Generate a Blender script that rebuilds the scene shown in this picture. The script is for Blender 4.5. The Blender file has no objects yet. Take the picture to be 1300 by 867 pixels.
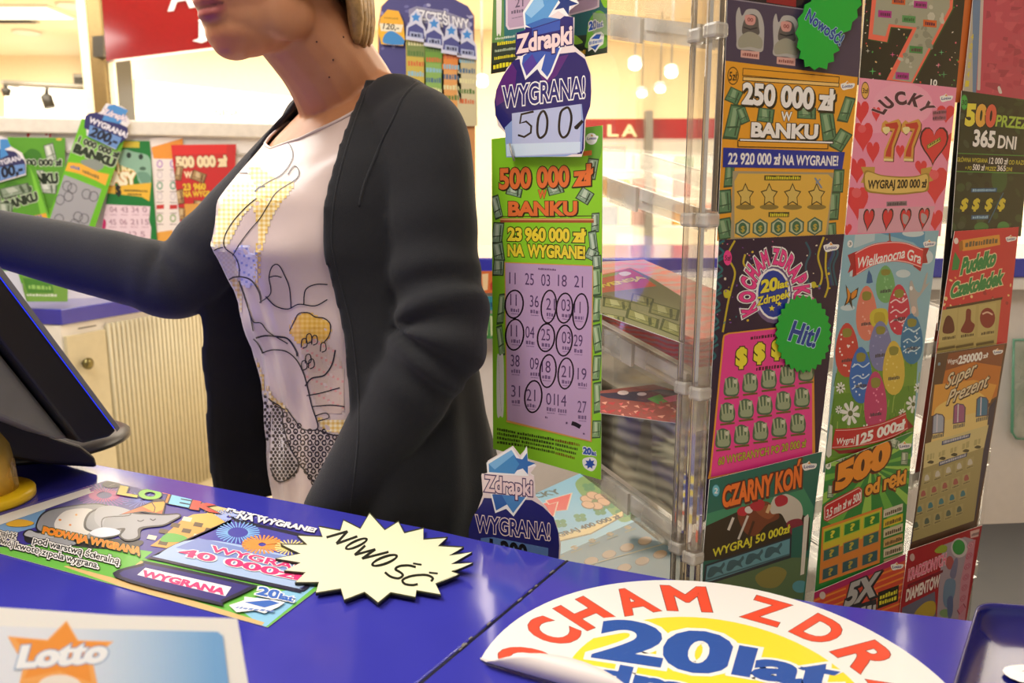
import bpy, bmesh, math, random
from mathutils import Vector, Matrix
from mathutils.bvhtree import BVHTree
C = bpy.context.scene.collection
PI = math.pi
random.seed(7)

# ------------------------------------------------------------------ camera, world, lights, exposure
FPX = 1000.0                      # focal length in pixels of the 1300 px frame
TILT = math.radians(10.1)
CZ = 1.25
scene = bpy.context.scene
cd = bpy.data.cameras.new('camera'); cam = bpy.data.objects.new('camera', cd); C.objects.link(cam)
cam.location = (0, 0, CZ); cam.rotation_euler = (math.radians(90) - TILT, 0, 0)
cd.sensor_width = 36; cd.lens = FPX / 1300 * 36; cd.clip_start = 0.02
cd.dof.use_dof = True; cd.dof.focus_distance = 0.92; cd.dof.aperture_fstop = 7.0
scene.camera = cam
vs = scene.view_settings
vs.view_transform = 'Standard'; vs.look = 'None'; vs.gamma = 1; vs.use_curve_mapping = False
vs.exposure = 0.0
scene.cycles.transparent_max_bounces = 32
scene.cycles.max_bounces = 10
w = bpy.data.worlds.new('hall_ambience'); scene.world = w; w.use_nodes = True
bg = w.node_tree.nodes['Background']; bg.inputs[0].default_value = (1.0, 0.93, 0.84, 1); bg.inputs[1].default_value = 0.55

def area(name, loc, target, size, power, col=(1, 0.93, 0.84)):
    l = bpy.data.lights.new(name, 'AREA'); l.shape = 'RECTANGLE'; l.size, l.size_y = size; l.energy = power; l.color = col
    o = bpy.data.objects.new(name, l); C.objects.link(o); o.location = loc
    o.rotation_euler = (Vector(target) - Vector(loc)).to_track_quat('-Z', 'Y').to_euler()
    return o
area('hall_light', (-1.5, 5.6, 2.85), (-1.5, 5.6, 0), (6, 3.6), 330, (1, 0.9, 0.74))
area('hall_light', (3.2, 4.6, 2.85), (3.2, 4.6, 0), (4, 3.0), 200, (1, 0.9, 0.74))
area('hall_light', (-5.2, 7.0, 2.85), (-5.2, 7.0, 0), (3, 3), 170, (1, 0.92, 0.78))  # added to brighten the ceiling and wall at far left
area('kiosk_light', (-1.1, 0.75, 2.6), (-0.5, 0.95, 0.8), (1.2, 0.7), 38, (1, 0.96, 0.9))
area('kiosk_light', (-1.7, 2.1, 2.6), (-1.5, 2.4, 0.9), (1.4, 0.6), 26, (1, 0.96, 0.9))
area('kiosk_light', (0.35, 0.1, 2.6), (0.25, 0.6, 0.8), (0.8, 0.5), 13, (1, 0.95, 0.88))

# ------------------------------------------------------------------ pixel <-> place helpers
_c, _s = math.cos(TILT), math.sin(TILT)
CAMP = Vector((0, 0, CZ))
def ray(px, py):
    dx = (px - 650) / FPX; dy = (py - 433.5) / FPX
    return Vector((dx, _c - dy * _s, -(dy * _c + _s)))
def onz(px, py, z):
    r = ray(px, py); return CAMP + r * ((z - CZ) / r.z)
def ony(px, py, y):
    r = ray(px, py); return CAMP + r * (y / r.y)
def onp(px, py, pl):
    r = ray(px, py); p0, n = pl; return CAMP + r * ((p0 - CAMP).dot(n) / r.dot(n))
def prj(p):
    d = Vector(p) - CAMP; z = d.y * _c - d.z * _s; y = -d.z * _c - d.y * _s
    return (650 + FPX * d.x / z, 433.5 + FPX * y / z)

# ------------------------------------------------------------------ materials
def lin(h):
    if isinstance(h, str):
        h = h.lstrip('#'); v = [int(h[i:i + 2], 16) / 255 for i in (0, 2, 4)]
        return tuple(x / 12.92 if x <= 0.04045 else ((x + 0.055) / 1.055) ** 2.4 for x in v)
    return tuple(h)
_mats = {}
def mat(name, col, rough=0.5, metal=0.0, var=0.06, scale=40, bump=0.0, bscale=200, emit=0.0, coat=0.0, sheen=0.0, trans=0.0, spec=0.5):
    if name in _mats: return _mats[name]
    m = bpy.data.materials.new(name); m.use_nodes = True; nt = m.node_tree; N = nt.nodes; L = nt.links
    b = N['Principled BSDF']; c = lin(col)
    tc = N.new('ShaderNodeTexCoord'); nz = N.new('ShaderNodeTexNoise'); nz.inputs['Scale'].default_value = scale; nz.inputs['Detail'].default_value = 4
    L.new(tc.outputs['Object'], nz.inputs['Vector'])
    r = N.new('ShaderNodeValToRGB')
    r.color_ramp.elements[0].position = 0.3; r.color_ramp.elements[1].position = 0.7
    r.color_ramp.elements[0].color = tuple(x * (1 - var) for x in c) + (1,)
    r.color_ramp.elements[1].color = tuple(min(1, x * (1 + var)) for x in c) + (1,)
    L.new(nz.outputs['Fac'], r.inputs['Fac']); L.new(r.outputs['Color'], b.inputs['Base Color'])
    b.inputs['Roughness'].default_value = rough; b.inputs['Metallic'].default_value = metal
    b.inputs['Coat Weight'].default_value = coat; b.inputs['Coat Roughness'].default_value = 0.08
    b.inputs['Sheen Weight'].default_value = sheen; b.inputs['Transmission Weight'].default_value = trans
    b.inputs['Specular IOR Level'].default_value = spec
    if bump:
        bz = N.new('ShaderNodeTexNoise'); bz.inputs['Scale'].default_value = bscale; bz.inputs['Detail'].default_value = 3
        L.new(tc.outputs['Object'], bz.inputs['Vector'])
        bp = N.new('ShaderNodeBump'); bp.inputs['Strength'].default_value = bump; bp.inputs['Distance'].default_value = 0.002
        L.new(bz.outputs['Fac'], bp.inputs['Height']); L.new(bp.outputs['Normal'], b.inputs['Normal'])
    if emit:
        L.new(r.outputs['Color'], b.inputs['Emission Color']); b.inputs['Emission Strength'].default_value = emit
    _mats[name] = m; return m
def printed(name, rough=0.35, coat=0.0, spec=0.5):
    """card stock whose printed inks are stored per face"""
    if name in _mats: return _mats[name]
    m = bpy.data.materials.new(name); m.use_nodes = True; nt = m.node_tree; N = nt.nodes; L = nt.links
    b = N['Principled BSDF']
    at = N.new('ShaderNodeAttribute'); at.attribute_name = 'ink'
    nz = N.new('ShaderNodeTexNoise'); nz.inputs['Scale'].default_value = 900; tc = N.new('ShaderNodeTexCoord'); L.new(tc.outputs['Object'], nz.inputs['Vector'])
    mx = N.new('ShaderNodeMix'); mx.data_type = 'RGBA'; mx.blend_type = 'MULTIPLY'; mx.inputs[0].default_value = 0.10
    L.new(at.outputs['Color'], mx.inputs[6]); L.new(nz.outputs['Color'], mx.inputs[7]); L.new(mx.outputs[2], b.inputs['Base Color'])
    b.inputs['Roughness'].default_value = rough; b.inputs['Coat Weight'].default_value = coat; b.inputs['Coat Roughness'].default_value = 0.1
    b.inputs['Specular IOR Level'].default_value = spec
    _mats[name] = m; return m
def acrylic(name, tint=(0.96, 0.97, 0.96), haze=0.03, refl=1.0, milk='#e9e6dc'):
    if name in _mats: return _mats[name]
    m = bpy.data.materials.new(name); m.use_nodes = True; nt = m.node_tree; N = nt.nodes; L = nt.links
    for n in list(N): N.remove(n)
    out = N.new('ShaderNodeOutputMaterial'); t = N.new('ShaderNodeBsdfTransparent'); t.inputs[0].default_value = tint + (1,)
    g = N.new('ShaderNodeBsdfGlossy'); g.inputs['Roughness'].default_value = 0.04
    d = N.new('ShaderNodeBsdfDiffuse'); d.inputs[0].default_value = lin(milk) + (1,)
    fr = N.new('ShaderNodeFresnel'); fr.inputs[0].default_value = 1.45
    nz = N.new('ShaderNodeTexNoise'); nz.inputs['Scale'].default_value = 14; tc = N.new('ShaderNodeTexCoord'); L.new(tc.outputs['Object'], nz.inputs['Vector'])
    mp = N.new('ShaderNodeMapRange'); mp.inputs[1].default_value = 0.35; mp.inputs[2].default_value = 0.75; mp.inputs[3].default_value = haze * 0.5; mp.inputs[4].default_value = haze * 1.8
    L.new(nz.outputs['Fac'], mp.inputs[0])
    m1 = N.new('ShaderNodeMixShader'); L.new(mp.outputs[0], m1.inputs[0]); L.new(t.outputs[0], m1.inputs[1]); L.new(d.outputs[0], m1.inputs[2])
    ml = N.new('ShaderNodeMath'); ml.operation = 'MULTIPLY'; ml.inputs[1].default_value = refl; L.new(fr.outputs[0], ml.inputs[0])
    m2 = N.new('ShaderNodeMixShader'); L.new(ml.outputs[0], m2.inputs[0]); L.new(m1.outputs[0], m2.inputs[1]); L.new(g.outputs[0], m2.inputs[2])
    L.new(m2.outputs[0], out.inputs[0]); _mats[name] = m; return m

# ------------------------------------------------------------------ object helpers
_org = {}
def tag(o, label=None, cat=None, group=None, kind=None):
    if label: o['label'] = label
    if cat: o['category'] = cat
    if group: o['group'] = group
    if kind: o['kind'] = kind
    return o
def thing(name, loc, label, cat, group=None):
    o = bpy.data.objects.new(name, None); C.objects.link(o); o.location = loc; o.empty_display_size = 0.05
    _org[o.name] = Vector(loc); return tag(o, label, cat, group)
class MB:
    def __init__(s): s.v = []; s.f = []; s.m = []; s.sm = []
    def add(s, vs, fs, mi=0, smooth=False):
        b = len(s.v); s.v += [Vector(p) for p in vs]
        for f in fs: s.f.append([b + i for i in f]); s.m.append(mi); s.sm.append(smooth)
        return s
    def box(s, c, size, X=(1, 0, 0), Y=(0, 1, 0), Z=(0, 0, 1), mi=0):
        c = Vector(c); X = Vector(X) * size[0] / 2; Y = Vector(Y) * size[1] / 2; Z = Vector(Z) * size[2] / 2
        vs = [c + X * i + Y * j + Z * k for k in (-1, 1) for j in (-1, 1) for i in (-1, 1)]
        return s.add(vs, [(0, 2, 3, 1), (4, 5, 7, 6), (0, 1, 5, 4), (2, 6, 7, 3), (0, 4, 6, 2), (1, 3, 7, 5)], mi)
    def prism(s, pts, vec, mi=0):
        n = len(pts); vec = Vector(vec); P = [Vector(p) for p in pts]
        return s.add(P + [p + vec for p in P], [list(range(n))[::-1], list(range(n, 2 * n))] + [(i, (i + 1) % n, n + (i + 1) % n, n + i) for i in range(n)], mi)
    def loft(s, rings, cap=True, mi=0, smooth=True, closed=True):
        n = len(rings[0]); fs = []
        for k in range(len(rings) - 1):
            for i in range(n if closed else n - 1):
                j = (i + 1) % n; fs.append((k * n + i, k * n + j, (k + 1) * n + j, (k + 1) * n + i))
        if cap and closed: fs.append(list(range(n))[::-1]); fs.append([(len(rings) - 1) * n + i for i in range(n)])
        return s.add([p for r in rings for p in r], fs, mi, smooth)
    def tube(s, path, rad, n=12, mi=0, cap=True, flat=1.0):
        P = [Vector(p) for p in path]; R = rad if isinstance(rad, (list, tuple)) else [rad] * len(P)
        up = None; rings = []
        for i, p in enumerate(P):
            t = (P[min(i + 1, len(P) - 1)] - P[max(i - 1, 0)]).normalized()
            if up is None: up = Vector((0, 0, 1)) if abs(t.z) < 0.9 else Vector((0, 1, 0))
            a = t.cross(up).normalized(); up = a.cross(t).normalized()
            rings.append([p + (a * math.cos(2 * PI * k / n) + up * flat * math.sin(2 * PI * k / n)) * R[i] for k in range(n)])
        return s.loft(rings, cap, mi)
    def ell(s, c, r, n=16, m=10, mi=0, M=None):
        c = Vector(c); vs = []; fs = []
        for j in range(1, m):
            for i in range(n):
                th = PI * j / m; ph = 2 * PI * i / n
                vs.append(Vector((r[0] * math.sin(th) * math.cos(ph), r[1] * math.sin(th) * math.sin(ph), r[2] * math.cos(th))))
        vs += [Vector((0, 0, r[2])), Vector((0, 0, -r[2]))]; t, b = len(vs) - 2, len(vs) - 1
        for i in range(n):
            k = (i + 1) % n
            for j in range(m - 2): fs.append((j * n + i, (j + 1) * n + i, (j + 1) * n + k, j * n + k))
            fs.append((t, i, k)); fs.append((b, (m - 2) * n + k, (m - 2) * n + i))
        if M: vs = [M @ v for v in vs]
        return s.add([v + c for v in vs], fs, mi, True)
    def lathe(s, c, prof, n=24, mi=0, axis=(0, 0, 1), cap=True):
        A = Vector(axis).normalized(); a = A.orthogonal().normalized(); b = A.cross(a); c = Vector(c)
        return s.loft([[c + A * z + (a * math.cos(2 * PI * k / n) + b * math.sin(2 * PI * k / n)) * max(r, 1e-4) for k in range(n)] for r, z in prof], cap, mi)
    def mesh(s, name, org):
        me = bpy.data.meshes.new(name); me.from_pydata([p - org for p in s.v], [], s.f)
        me.polygons.foreach_set('material_index', s.m); me.polygons.foreach_set('use_smooth', s.sm); me.update(); return me
    def center(s):
        n = len(s.v); lo = Vector([min(p[i] for p in s.v) for i in range(3)]); hi = Vector([max(p[i] for p in s.v) for i in range(3)])
        return Vector(((lo.x + hi.x) / 2, (lo.y + hi.y) / 2, lo.z))
    def build(s, name, mats, parent=None, label=None, cat=None, group=None, kind=None, bevel=0.0, seg=2, fix=True):
        org = s.center(); me = s.mesh(name, org)
        if fix:
            bm = bmesh.new(); bm.from_mesh(me); bmesh.ops.recalc_face_normals(bm, faces=bm.faces); bm.to_mesh(me); bm.free()
        return link(name, me, mats, org, parent, label, cat, group, kind, bevel, seg)
def link(name, me, mats, org, parent=None, label=None, cat=None, group=None, kind=None, bevel=0.0, seg=2):
    o = bpy.data.objects.new(name, me); C.objects.link(o)
    for m in (mats if isinstance(mats, (list, tuple)) else [mats]): me.materials.append(m)
    if parent: o.parent = parent; o.location = org - _org[parent.name]
    else: o.location = org
    _org[o.name] = Vector(org)
    if bevel:
        b = o.modifiers.new('bevel', 'BEVEL'); b.width = bevel; b.segments = seg; b.limit_method = 'ANGLE'
    return tag(o, label, cat, group, kind)
def struct(name, mb, m, **k): return mb.build(name, m, kind='structure', **k)

# ------------------------------------------------------------------ lettering
_txt = {}
def glyphs(s, bold=0.0, shear=0.0):
    """flat lettering; bold grows every outline outwards by that much with mitred corners"""
    k = (s, round(bold, 4), shear)
    if k in _txt: return _txt[k]
    if bold > 0:
        V, Fs = glyphs(s, 0.0, shear); V = list(V); Fs = list(Fs); cnt = {}
        for f in Fs:
            for i in range(len(f)):
                e = (f[i], f[(i + 1) % len(f)]); cnt[e] = cnt.get(e, 0) + 1
        be = [e for e in cnt if (e[1], e[0]) not in cnt]; prv = {}; nxt = {}
        for e in be: nxt[e[0]] = e[1]; prv[e[1]] = e[0]
        def nrm(a, b):
            dx, dy = V[b][0] - V[a][0], V[b][1] - V[a][1]; d = math.hypot(dx, dy) or 1; return (dy / d, -dx / d)
        new = {}
        for v in set(nxt) | set(prv):
            n1 = nrm(prv[v], v) if v in prv else nrm(v, nxt[v]); n2 = nrm(v, nxt[v]) if v in nxt else n1
            d = max(0.35, 1 + n1[0] * n2[0] + n1[1] * n2[1]); new[v] = len(V)
            V.append((V[v][0] + (n1[0] + n2[0]) / d * bold, V[v][1] + (n1[1] + n2[1]) / d * bold))
        for a, b in be: Fs.append((a, new[a], new[b], b))
        _txt[k] = (V, Fs); return _txt[k]
    cu = bpy.data.curves.new('t', 'FONT'); cu.body = s; cu.size = 1; cu.resolution_u = 4; cu.shear = shear; cu.fill_mode = 'FRONT'
    o = bpy.data.objects.new('t', cu); C.objects.link(o)
    dg = bpy.context.evaluated_depsgraph_get(); me = bpy.data.meshes.new_from_object(o.evaluated_get(dg))
    V = [(v.co.x, v.co.y) for v in me.vertices]; Fs = []
    for p in me.polygons:
        f = tuple(p.vertices); ar = sum(V[f[i]][0] * V[f[(i + 1) % len(f)]][1] - V[f[(i + 1) % len(f)]][0] * V[f[i]][1] for i in range(len(f)))
        Fs.append(f if ar > 0 else f[::-1])
    bpy.data.objects.remove(o); bpy.data.curves.remove(cu); bpy.data.meshes.remove(me)
    _txt[k] = (V, Fs); return _txt[k]
def tbox(s, shear=0.0):
    V, _f = glyphs(s, 0.0, shear); xs = [v[0] for v in V]
    return min(xs), max(xs)
CAPH = 0.73
def inside(poly, p):
    r = False; n = len(poly); j = n - 1
    for i in range(n):
        if (poly[i][1] > p[1]) != (poly[j][1] > p[1]) and p[0] < (poly[j][0] - poly[i][0]) * (p[1] - poly[i][1]) / (poly[j][1] - poly[i][1]) + poly[i][0]: r = not r
        j = i
    return r
def clip_poly(p, q):
    """clip polygon p to the convex polygon q"""
    ar = sum(q[i][0] * q[(i + 1) % len(q)][1] - q[(i + 1) % len(q)][0] * q[i][1] for i in range(len(q)))
    sg = 1 if ar > 0 else -1
    for i in range(len(q)):
        a, b = q[i], q[(i + 1) % len(q)]; out = []
        d = [sg * ((b[0] - a[0]) * (v[1] - a[1]) - (b[1] - a[1]) * (v[0] - a[0])) for v in p]
        if all(x >= -1e-6 for x in d): continue
        for k in range(len(p)):
            m = (k + 1) % len(p)
            if d[k] >= 0: out.append(p[k])
            if (d[k] >= 0) != (d[m] >= 0):
                t = d[k] / (d[k] - d[m]); out.append((p[k][0] + t * (p[m][0] - p[k][0]), p[k][1] + t * (p[m][1] - p[k][1])))
        p = out
        if len(p) < 3: return []
    return p

class Card:
    """a printed sheet lying in one plane of the place; art is given as photo points and carried onto that plane"""
    def __init__(s, pl, outline, col, up=(0, 0, 1), thick=0.0006, dl=0.00002, clip=True, back='#f2f0ea'):
        s.pl = pl; s.out = outline; s.col = col; s.up3 = Vector(up); s.th = thick; s.dl = dl; s.layers = []; s.clip = clip; s.back = back; s.vw = (0.0, 0.0, 1.0)
        s.n = pl[1] if (CAMP - pl[0]).dot(pl[1]) > 0 else -pl[1]
    def view(s, x0, y0, k): s.vw = (x0, y0, k); return s
    def upd(s, x, y):
        x, y = s.vw[0] + x / s.vw[2], s.vw[1] + y / s.vw[2]
        p = onp(x, y, s.pl); q = prj(p + s.up3 * 0.004); d = math.hypot(q[0] - x, q[1] - y); return ((q[0] - x) / d, (q[1] - y) / d)
    def raw(s, V, Fs, col, clip=None, fan=False):
        a, b, k = s.vw; V = [(a + v[0] / k, b + v[1] / k) for v in V]
        if s.clip if clip is None else clip:
            o = s.out
            if not all(inside(o, v) for v in V):
                V2 = []; F2 = []
                for f in Fs:
                    q = clip_poly([V[i] for i in f], o)
                    if len(q) >= 3: F2.append(tuple(range(len(V2), len(V2) + len(q)))); V2 += q
                V, Fs = V2, F2
        if Fs: s.layers.append((V, Fs, lin(col), fan))
        return s
    def poly(s, pts, col): return s.raw(list(pts), [tuple(range(len(pts)))], col)
    def ell(s, x, y, rx, ry=None, col='#ffffff', rot=0.0, n=20):
        ry = rx if ry is None else ry; c, sn = math.cos(rot), math.sin(rot)
        return s.poly([(x + rx * math.cos(t) * c - ry * math.sin(t) * sn, y + rx * math.cos(t) * sn + ry * math.sin(t) * c) for t in [2 * PI * k / n for k in range(n)]], col)
    def ring(s, x, y, rx, ry, wd, col, rot=0.0, n=24):
        c, sn = math.cos(rot), math.sin(rot); V = []
        for k in range(n):
            t = 2 * PI * k / n
            for a in (0, wd):
                X = (rx - a) * math.cos(t); Y = (ry - a) * math.sin(t); V.append((x + X * c - Y * sn, y + X * sn + Y * c))
        return s.raw(V, [(2 * k, 2 * k + 1, (2 * k + 3) % (2 * n), (2 * k + 2) % (2 * n)) for k in range(n)], col)
    def line(s, pts, wd, col, close=False):
        P = list(pts) + ([pts[0]] if close else []); V = []; n = len(P)
        for i in range(n):
            a = P[max(i - 1, 0)]; b = P[min(i + 1, n - 1)]
            if close and i in (0, n - 1): a, b = P[n - 2], P[1]
            d = math.hypot(b[0] - a[0], b[1] - a[1]) or 1; nx, ny = -(b[1] - a[1]) / d * wd / 2, (b[0] - a[0]) / d * wd / 2
            V += [(P[i][0] + nx, P[i][1] + ny), (P[i][0] - nx, P[i][1] - ny)]
        return s.raw(V, [(2 * i, 2 * i + 1, 2 * i + 3, 2 * i + 2) for i in range(n - 1)], col)
    def curve(s, pts, wd, col, close=False): return s.line(smooth(pts, close), wd, col, False)
    def blob(s, pts, col): return s.poly(smooth(pts, True)[:-1], col)
    def frame(s, q, wd, col): return s.line(q, wd, col, True)
    def star(s, x, y, r, col, k=5, inner=0.45, rot=-PI / 2, sx=1.0):
        return s.poly([(x + sx * (r if i % 2 == 0 else r * inner) * math.cos(rot + PI * i / k), y + (r if i % 2 == 0 else r * inner) * math.sin(rot + PI * i / k)) for i in range(2 * k)], col)
    def burst(s, x, y, r0, r1, k, wd, col, sx=1.0, sy=1.0):
        for i in range(k):
            t = 2 * PI * i / k
            s.line([(x + sx * r0 * math.cos(t), y + sy * r0 * math.sin(t)), (x + sx * r1 * math.cos(t), y + sy * r1 * math.sin(t))], wd, col)
        return s
    def text(s, t, p0, p1, h, col, bold=0.02, out=None, shear=0.0, up=None, sh=None):
        """t set from p0 to p1 (baseline, photo points), capitals h high; out = (colour, width) rims, sh = (dx, dy, colour)"""
        x0, x1 = tbox(t, shear); up = up or s.upd(*p0)
        def put(b, col, dx=0, dy=0):
            V, Fs = glyphs(t, b, shear); k = 1 / (x1 - x0)
            s.raw([(p0[0] + dx + (p1[0] - p0[0]) * (v[0] - x0) * k + up[0] * h * v[1] / CAPH, p0[1] + dy + (p1[1] - p0[1]) * (v[0] - x0) * k + up[1] * h * v[1] / CAPH) for v in V], Fs, col, fan=True)
        if sh: put(bold + (out[0][1] if out else 0), sh[2], sh[0], sh[1])
        for c2, wd in (out or []): put(bold + wd, c2)
        put(bold, col); return s
    def mini(s, p0, p1, h, col, n=9):
        """a line of lettering too small to read: letter-sized strokes"""
        up = s.upd(*p0); rnd = random.Random(int(p0[0] * 7 + p0[1])); t = 0.0
        while t < 1:
            wd = rnd.uniform(0.4, 0.9) / n; a = (p0[0] + (p1[0] - p0[0]) * t, p0[1] + (p1[1] - p0[1]) * t); e = min(1, t + wd); b = (p0[0] + (p1[0] - p0[0]) * e, p0[1] + (p1[1] - p0[1]) * e)
            hh = h * rnd.uniform(0.7, 1.0)
            s.poly([a, b, (b[0] + up[0] * hh, b[1] + up[1] * hh), (a[0] + up[0] * hh, a[1] + up[1] * hh)], col); t = e + 0.25 / n
        return s
    def arc(s, t, c, rx, ry, a0, a1, h, col, bold=0.02, out=None, adv=None):
        """letters along a photo ellipse, a0..a1 in degrees (0 = right, -90 = top)"""
        ws = [max(0.28, tbox(ch)[1] - tbox(ch)[0] + 0.12) if ch != ' ' else 0.35 for ch in t]; tot = sum(ws); acc = 0
        for pas in range(2 if out else 1):
            acc = 0
            for ch, wv in zip(t, ws):
                m = math.radians(a0 + (a1 - a0) * (acc + wv / 2) / tot); acc += wv
                if ch == ' ': continue
                hw = math.radians(a1 - a0) * (wv - 0.1) / tot / 2
                q0 = (c[0] + rx * math.cos(m - hw), c[1] + ry * math.sin(m - hw)); q1 = (c[0] + rx * math.cos(m + hw), c[1] + ry * math.sin(m + hw))
                u = (rx * math.cos(m), ry * math.sin(m)); d = math.hypot(*u); u = (u[0] / d, u[1] / d)
                if out and pas == 0:
                    for c2, wd in out: s.text(ch, q0, q1, h, c2, bold + wd, up=u)
                else: s.text(ch, q0, q1, h, col, bold, up=u)
        return s
    def build(s, name, label, cat, group=None, m=None, parent=None, bend=None):
        V = []; Fs = []; cols = []; n = s.n
        out = [onp(x, y, s.pl) for x, y in s.out]; k = len(out)
        V += out + [p - n * s.th for p in out]
        Fs += [tuple(range(k)), tuple(range(2 * k - 1, k - 1, -1))] + [(i, k + i, k + (i + 1) % k, (i + 1) % k) for i in range(k)]
        cols += [lin(s.col)] + [lin(s.back)] * (k + 1)
        lv = []; bbs = []
        for vs_, fs_, col, fan in s.layers:                 # each ink sits just above what it overprints
            xs = [v[0] for v in vs_]; ys = [v[1] for v in vs_]; bb = (min(xs), min(ys), max(xs), max(ys)); L_ = 1
            for q, bq in zip(lv, bbs):
                if q >= L_ and bb[0] < bq[2] and bb[2] > bq[0] and bb[1] < bq[3] and bb[3] > bq[1]: L_ = q + 1
            lv.append(L_); bbs.append(bb)
        for li, (vs_, fs_, col, fan) in zip(lv, s.layers):
            b = len(V); off = n * (s.dl * li); W = [onp(x, y, s.pl) + off for x, y in vs_]
            if not fan:
                V += W
                for f in fs_: Fs.append(tuple(b + i for i in f)); cols.append(col)
            else:                                      # lettering: strokes may cross, so each facet lies a hair above the last
                for k_, f in enumerate(fs_):
                    b = len(V); h_ = n * s.dl * ((k_ % 7) * 0.09 + (0.7 if len(f) == 3 else 0)); V += [W[i] + h_ for i in f]; Fs.append(tuple(range(b, b + len(f)))); cols.append(col)
        if bend: V = [bend(p) for p in V]
        org = sum(V[:k], Vector()) / k; org = Vector((org.x, org.y, min(p.z for p in V[:2 * k])))
        me = bpy.data.meshes.new(name); me.from_pydata([p - org for p in V], [], Fs); me.update()
        at = me.color_attributes.new('ink', 'FLOAT_COLOR', 'CORNER'); buf = []
        for f, c2 in zip(Fs, cols): buf += (list(c2) + [1.0]) * len(f)
        at.data.foreach_set('color', buf)
        return link(name, me, m or printed('printed_card'), org, parent, label, cat, group)
def smooth(pts, close=False, k=5):
    P = list(pts); n = len(P); out = []
    g = (lambda i: P[i % n]) if close else (lambda i: P[max(0, min(n - 1, i))])
    for i in range(n if close else n - 1):
        a, b, c, d = g(i - 1), g(i), g(i + 1), g(i + 2)
        for j in range(k):
            t = j / k; t2 = t * t; t3 = t2 * t
            out.append(tuple(0.5 * (2 * b[q] + (c[q] - a[q]) * t + (2 * a[q] - 5 * b[q] + 4 * c[q] - d[q]) * t2 + (3 * b[q] - a[q] - 3 * c[q] + d[q]) * t3) for q in range(len(b))))
    out.append(tuple(g(n) if close else P[-1])); return out

# ================================================================== THE SETTING
H_CEIL = 2.9
m_floor = mat('floor_tile', '#cdbfa6', 0.3, var=0.05, scale=3)
m_ceil = mat('ceiling_paint', '#efe3cc', 0.8, var=0.02)
m_wall = mat('wall_paint', '#ead9bb', 0.7, var=0.03)
struct('floor', MB().box((0, 4, -0.05), (15, 15.6, 0.1)), m_floor)
struct('ceiling', MB().box((0, 4, H_CEIL + 0.05), (15, 15.6, 0.1)), m_ceil)
struct('wall_back', MB().box((0, 9.6, 1.45), (15, 0.2, 2.9)), m_wall)
struct('wall_left', MB().box((-7.4, 4, 1.45), (0.2, 15.6, 2.9)), m_wall)
struct('wall_right', MB().box((7.4, 4, 1.45), (0.2, 15.6, 2.9)), m_wall)

m_white = mat('white_laminate', '#e8e4dc', 0.45, var=0.02)
m_glow = mat('lit_white_panel', '#fff6e6', 0.5, var=0.02, emit=1.25)
m_glow2 = mat('lit_shop_panel', '#fff0d2', 0.5, var=0.10, scale=3, emit=0.85)
m_lamp = mat('lamp_disc', '#fff3da', 0.5, var=0.0, emit=9)
m_grey = mat('grey_metal', '#8f8c84', 0.35, metal=0.4)
m_dark = mat('dark_metal', '#3a3833', 0.4, metal=0.3)
m_black = mat('black_plastic', '#15151a', 0.35, var=0.1)
m_brass = mat('brown_metal', '#8d7a55', 0.25, metal=0.6)
m_cream = mat('cream_trim', '#f3ecc6', 0.5, emit=0.25)  # faint glow built into the trim material
m_red = mat('red_sign_gloss', '#8c0d13', 0.12, var=0.04, coat=0.6)
m_gold = mat('gold_letters', '#d9c79b', 0.4)
m_blue = mat('blue_laminate', '#3a3aa8', 0.16, var=0.05, scale=8, coat=0.5, bump=0.02, bscale=60)
m_bluedk = mat('dark_blue_plastic', '#14176a', 0.22, var=0.06, coat=0.25)
m_edge = mat('dark_edge', '#14142e', 0.5)

def box_px(name, q, y, depth, m, **k):
    """upright slab whose front outline is given by photo points at distance y"""
    return MB().prism([ony(a, b, y) for a, b in q], (0, depth, 0)).build(name, m, **k)

# ---- ceiling downlights (those the photo shows, and those seen through the clear case)
spots = [(34, 40, 'round downlight in the ceiling at far left, above the lit white shop panel'),
         (92, 6, 'round ceiling downlight just left of the brown metal pillar')]
for x, y, lb in spots:
    r = ray(x, min(y, 150)); t = (H_CEIL - CZ) / r.z if r.z > 0 else 99
    p = CAMP + r * t
    if p.y > 9.2: p = CAMP + r * (8.9 / r.y); p.z = H_CEIL
    p.z = H_CEIL
    o = thing('ceiling_downlight', p, lb, 'ceiling light', 'downlights in the hall ceiling')
    MB().lathe(p, [(0.10, -0.001), (0.13, -0.001), (0.13, -0.02), (0.10, -0.012)], 24).build('trim_ring', m_white, o)
    MB().lathe(p + Vector((0, 0, -0.006)), [(0.1, 0.004), (0.1, -0.004)], 24).build('lamp_lens', m_lamp, o)
for x, y, yy, lb in ((806, 82, 6.2, 'bright drop spotlight seen through the top of the clear case'), (852, 92, 6.2, 'bright drop spotlight seen beside the corner post of the clear case'), (838, 112, 7.4, 'smaller far drop spotlight seen through the clear case'),
                     (612, 104, 6.6, 'bright drop spotlight showing between her shoulder and the hanging cards'), (815, 118, 7.6, 'far drop spotlight left of the smaller one, through the clear case')):
    p = ony(x, y, yy); o = thing('drop_spotlight', p, lb, 'spotlight', 'drop spotlights in the hall')
    MB().tube([Vector((p.x, p.y, H_CEIL)), p + Vector((0, 0, 0.05))], 0.008, 8).build('stem', m_grey, o)
    MB().lathe(p, [(0.02, 0.06), (0.05, 0.04), (0.055, 0.0), (0.05, 0.0)], 16, axis=(0, 0.5, 1)).build('lamp_head', m_white, o)
    MB().ell(p + Vector((0, -0.012, -0.012)), (0.046, 0.046, 0.03), 16, 10).build('bulb', m_lamp, o)
p = CAMP + ray(27, 14) * ((H_CEIL - CZ) / ray(27, 14).z); p.z = H_CEIL
o = thing('ceiling_panel_light', p, 'square lit panel in the ceiling at far left', 'ceiling light')
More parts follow.
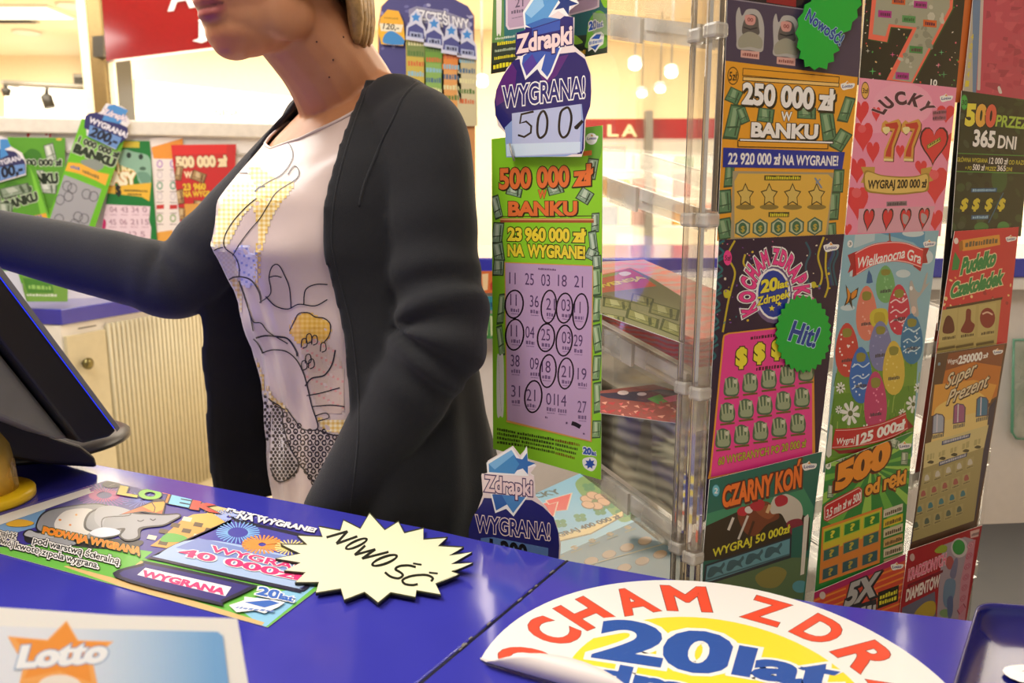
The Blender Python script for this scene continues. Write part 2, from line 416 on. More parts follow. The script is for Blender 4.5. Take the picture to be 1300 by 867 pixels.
MB().box(p + Vector((0, 0, -0.01)), (0.75, 0.5, 0.02)).build('frame', m_white, o)
MB().box(p + Vector((0, 0, -0.022)), (0.68, 0.43, 0.006)).build('diffuser', m_glow, o)
p = CAMP + ray(13, 24) * ((H_CEIL - CZ) / ray(13, 24).z); p.z = H_CEIL
o = thing('ceiling_vent', p, 'small dark air vent in the ceiling left of the panel light', 'vent')
MB().box(p + Vector((0, 0, -0.006)), (0.4, 0.25, 0.012)).build('frame', m_grey, o)
b = MB()
for k in range(5): b.box(p + Vector((0, -0.09 + 0.045 * k, -0.014)), (0.36, 0.012, 0.012))
b.build('slats', m_dark, o)

# ---- far left shop
o = box_px('shop_light_panel', [(6, 106), (112, 112), (112, 330), (6, 330)], 8.9, 0.3, m_glow, label='broad white lit shop panel on the far wall at left', cat='lit panel')
a, e = ony(5, 105, 8.6), ony(112, 111, 8.6)
o = thing('track_rail', a, 'thin grey lighting rail along the top of the far left lit panel', 'lighting rail')
MB().tube([a, e], 0.03, 8).build('rail', m_grey, o)
MB().box(a + Vector((0, 0.1, 0)), (0.04, 0.25, 0.04)).build('wall_bracket', m_grey, o); MB().box(e + Vector((0, 0.1, 0)), (0.04, 0.25, 0.04)).build('wall_bracket', m_grey, o)
p = ony(60, 112, 8.6)
o = thing('spotlight', p, 'dark track spotlight hanging from the lighting rail at far left', 'spotlight')
MB().tube([p + Vector((0, 0, 0)), p + Vector((-0.02, 0, -0.07))], 0.02, 8).build('stem', m_dark, o)
MB().lathe(p + Vector((-0.02, 0, -0.08)), [(0.03, 0.02), (0.055, 0), (0.055, -0.12), (0.045, -0.12)], 16, axis=(-0.25, 0, 1)).build('lamp_head', m_dark, o)
p = ony(7, 108, 8.6)
o = thing('spotlight', p, 'dark spotlight at the very left end of the lighting rail', 'spotlight')
MB().tube([p, p + Vector((0, 0, -0.05))], 0.02, 8).build('stem', m_dark, o)
MB().lathe(p + Vector((0, 0, -0.05)), [(0.03, 0.02), (0.05, 0), (0.03, -0.06)], 16).build('lamp_head', m_dark, o)
p = ony(104, 103, 9.3)
o = thing('wall_speaker', p, 'small grey square speaker on the far wall above the lit panel', 'speaker')
MB().box(p + Vector((0, 0.05, 0)), (0.15, 0.2, 0.15)).build('case', m_grey, o, bevel=0.01)
MB().box(p + Vector((0, -0.055, -0.01)), (0.11, 0.01, 0.09)).build('grille', m_dark, o)

# ---- pillar
p = ony(131, 150, 6.2); p.z = 0
o = thing('pillar', p, 'brown metal clad pillar with a cream edge strip behind the tilted green card', 'pillar')
def col_px(x0, x1, y, d, m, name):
    a = ony(x0, 150, y); e = ony(x1, 150, y)
    return MB().box(((a.x + e.x) / 2, y + d / 2, H_CEIL / 2), (e.x - a.x, d, H_CEIL - 0.004)).build(name, m, o)
col_px(121, 138, 6.2, 0.35, m_brass, 'metal_cladding')
col_px(110, 121, 6.25, 0.3, m_cream, 'edge_strip')
col_px(138, 143, 6.3, 0.25, m_dark, 'dark_strip')  # narrow dark strip, set back from the cladding
col_px(143, 150, 6.25, 0.3, m_cream, 'edge_strip')
col_px(150, 153, 6.28, 0.25, m_dark, 'dark_strip')
box_px('alarm_box', [(117, 46), (131, 45), (131, 72), (118, 72)], 6.1, 0.1, m_dark, label='small dark box fixed high on the brown pillar', cat='box')

# ---- red sign
sp = (ony(135, 77, 4.6), Vector((0.45, -1, 0)).normalized())
q = [(124, -70), (135, 77), (420, 42), (420, -75)]
b = MB().prism([onp(x, y, sp) for x, y in q], -sp[1] * 0.08)
o = thing('red_sign', sp[0], 'glossy red shop sign with white letters behind the woman\'s face', 'sign')
b.build('sign_board', m_red, o)
m_letter = mat('white_letters', '#f2f2f4', 0.4)
def letter3d(ch, p0, p1, h, pl, m, o, d=0.012, up=(0, -1), bold=0.03):
    V, Fs = glyphs(ch, bold); x0, x1 = tbox(ch); b = MB()
    P = [onp(p0[0] + (p1[0] - p0[0]) * (v[0] - x0) / (x1 - x0) + up[0] * h * v[1] / CAPH, p0[1] + (p1[1] - p0[1]) * (v[0] - x0) / (x1 - x0) + up[1] * h * v[1] / CAPH, pl) for v in V]
    nn = pl[1] if (CAMP - pl[0]).dot(pl[1]) > 0 else -pl[1]
    b.add([p + nn * d for p in P], Fs); b.add([p + nn * 0.001 for p in P], Fs)
    return b.build('letter', m, o)
letter3d('A', (215, 13), (246, 8), 38, sp, m_letter, o)
letter3d('j', (251, 46), (264, 44), 24, sp, m_letter, o, bold=0.05)

# ---- lit white box with faint letters
sp2 = (ony(172, 101, 7.0), Vector((0.12, -1, 0)).normalized())
o = thing('shop_lightbox', sp2[0], 'white lit shop fascia with faint gold letters left of the woman\'s shoulder', 'lit sign')
MB().prism([onp(x, y, sp2) for x, y in [(172, 101), (460, 133), (460, 300), (172, 300)]], (0, 0.25, 0)).build('lit_panel', m_glow, o)
MB().prism([onp(x, y, sp2) for x, y in [(162, 101), (171.5, 101), (171.5, 489), (164, 489)]], (0, 0.25, 0)).build('end_post', m_grey, o)
for ch, x in zip('NINA', (273, 283, 287, 296)):
    letter3d(ch, (x, 147), (x + (2 if ch == 'I' else 8), 147.5), 9, sp2, m_gold, o, bold=0.01)
# bright plain wall seen round her shoulder and through the case
struct('wall_partition', MB().box((-0.2, 8.2, 1.45), (8.0, 0.12, 2.896)), mat('warm_lit_wall', '#f2e2bd', 0.8, var=0.03))

# ---- shop front seen through the clear case
Y = 6.4
o = thing('far_shop', (1.2, Y, 0), 'lit shop front with a red fascia seen through the clear case', 'shop front')
box_px('fascia', [(742, 151), (980, 150), (980, 176), (742, 176)], Y, 0.3, m_red, parent=o)
box_px('window_light', [(742, 176.5), (1420, 176.5), (1420, 345), (742, 345)], Y + 0.32, 0.1, m_glow2, parent=o)
box_px('upper_band', [(985, 120), (1420, 120), (1420, 176), (985, 176)], Y, 0.3, mat('tan_panel', '#c9a878', 0.6), parent=o)
spf = (ony(780, 170, Y), Vector((0, -1, 0)))
letter3d('L', (772, 173), (784, 173), 15, spf, m_gold, o); letter3d('A', (790, 173), (808, 173), 15, spf, m_gold, o)
box_px('post', [(820, 140), (829, 140), (829, 345), (820, 345)], Y - 0.1, 0.1, m_grey, parent=o)
box_px('red_stripe', [(742, 311), (1420, 311), (1420, 316), (742, 316)], Y + 0.1, 0.1, m_red, parent=o)
for k in range(3):
    zz = 1.05 + 0.22 * k
    MB().box((2.4, Y + 0.1, zz), (3.6, 0.2, 0.02)).build('shelf', m_white, o)
rnd = random.Random(3)
pal = ['#c23b2e', '#d9a13b', '#e7e1d2', '#7c4a36', '#5d8a5a', '#b0b7c4', '#d46a4a', '#caa7a0']
pm = [mat('goods_%s' % n, c) for n, c in zip(('red', 'ochre', 'white', 'brown', 'green', 'grey', 'coral', 'pink'), pal)]
nm = ['red', 'ochre', 'white', 'brown', 'green', 'grey', 'coral', 'pink']
x = 0.72; k = 0
while x < 3.2:
    wd = rnd.uniform(0.10, 0.24); hh = rnd.uniform(0.10, 0.19); ci = rnd.randrange(8); zz = 1.0605 + 0.22 * (k % 3)
    b = MB().box((x + wd / 2, Y + 0.08, zz + hh / 2), (wd, 0.12, hh))
    o2 = b.build('goods_box', pm[ci], label='blurred box on the lit shelves of the shop front behind the case', cat='box', group='goods on the far shop shelves', bevel=0.006)
    k += 1
    if k % 3 == 0: x += wd + rnd.uniform(0.04, 0.16)

# ================================================================== THE KIOSK
ZC = 0.87
def cz(x, y): return onz(x, y, ZC)
farL = [cz(x, y) for x, y in [(-420, 488), (-200, 529), (20, 570), (200, 604), (390, 640), (560, 674), (719, 710.5)]]
seamN = cz(719, 710.5) + (cz(530, 867) - cz(719, 710.5)) * 2.1
# the left worktop and the right one meet at a seam
left = farL + [Vector((seamN.x, seamN.y, ZC)), Vector((-1.9, 0.22, ZC))]
gap = Vector((0.0035, -0.0015, 0))
farR = [cz(x, y) for x, y in [(721.5, 711), (900, 743), (1056, 766.5), (1232, 787), (1400, 803)]]
right = farR + [Vector((0.95, 0.2, ZC)), Vector((seamN.x + 0.004, seamN.y, ZC))]
dn = Vector((0, 0, -0.035))
o = MB().prism(left, dn).build('counter_top', m_blue, label='glossy blue worktop on the left of the seam, under the elephant card', cat='counter', bevel=0.002)
o2 = MB().prism(right, dn).build('counter_top', m_blue, label='glossy blue worktop on the right of the seam, under the round sticker', cat='counter', bevel=0.002)
# packing strip in the seam, a few pale chips along it
a = cz(720.3, 710.8) + Vector((0, 0, -0.003)); e = Vector((seamN.x + 0.002, seamN.y, ZC - 0.003))
o = MB().tube([a, a + (e - a) * 0.5, e], 0.0028, 8).build('seam_strip', m_edge, label='dark joint strip between the two blue worktops', cat='joint strip')
b = MB(); rnd = random.Random(5)
for k in range(13):
    t = rnd.uniform(0.05, 0.55); p = a + (e - a) * t + Vector((rnd.uniform(-0.0015, 0.0015), 0, 0.004))
    b.box(p, (0.0016, rnd.uniform(0.003, 0.008), 0.001), X=(0.85, -0.53, 0), Y=(0.53, 0.85, 0))
b.build('chipped_edge', m_grey, o, kind='stuff')
def inset(poly, d):
    c = sum(poly, Vector()) / len(poly); return [p + (c - p) * d for p in poly]
m_panel = mat('counter_front', '#cfcabd', 0.5)
for poly, lb in ((left, 'pale base cabinet under the left blue worktop'), (right, 'pale base cabinet under the right blue worktop')):
    q = [Vector((p.x, min(p.y * 0.78, 0.62 + max(0, -p.x) * 0.32), 0.0)) for p in inset(poly, 0.05)]
    o = thing('base_cabinet', q[0], lb, 'cabinet')
    MB().prism([p + Vector((0, 0, 0.08)) for p in q], (0, 0, ZC - 0.035 - 0.081)).build('carcass', m_panel, o)
    MB().prism(inset(q, 0.05), (0, 0, 0.08)).build('plinth', m_black, o)

# lower service desk behind the counter, and the dark drawer unit that carries the clear case
m_desk = mat('desk_dark', '#26262b', 0.5)  # dark tone stands in for the shade inside the kiosk
def lowpoly(pts, z, h, nm, m, **k): return MB().prism([Vector((x, y, z)) for x, y in pts], (0, 0, h)).build(nm, m, **k)
U = Vector((0.861, 0.509, 0)); NF = Vector((0.509, -0.861, 0)); DB = Vector((-0.6, 0.8, 0))
P0 = ony(905, 500, 0.80)
def RK(off=0.0): return (P0 + NF * off, NF)

# ---- back counter: blue worktop, cream tambour cabinet
A = [onz(x, y, 0.86) for x, y in [(20, 405), (78, 402), (168, 388)]]
d1 = (A[2] - A[1]).normalized(); A.append(A[1] + d1 * 1.6); A[0] = A[1] + Vector((-0.22, 0.05, 0))
bk = [A[0] + Vector((-1.2, 0.05, 0)), A[0], A[1], A[3], A[3] + Vector((-1.3, 0.5, 0)), A[0] + Vector((-1.2, 1.8, 0))]
MB().prism([Vector((p.x, p.y, 0.83)) for p in bk], (0, 0, 0.055)).build('back_counter_top', m_blue, label='blue worktop of the back counter under the leaning green cards', cat='counter', bevel=0.003)
o = thing('tambour_cabinet', (A[1].x, A[1].y, 0), 'cream cabinet with a ribbed tambour front and a round knob, below the blue back counter', 'cabinet')
m_tamb = mat('cream_tambour', '#cdc3a2', 0.5, var=0.03)
nrm = Vector((d1.y, -d1.x, 0))
ins = -nrm * 0.012
body = [A[0] + Vector((-1.1, 0.08, 0)), A[0] + Vector((0, 0.012, 0)), A[1] + ins, A[1] + d1 * 1.55 + ins, A[3] + Vector((-1.25, 0.45, 0)), A[0] + Vector((-1.1, 1.75, 0))]
MB().prism([Vector((p.x, p.y, 0.0)) for p in body], (0, 0, 0.828)).build('carcass', m_white, o)
MB().box(A[1] + d1 * 0.09 + nrm * -0.004 + Vector((0, 0, -0.45)), (0.165, 0.016, 0.76), X=d1, Y=nrm).build('door_stile', m_tamb, o, bevel=0.002)
b = MB(); b.box(A[1] + d1 * 0.86 + nrm * -0.007 + Vector((0, 0, -0.45)), (1.36, 0.010, 0.78), X=d1, Y=nrm)
k = 0.19
while k < 1.52:
    c = A[1] + d1 * k + nrm * 0.0; b.tube([Vector((c.x, c.y, 0.06)), Vector((c.x, c.y, 0.81))], 0.0085, 8); k += 0.0215
tb = b.build('tambour_front', m_tamb, o)
kn = A[1] + d1 * 0.118 + nrm * 0.004; kn.z = onz(105, 460, 0.7).z
r_ = ray(106, 461); t_ = (kn - CAMP).dot(nrm) / r_.dot(nrm); kn = CAMP + r_ * t_
MB().lathe(kn, [(0.008, 0), (0.008, 0.012), (0.02, 0.016), (0.021, 0.026), (0.012, 0.033), (0.001, 0.034)], 20, axis=nrm).build('knob', mat('aged_brass', '#7a7146', 0.3, metal=0.8), o)
MB().box(A[1] + d1 * 0.095 + nrm * 0.005 + Vector((0, 0, -0.05)), (0.075, 0.002, 0.004), X=d1, Y=nrm).build('slot', m_dark, o)

# ---- back display board with its top rail
B0 = Vector((-2.6, 2.70, 0)); bd = Vector((1, 0.30, 0)).normalized(); bn = Vector((bd.y, -bd.x, 0)); bl = 2.35
BP = (B0, bn)
def bp(off): return (B0 + bn * off, bn)
o = thing('display_board', B0, 'white display board with a pale top rail behind the row of leaning cards', 'board')
c = B0 + bd * bl / 2
MB().box(c + Vector((0, 0, 1.19)) - bn * 0.02, (bl, 0.03, 0.61), X=bd, Y=bn).build('panel', mat('board_white', '#efe9e2', 0.35, var=0.02), o)
MB().box(c + Vector((0, 0, 1.52)) - bn * 0.01, (bl, 0.07, 0.055), X=bd, Y=bn).build('top_rail', mat('rail_white', '#ddd6c9', 0.4), o, bevel=0.006)
MB().box(c + Vector((0, 0, 1.43)) + bn * 0.0, (bl, 0.012, 0.010), X=bd, Y=bn).build('lower_rail', mat('rail_grey', '#b9b0a4', 0.4), o)
for t in (0.05, bl - 0.05):
    MB().box(B0 + bd * t + Vector((0, 0, 0.445)) - bn * 0.02, (0.05, 0.03, 0.88), X=bd, Y=bn).build('leg', m_grey, o)

# ---- right back cabinet: white front, blue top
o = thing('back_cabinet', (1.3, 2.0, 0), 'white back cabinet with a blue top edge, right of the card rack', 'cabinet')
MB().box((1.5, 2.28, 0.53), (3.5, 0.5, 1.06)).build('carcass', mat('cabinet_white', '#e3dad2', 0.5, var=0.02), o)
MB().box((1.5, 2.27, 1.085), (3.56, 0.58, 0.05)).build('blue_top', m_blue, o, bevel=0.004)
MB().box((1.5, 2.0, 1.045), (3.54, 0.03, 0.03)).build('trim_strip', m_white, o)
q = [ony(x, y, 2.0) for x, y in [(1287, 432), (1500, 425), (1500, 560), (1290, 556), (1285, 548)]]
o = thing('notice_holder', q[3], 'clear green-edged notice holder on the white cabinet at the right edge', 'holder')
MB().prism(q, (0, -0.004, 0)).build('glass_sheet', acrylic('holder_glass', (0.85, 0.95, 0.88), 0.25), o)
b = MB(); b.tube([q[1], q[0], q[4], q[3], q[2]], 0.0045, 8); b.build('green_edge', mat('green_edge', '#5f9a7c', 0.25), o)

# ---- lower desk
desk = [(0.08, 0.83), (0.13, 0.800), (0.48, 0.72), (1.3, 0.70), (1.3, 1.55), (0.2, 1.45)]
o = thing('service_desk', (0.5, 1.0, 0), 'dark low service desk behind the blue counter, under the card rack', 'desk')
lowpoly(desk, 0.56, 0.04, 'desk_top', m_desk, parent=o)
lowpoly([(0.12, 0.86), (1.25, 0.78), (1.25, 1.45), (0.22, 1.40)], 0.0, 0.559, 'desk_body', m_desk, parent=o)
c0 = P0.copy(); c0.z = 0.60
dw = [c0 + U * 0.215 - NF * 0.0 + NF * 0.03, c0 + U * -0.22 + NF * 0.055, c0 + U * -0.27 + DB * 0.36, c0 + U * 0.2 + DB * 0.62]
dw = [(p.x, p.y) for p in [c0 + U * 0.172 + NF * 0.012, c0 - U * 0.175 + NF * 0.012, c0 - U * 0.175 + DB * 0.42, c0 + U * 0.172 + DB * 0.42]]
o = thing('drawer_unit', c0, 'dark low drawer unit carrying the blue clover card and the clear case', 'drawer unit')
lowpoly(dw, 0.601, 0.148, 'carcass', m_desk, parent=o)
lowpoly([(p[0], p[1]) for p in dw], 0.749, 0.006, 'top_mat', m_black, parent=o)

# ---- clear dispenser: three stacks of clear trays, tilted forward
m_acr = acrylic('clear_acrylic', (0.985, 0.985, 0.98), 0.008, 0.16)
m_rim = acrylic('clear_acrylic_rim', (0.94, 0.94, 0.92), 0.34, 0.6, '#f0ece2')
m_post = acrylic('clear_acrylic_post', (0.94, 0.92, 0.88), 0.12, 1.0, '#e6d9c6')
DT = Vector((-0.6, 0.8, 0.25))
UP = Vector((0, 0, 1))
TW, TL, TH_ = 0.188, 0.30, 0.172
def para(o, a, b, c): return [o, o + a, o + a + b, o + b], c
def slab(mb, o, a, b, c): mb.prism([o, o + a, o + a + b, o + b], c)
TZ = [1.590, 1.416, 1.242, 1.070, 0.894]
def tray(s, z, label, group=None):
    o = P0 + U * s - NF * 0.006; o = Vector((o.x, o.y, z))
    t = thing('clear_tray', o, label, 'tray', group)
    b = MB(); slab(b, o, U * TW, DT * TL, UP * 0.004); b.build('tray_floor', m_acr, t)
    b = MB(); slab(b, o + U * 0.001, U * (TW - 0.002), DT * 0.006, UP * -0.020); slab(b, o + UP * -0.0005, U * 0.006, DT * TL, UP * -0.022)
    slab(b, o + U * -0.004 + DT * 0.09, U * 0.004, DT * 0.045, UP * -0.026); slab(b, o + U * -0.003 + DT * 0.01, U * 0.003, DT * 0.075, UP * -0.012)
    b.build('rim', m_rim, t)
    b = MB(); slab(b, o + UP * 0.0045, U * 0.003, DT * TL, UP * (TH_ - 0.03)); b.build('side_panel', m_acr, t)
    b = MB(); slab(b, o + UP * 0.0045 + U * (TW - 0.003), U * 0.003, DT * TL, UP * (TH_ - 0.03)); b.build('side_panel', m_acr, t)
    b = MB(); slab(b, o + UP * 0.0045 + U * 0.0035, U * (TW - 0.007), DT * 0.003, UP * 0.05); b.build('front_lip', m_acr, t)
    return t
nmz = ['topmost', 'second from the top', 'third from the top', 'fourth from the top', 'lowest']
desc = ['empty clear tray above the frame line of the left stack, behind the purple card', 'empty clear tray at the top of the case left of the purple card',
        'empty clear tray left of the orange card with green banknotes', 'clear tray holding the orange topped pack, left of the pink hand card', 'clear tray holding the tall thick pack, left of the green horse race card']
for k, z in enumerate(TZ):
    tray(-0.018, z, desc[k])
for col, nm in ((1, 'middle'), (2, 'right')):
    for k, z in enumerate(TZ + [0.72]):
        tray(-0.018 + 0.197 * col, z, 'clear tray behind the cards of the %s column of the rack' % nm, 'clear trays behind the %s column' % nm)
def post(s, d, z0, z1, label, r=0.007, grp=None):
    p = P0 + U * s + DB * d; b = MB()
    t = thing('corner_post', Vector((p.x, p.y, z0)), label, 'post', grp)
    b = MB(); b.box((p.x, p.y, (z0 + z1) / 2), (0.013, 0.013, z1 - z0), X=U, Y=DB); b.build('rod', m_post, t, bevel=0.003)
    for zz in TZ:
        if zz > z0 + 0.03: MB().box((p.x, p.y, zz - 0.01), (0.017, 0.017, 0.014), X=U, Y=DB).build('collar', m_rim, t, bevel=0.003)
    return t
post(-0.0265, 0.012, 0.756, 1.75, 'clear front corner post of the case, left of the purple and orange cards')
post(-0.034, -0.0145, 0.756, 1.75, 'clear front post touching the left edge of the purple and orange cards')
post(-0.0265, 0.30, 0.756, 1.75, 'clear rear corner post of the case, behind the green hanging card')
post(0.1745, 0.02, 0.756, 1.75, 'clear post between the left and middle card columns')
post(0.3715, 0.02, 0.601, 1.75, 'clear post between the middle and right card columns')
post(0.567, 0.02, 0.601, 1.75, 'clear post at the far right end of the card rack')

# packs of cards in the trays
def striped(name, a, b, sc):
    m = bpy.data.materials.new(name); m.use_nodes = True; nt = m.node_tree; N = nt.nodes; L = nt.links; bs = N['Principled BSDF']
    tc = N.new('ShaderNodeTexCoord'); wv = N.new('ShaderNodeTexWave'); wv.wave_type = 'BANDS'; wv.bands_direction = 'Z'; wv.inputs['Scale'].default_value = sc; wv.inputs['Distortion'].default_value = 6; wv.inputs['Detail'].default_value = 3; wv.inputs['Detail Scale'].default_value = 0.6
    r = N.new('ShaderNodeValToRGB'); r.color_ramp.elements[0].color = lin(a) + (1,); r.color_ramp.elements[1].color = lin(b) + (1,)
    L.new(tc.outputs['Object'], wv.inputs['Vector']); L.new(wv.outputs['Fac'], r.inputs['Fac']); L.new(r.outputs['Color'], bs.inputs['Base Color']); bs.inputs['Roughness'].default_value = 0.5
    return m
NT = U.cross(DT).normalized()
def pack(z, h, s0, d0, wd, ln, m, label):
    o = P0 + U * s0 - NF * 0.006; o = Vector((o.x, o.y, z + 0.0045)) + DT * d0
    b = MB(); rows = 10; rnd = random.Random(int(z * 1000)); rings = []
    for k in range(rows + 1):
        q = o + UP * (h * k / rows) + DT * rnd.uniform(-0.0015, 0.0015) + U * rnd.uniform(-0.0012, 0.0012)
        rings.append([q, q + U * wd * 0.5, q + U * wd, q + U * wd + DT * ln, q + DT * ln])
    b.loft(rings, smooth=False)
    return b.build('card_pack', m, label=label, cat='pack of cards'), o + UP * (h + 0.001)
_, top3 = pack(1.070, 0.030, -0.010, 0.012, 0.165, 0.25, striped('pack_red', '#d8563e', '#b3867a', 60), 'low pack of red edged cards in the third visible clear tray')
_, top4 = pack(0.894, 0.105, -0.010, 0.012, 0.165, 0.25, striped('pack_olive', '#6e6a58', '#b0ab92', 22), 'tall pack of folded grey edged cards in the lowest filled clear tray')
def top_pl(p): return (p, NT)

# ---- monitor at the left edge, leaning, its back to us
mp = (ony(148, 548, 1.0), Vector((0.857, -0.514, 0)).normalized())
ext = Vector((-0.857, 0.514, 0)).normalized()
def mpt(l, d=0.0): return [onp(x, y, mp) + ext * d for x, y in l]
o = thing('monitor', mpt([(120, 560)])[0], 'black monitor with a grey rear cover leaning at the left edge of the counter', 'monitor')
side = [(148, 547), (139, 555), (106, 563), (100, 559), (-100, 305), (-100, 213), (-6, 343)]
MB().prism(mpt(side), ext * 0.36).build('bezel', m_black, o, bevel=0.003)
MB().prism(mpt([(-4, 342), (148.5, 545), (151, 543), (-1, 338)], 0.001), ext * 0.358).build('screen', mat('screen_glass', '#2030d8', 0.08, coat=0.5, emit=2.0), o)
MB().prism(mpt([(-5, 344), (148.5, 547.5), (151.5, 543), (-1, 337.5)], -0.0012), ext * 0.0018).build('glass_edge', mat('glass_edge_grey', '#77777a', 0.3), o)
back = [(99, 560), (84, 561), (-120, 480), (-120, 285)]
MB().prism(mpt(back, 0.02), ext * 0.32).build('rear_cover', mat('monitor_grey', '#6f6e68', 0.5), o, bevel=0.004)
# stand: sloping foot
q = [onp(x, y, (mp[0] + ext * 0.10, mp[1])) for x, y in [(-40, 500), (20, 535), (72, 556), (104, 566), (122, 580), (126, 594), (60, 590), (-40, 570)]]
MB().prism(q, ext * 0.16).build('stand_arm', mat('stand_black', '#121215', 0.5), o, bevel=0.006, seg=3)
fc = cz(70, 596); fc.y += 0.13; fc.x -= 0.08
b = MB().lathe((fc.x, fc.y, ZC + 0.0008), [(0.115, 0), (0.115, 0.006), (0.10, 0.014), (0.045, 0.03), (0.03, 0.04)], 32); b.build('foot', m_black, o)

# ---- two yellow flanged clear domes at the left edge
m_yel = mat('yellow_plastic', '#f0c61e', 0.3, var=0.03)
m_dome = acrylic('smoky_yellow_dome', (1.0, 0.98, 0.92), 0.45, 0.35, '#f7d266')
m_or = mat('orange_core', '#ffc024', 0.45, var=0.12, scale=60)
for px, py, rr, lb in ((-22, 637, 0.060, 'yellow based clear dome nearest the elephant card, at the left edge'), (-28, 582, 0.056, 'yellow based clear dome behind the other one, beside the monitor foot')):
    p = cz(px, py); p.z = ZC + 0.0006
    t = thing('plastic_dome', p, lb, 'dome')
    MB().lathe(p, [(rr * 0.98, 0), (rr, 0.003), (rr, 0.010), (rr * 0.96, 0.013), (rr * 0.70, 0.0135)], 40).build('base_flange', m_yel, t)
    MB().lathe(p, [(rr * 0.69, 0.0138), (rr * 0.67, 0.045), (rr * 0.6, 0.072), (rr * 0.45, 0.09), (rr * 0.2, 0.102), (0.001, 0.105)], 40).build('dome', m_dome, t)
    MB().lathe(p, [(rr * 0.6, 0.0138), (rr * 0.56, 0.04), (rr * 0.36, 0.07), (0.001, 0.08)], 32).build('core', m_or, t)

# ---- dark blue tray at the lower right corner
b = MB()
q = [cz(x, y) for x, y in [(1238, 797), (1420, 812), (1420, 960), (1196, 940)]]
t = thing('plastic_tray', q[0], 'shiny dark blue plastic tray at the lower right corner, with a white letter in it', 'tray')
zt = 0.026
def rr_(f, z):
    c = sum(q, Vector()) / 4; P = []
    for i in range(4):
        a, bq, d = q[i - 1], q[i], q[(i + 1) % 4]
        for k in range(6):
            u = k / 5; s1 = bq + (a - bq).normalized() * 0.018; s2 = bq + (d - bq).normalized() * 0.018
            P.append((s1 * (1 - u) ** 2 + bq * 2 * u * (1 - u) + s2 * u * u))
    return [Vector((c.x + (p.x - c.x) * f, c.y + (p.y - c.y) * f, ZC + z)) for p in P]
b.loft([rr_(0.97, 0.0006), rr_(1.0, zt - 0.004), rr_(1.0, zt), rr_(0.975, zt), rr_(0.955, zt - 0.004), rr_(0.93, 0.008), rr_(0.5, 0.006)])
b.build('tray_body', m_bluedk, t)
V, Fs = glyphs('e', 0.04); bl_ = []
pc = onz(1287, 867, ZC + 0.009)
MB().add([pc + Vector((v[0] * 0.085, v[1] * 0.05, 0)) for v in V], Fs).build('printed_letter', m_letter, t)

# ---- counter display behind her shoulder
YD = 2.15
o_display = o = thing('card_display', (ony(545, 250, YD).x, YD, 1.11), 'purple topped counter display of badge cards behind the woman\'s shoulder', 'display')
q = [(480, 30), (484, 8), (500, -8), (560, -10), (594, 8), (602, 20), (603, 190), (604, 318), (478, 318)]
MB().prism([ony(x, y, YD) for x, y in q], (0, 0.02, 0)).build('back_board', mat('display_orange', '#c98a4e', 0.5), o)

# ================================================================== PRINTED CARDS
YEL = '#f2d21a'; NAVY = '#1f2170'; WHT = '#f4f2ee'; BLK = '#17171b'
def mark(c, x, y, k=1.0):
    """small white flash with blue lettering that every card carries in a corner"""
    c.blob([(x - 30 * k, y - 8 * k), (x - 10 * k, y - 16 * k), (x, y - 24 * k), (x + 8 * k, y - 14 * k), (x + 32 * k, y - 12 * k), (x + 26 * k, y + 6 * k), (x + 4 * k, y + 12 * k), (x - 20 * k, y + 16 * k)], WHT)
    c.poly([(x - 6 * k, y - 12 * k), (x, y - 22 * k), (x + 8 * k, y - 10 * k)], '#e9a13a')
    c.text('Lotto', (x - 22 * k, y + 7 * k), (x + 22 * k, y + 3 * k), 13 * k, '#2a3a8c', 0.03)
def oval(c, x, y, rx, ry, col, rim, t, tc, h, n=0.7):
    c.ell(x, y, rx, ry, rim); c.ell(x, y, rx * 0.86, ry * 0.88, col); c.text(t, (x - rx * n, y + h / 2), (x + rx * n, y + h / 2), h, tc, 0.02)
def notes(c, pts, a='#5f8a63', b='#35543a', d='#8fae86'):
    rnd = random.Random(len(pts))
    for x, y, wv, hv, r in pts:
        cs, sn = math.cos(r), math.sin(r)
        def tr(u, v): return (x + u * wv * cs - v * hv * sn, y + u * wv * sn + v * hv * cs)
        c.poly([tr(-.54, -.5), tr(.5, -.56), tr(.56, .48), tr(-.5, .56)], b)
        c.poly([tr(-.45, -.45), tr(.42, -.48), tr(.45, .42), tr(-.42, .46)], a)
        c.poly([tr(-.3, -.4), tr(-.02, -.42), tr(.12, .1), tr(-.18, .3)], d)
        c.line([tr(.2, -.4), tr(.3, .38)], 0.1 * wv, b); c.line([tr(-.4, .2), tr(.4, .1)], 0.05 * hv, b)
def confetti(c, box, n, cols, r, seed):
    rnd = random.Random(seed)
    for k in range(n):
        x, y = rnd.uniform(box[0], box[2]), rnd.uniform(box[1], box[3]); q = r * rnd.uniform(0.5, 1.3); a = rnd.uniform(0, PI)
        c.ell(x, y, q, q * rnd.uniform(0.4, 1), rnd.choice(cols), a, 7)
def heart(c, x, y, wv, h, col, lean=0.0):
    pts = []
    for k in range(24):
        t = 2 * PI * k / 24; u = 16 * math.sin(t) ** 3 / 32; v = -(13 * math.cos(t) - 5 * math.cos(2 * t) - 2 * math.cos(3 * t) - math.cos(4 * t)) / 29
        pts.append((x + u * wv + v * h * lean, y + v * h))
    c.poly(pts, col)

m_card = printed('printed_card', 0.32)
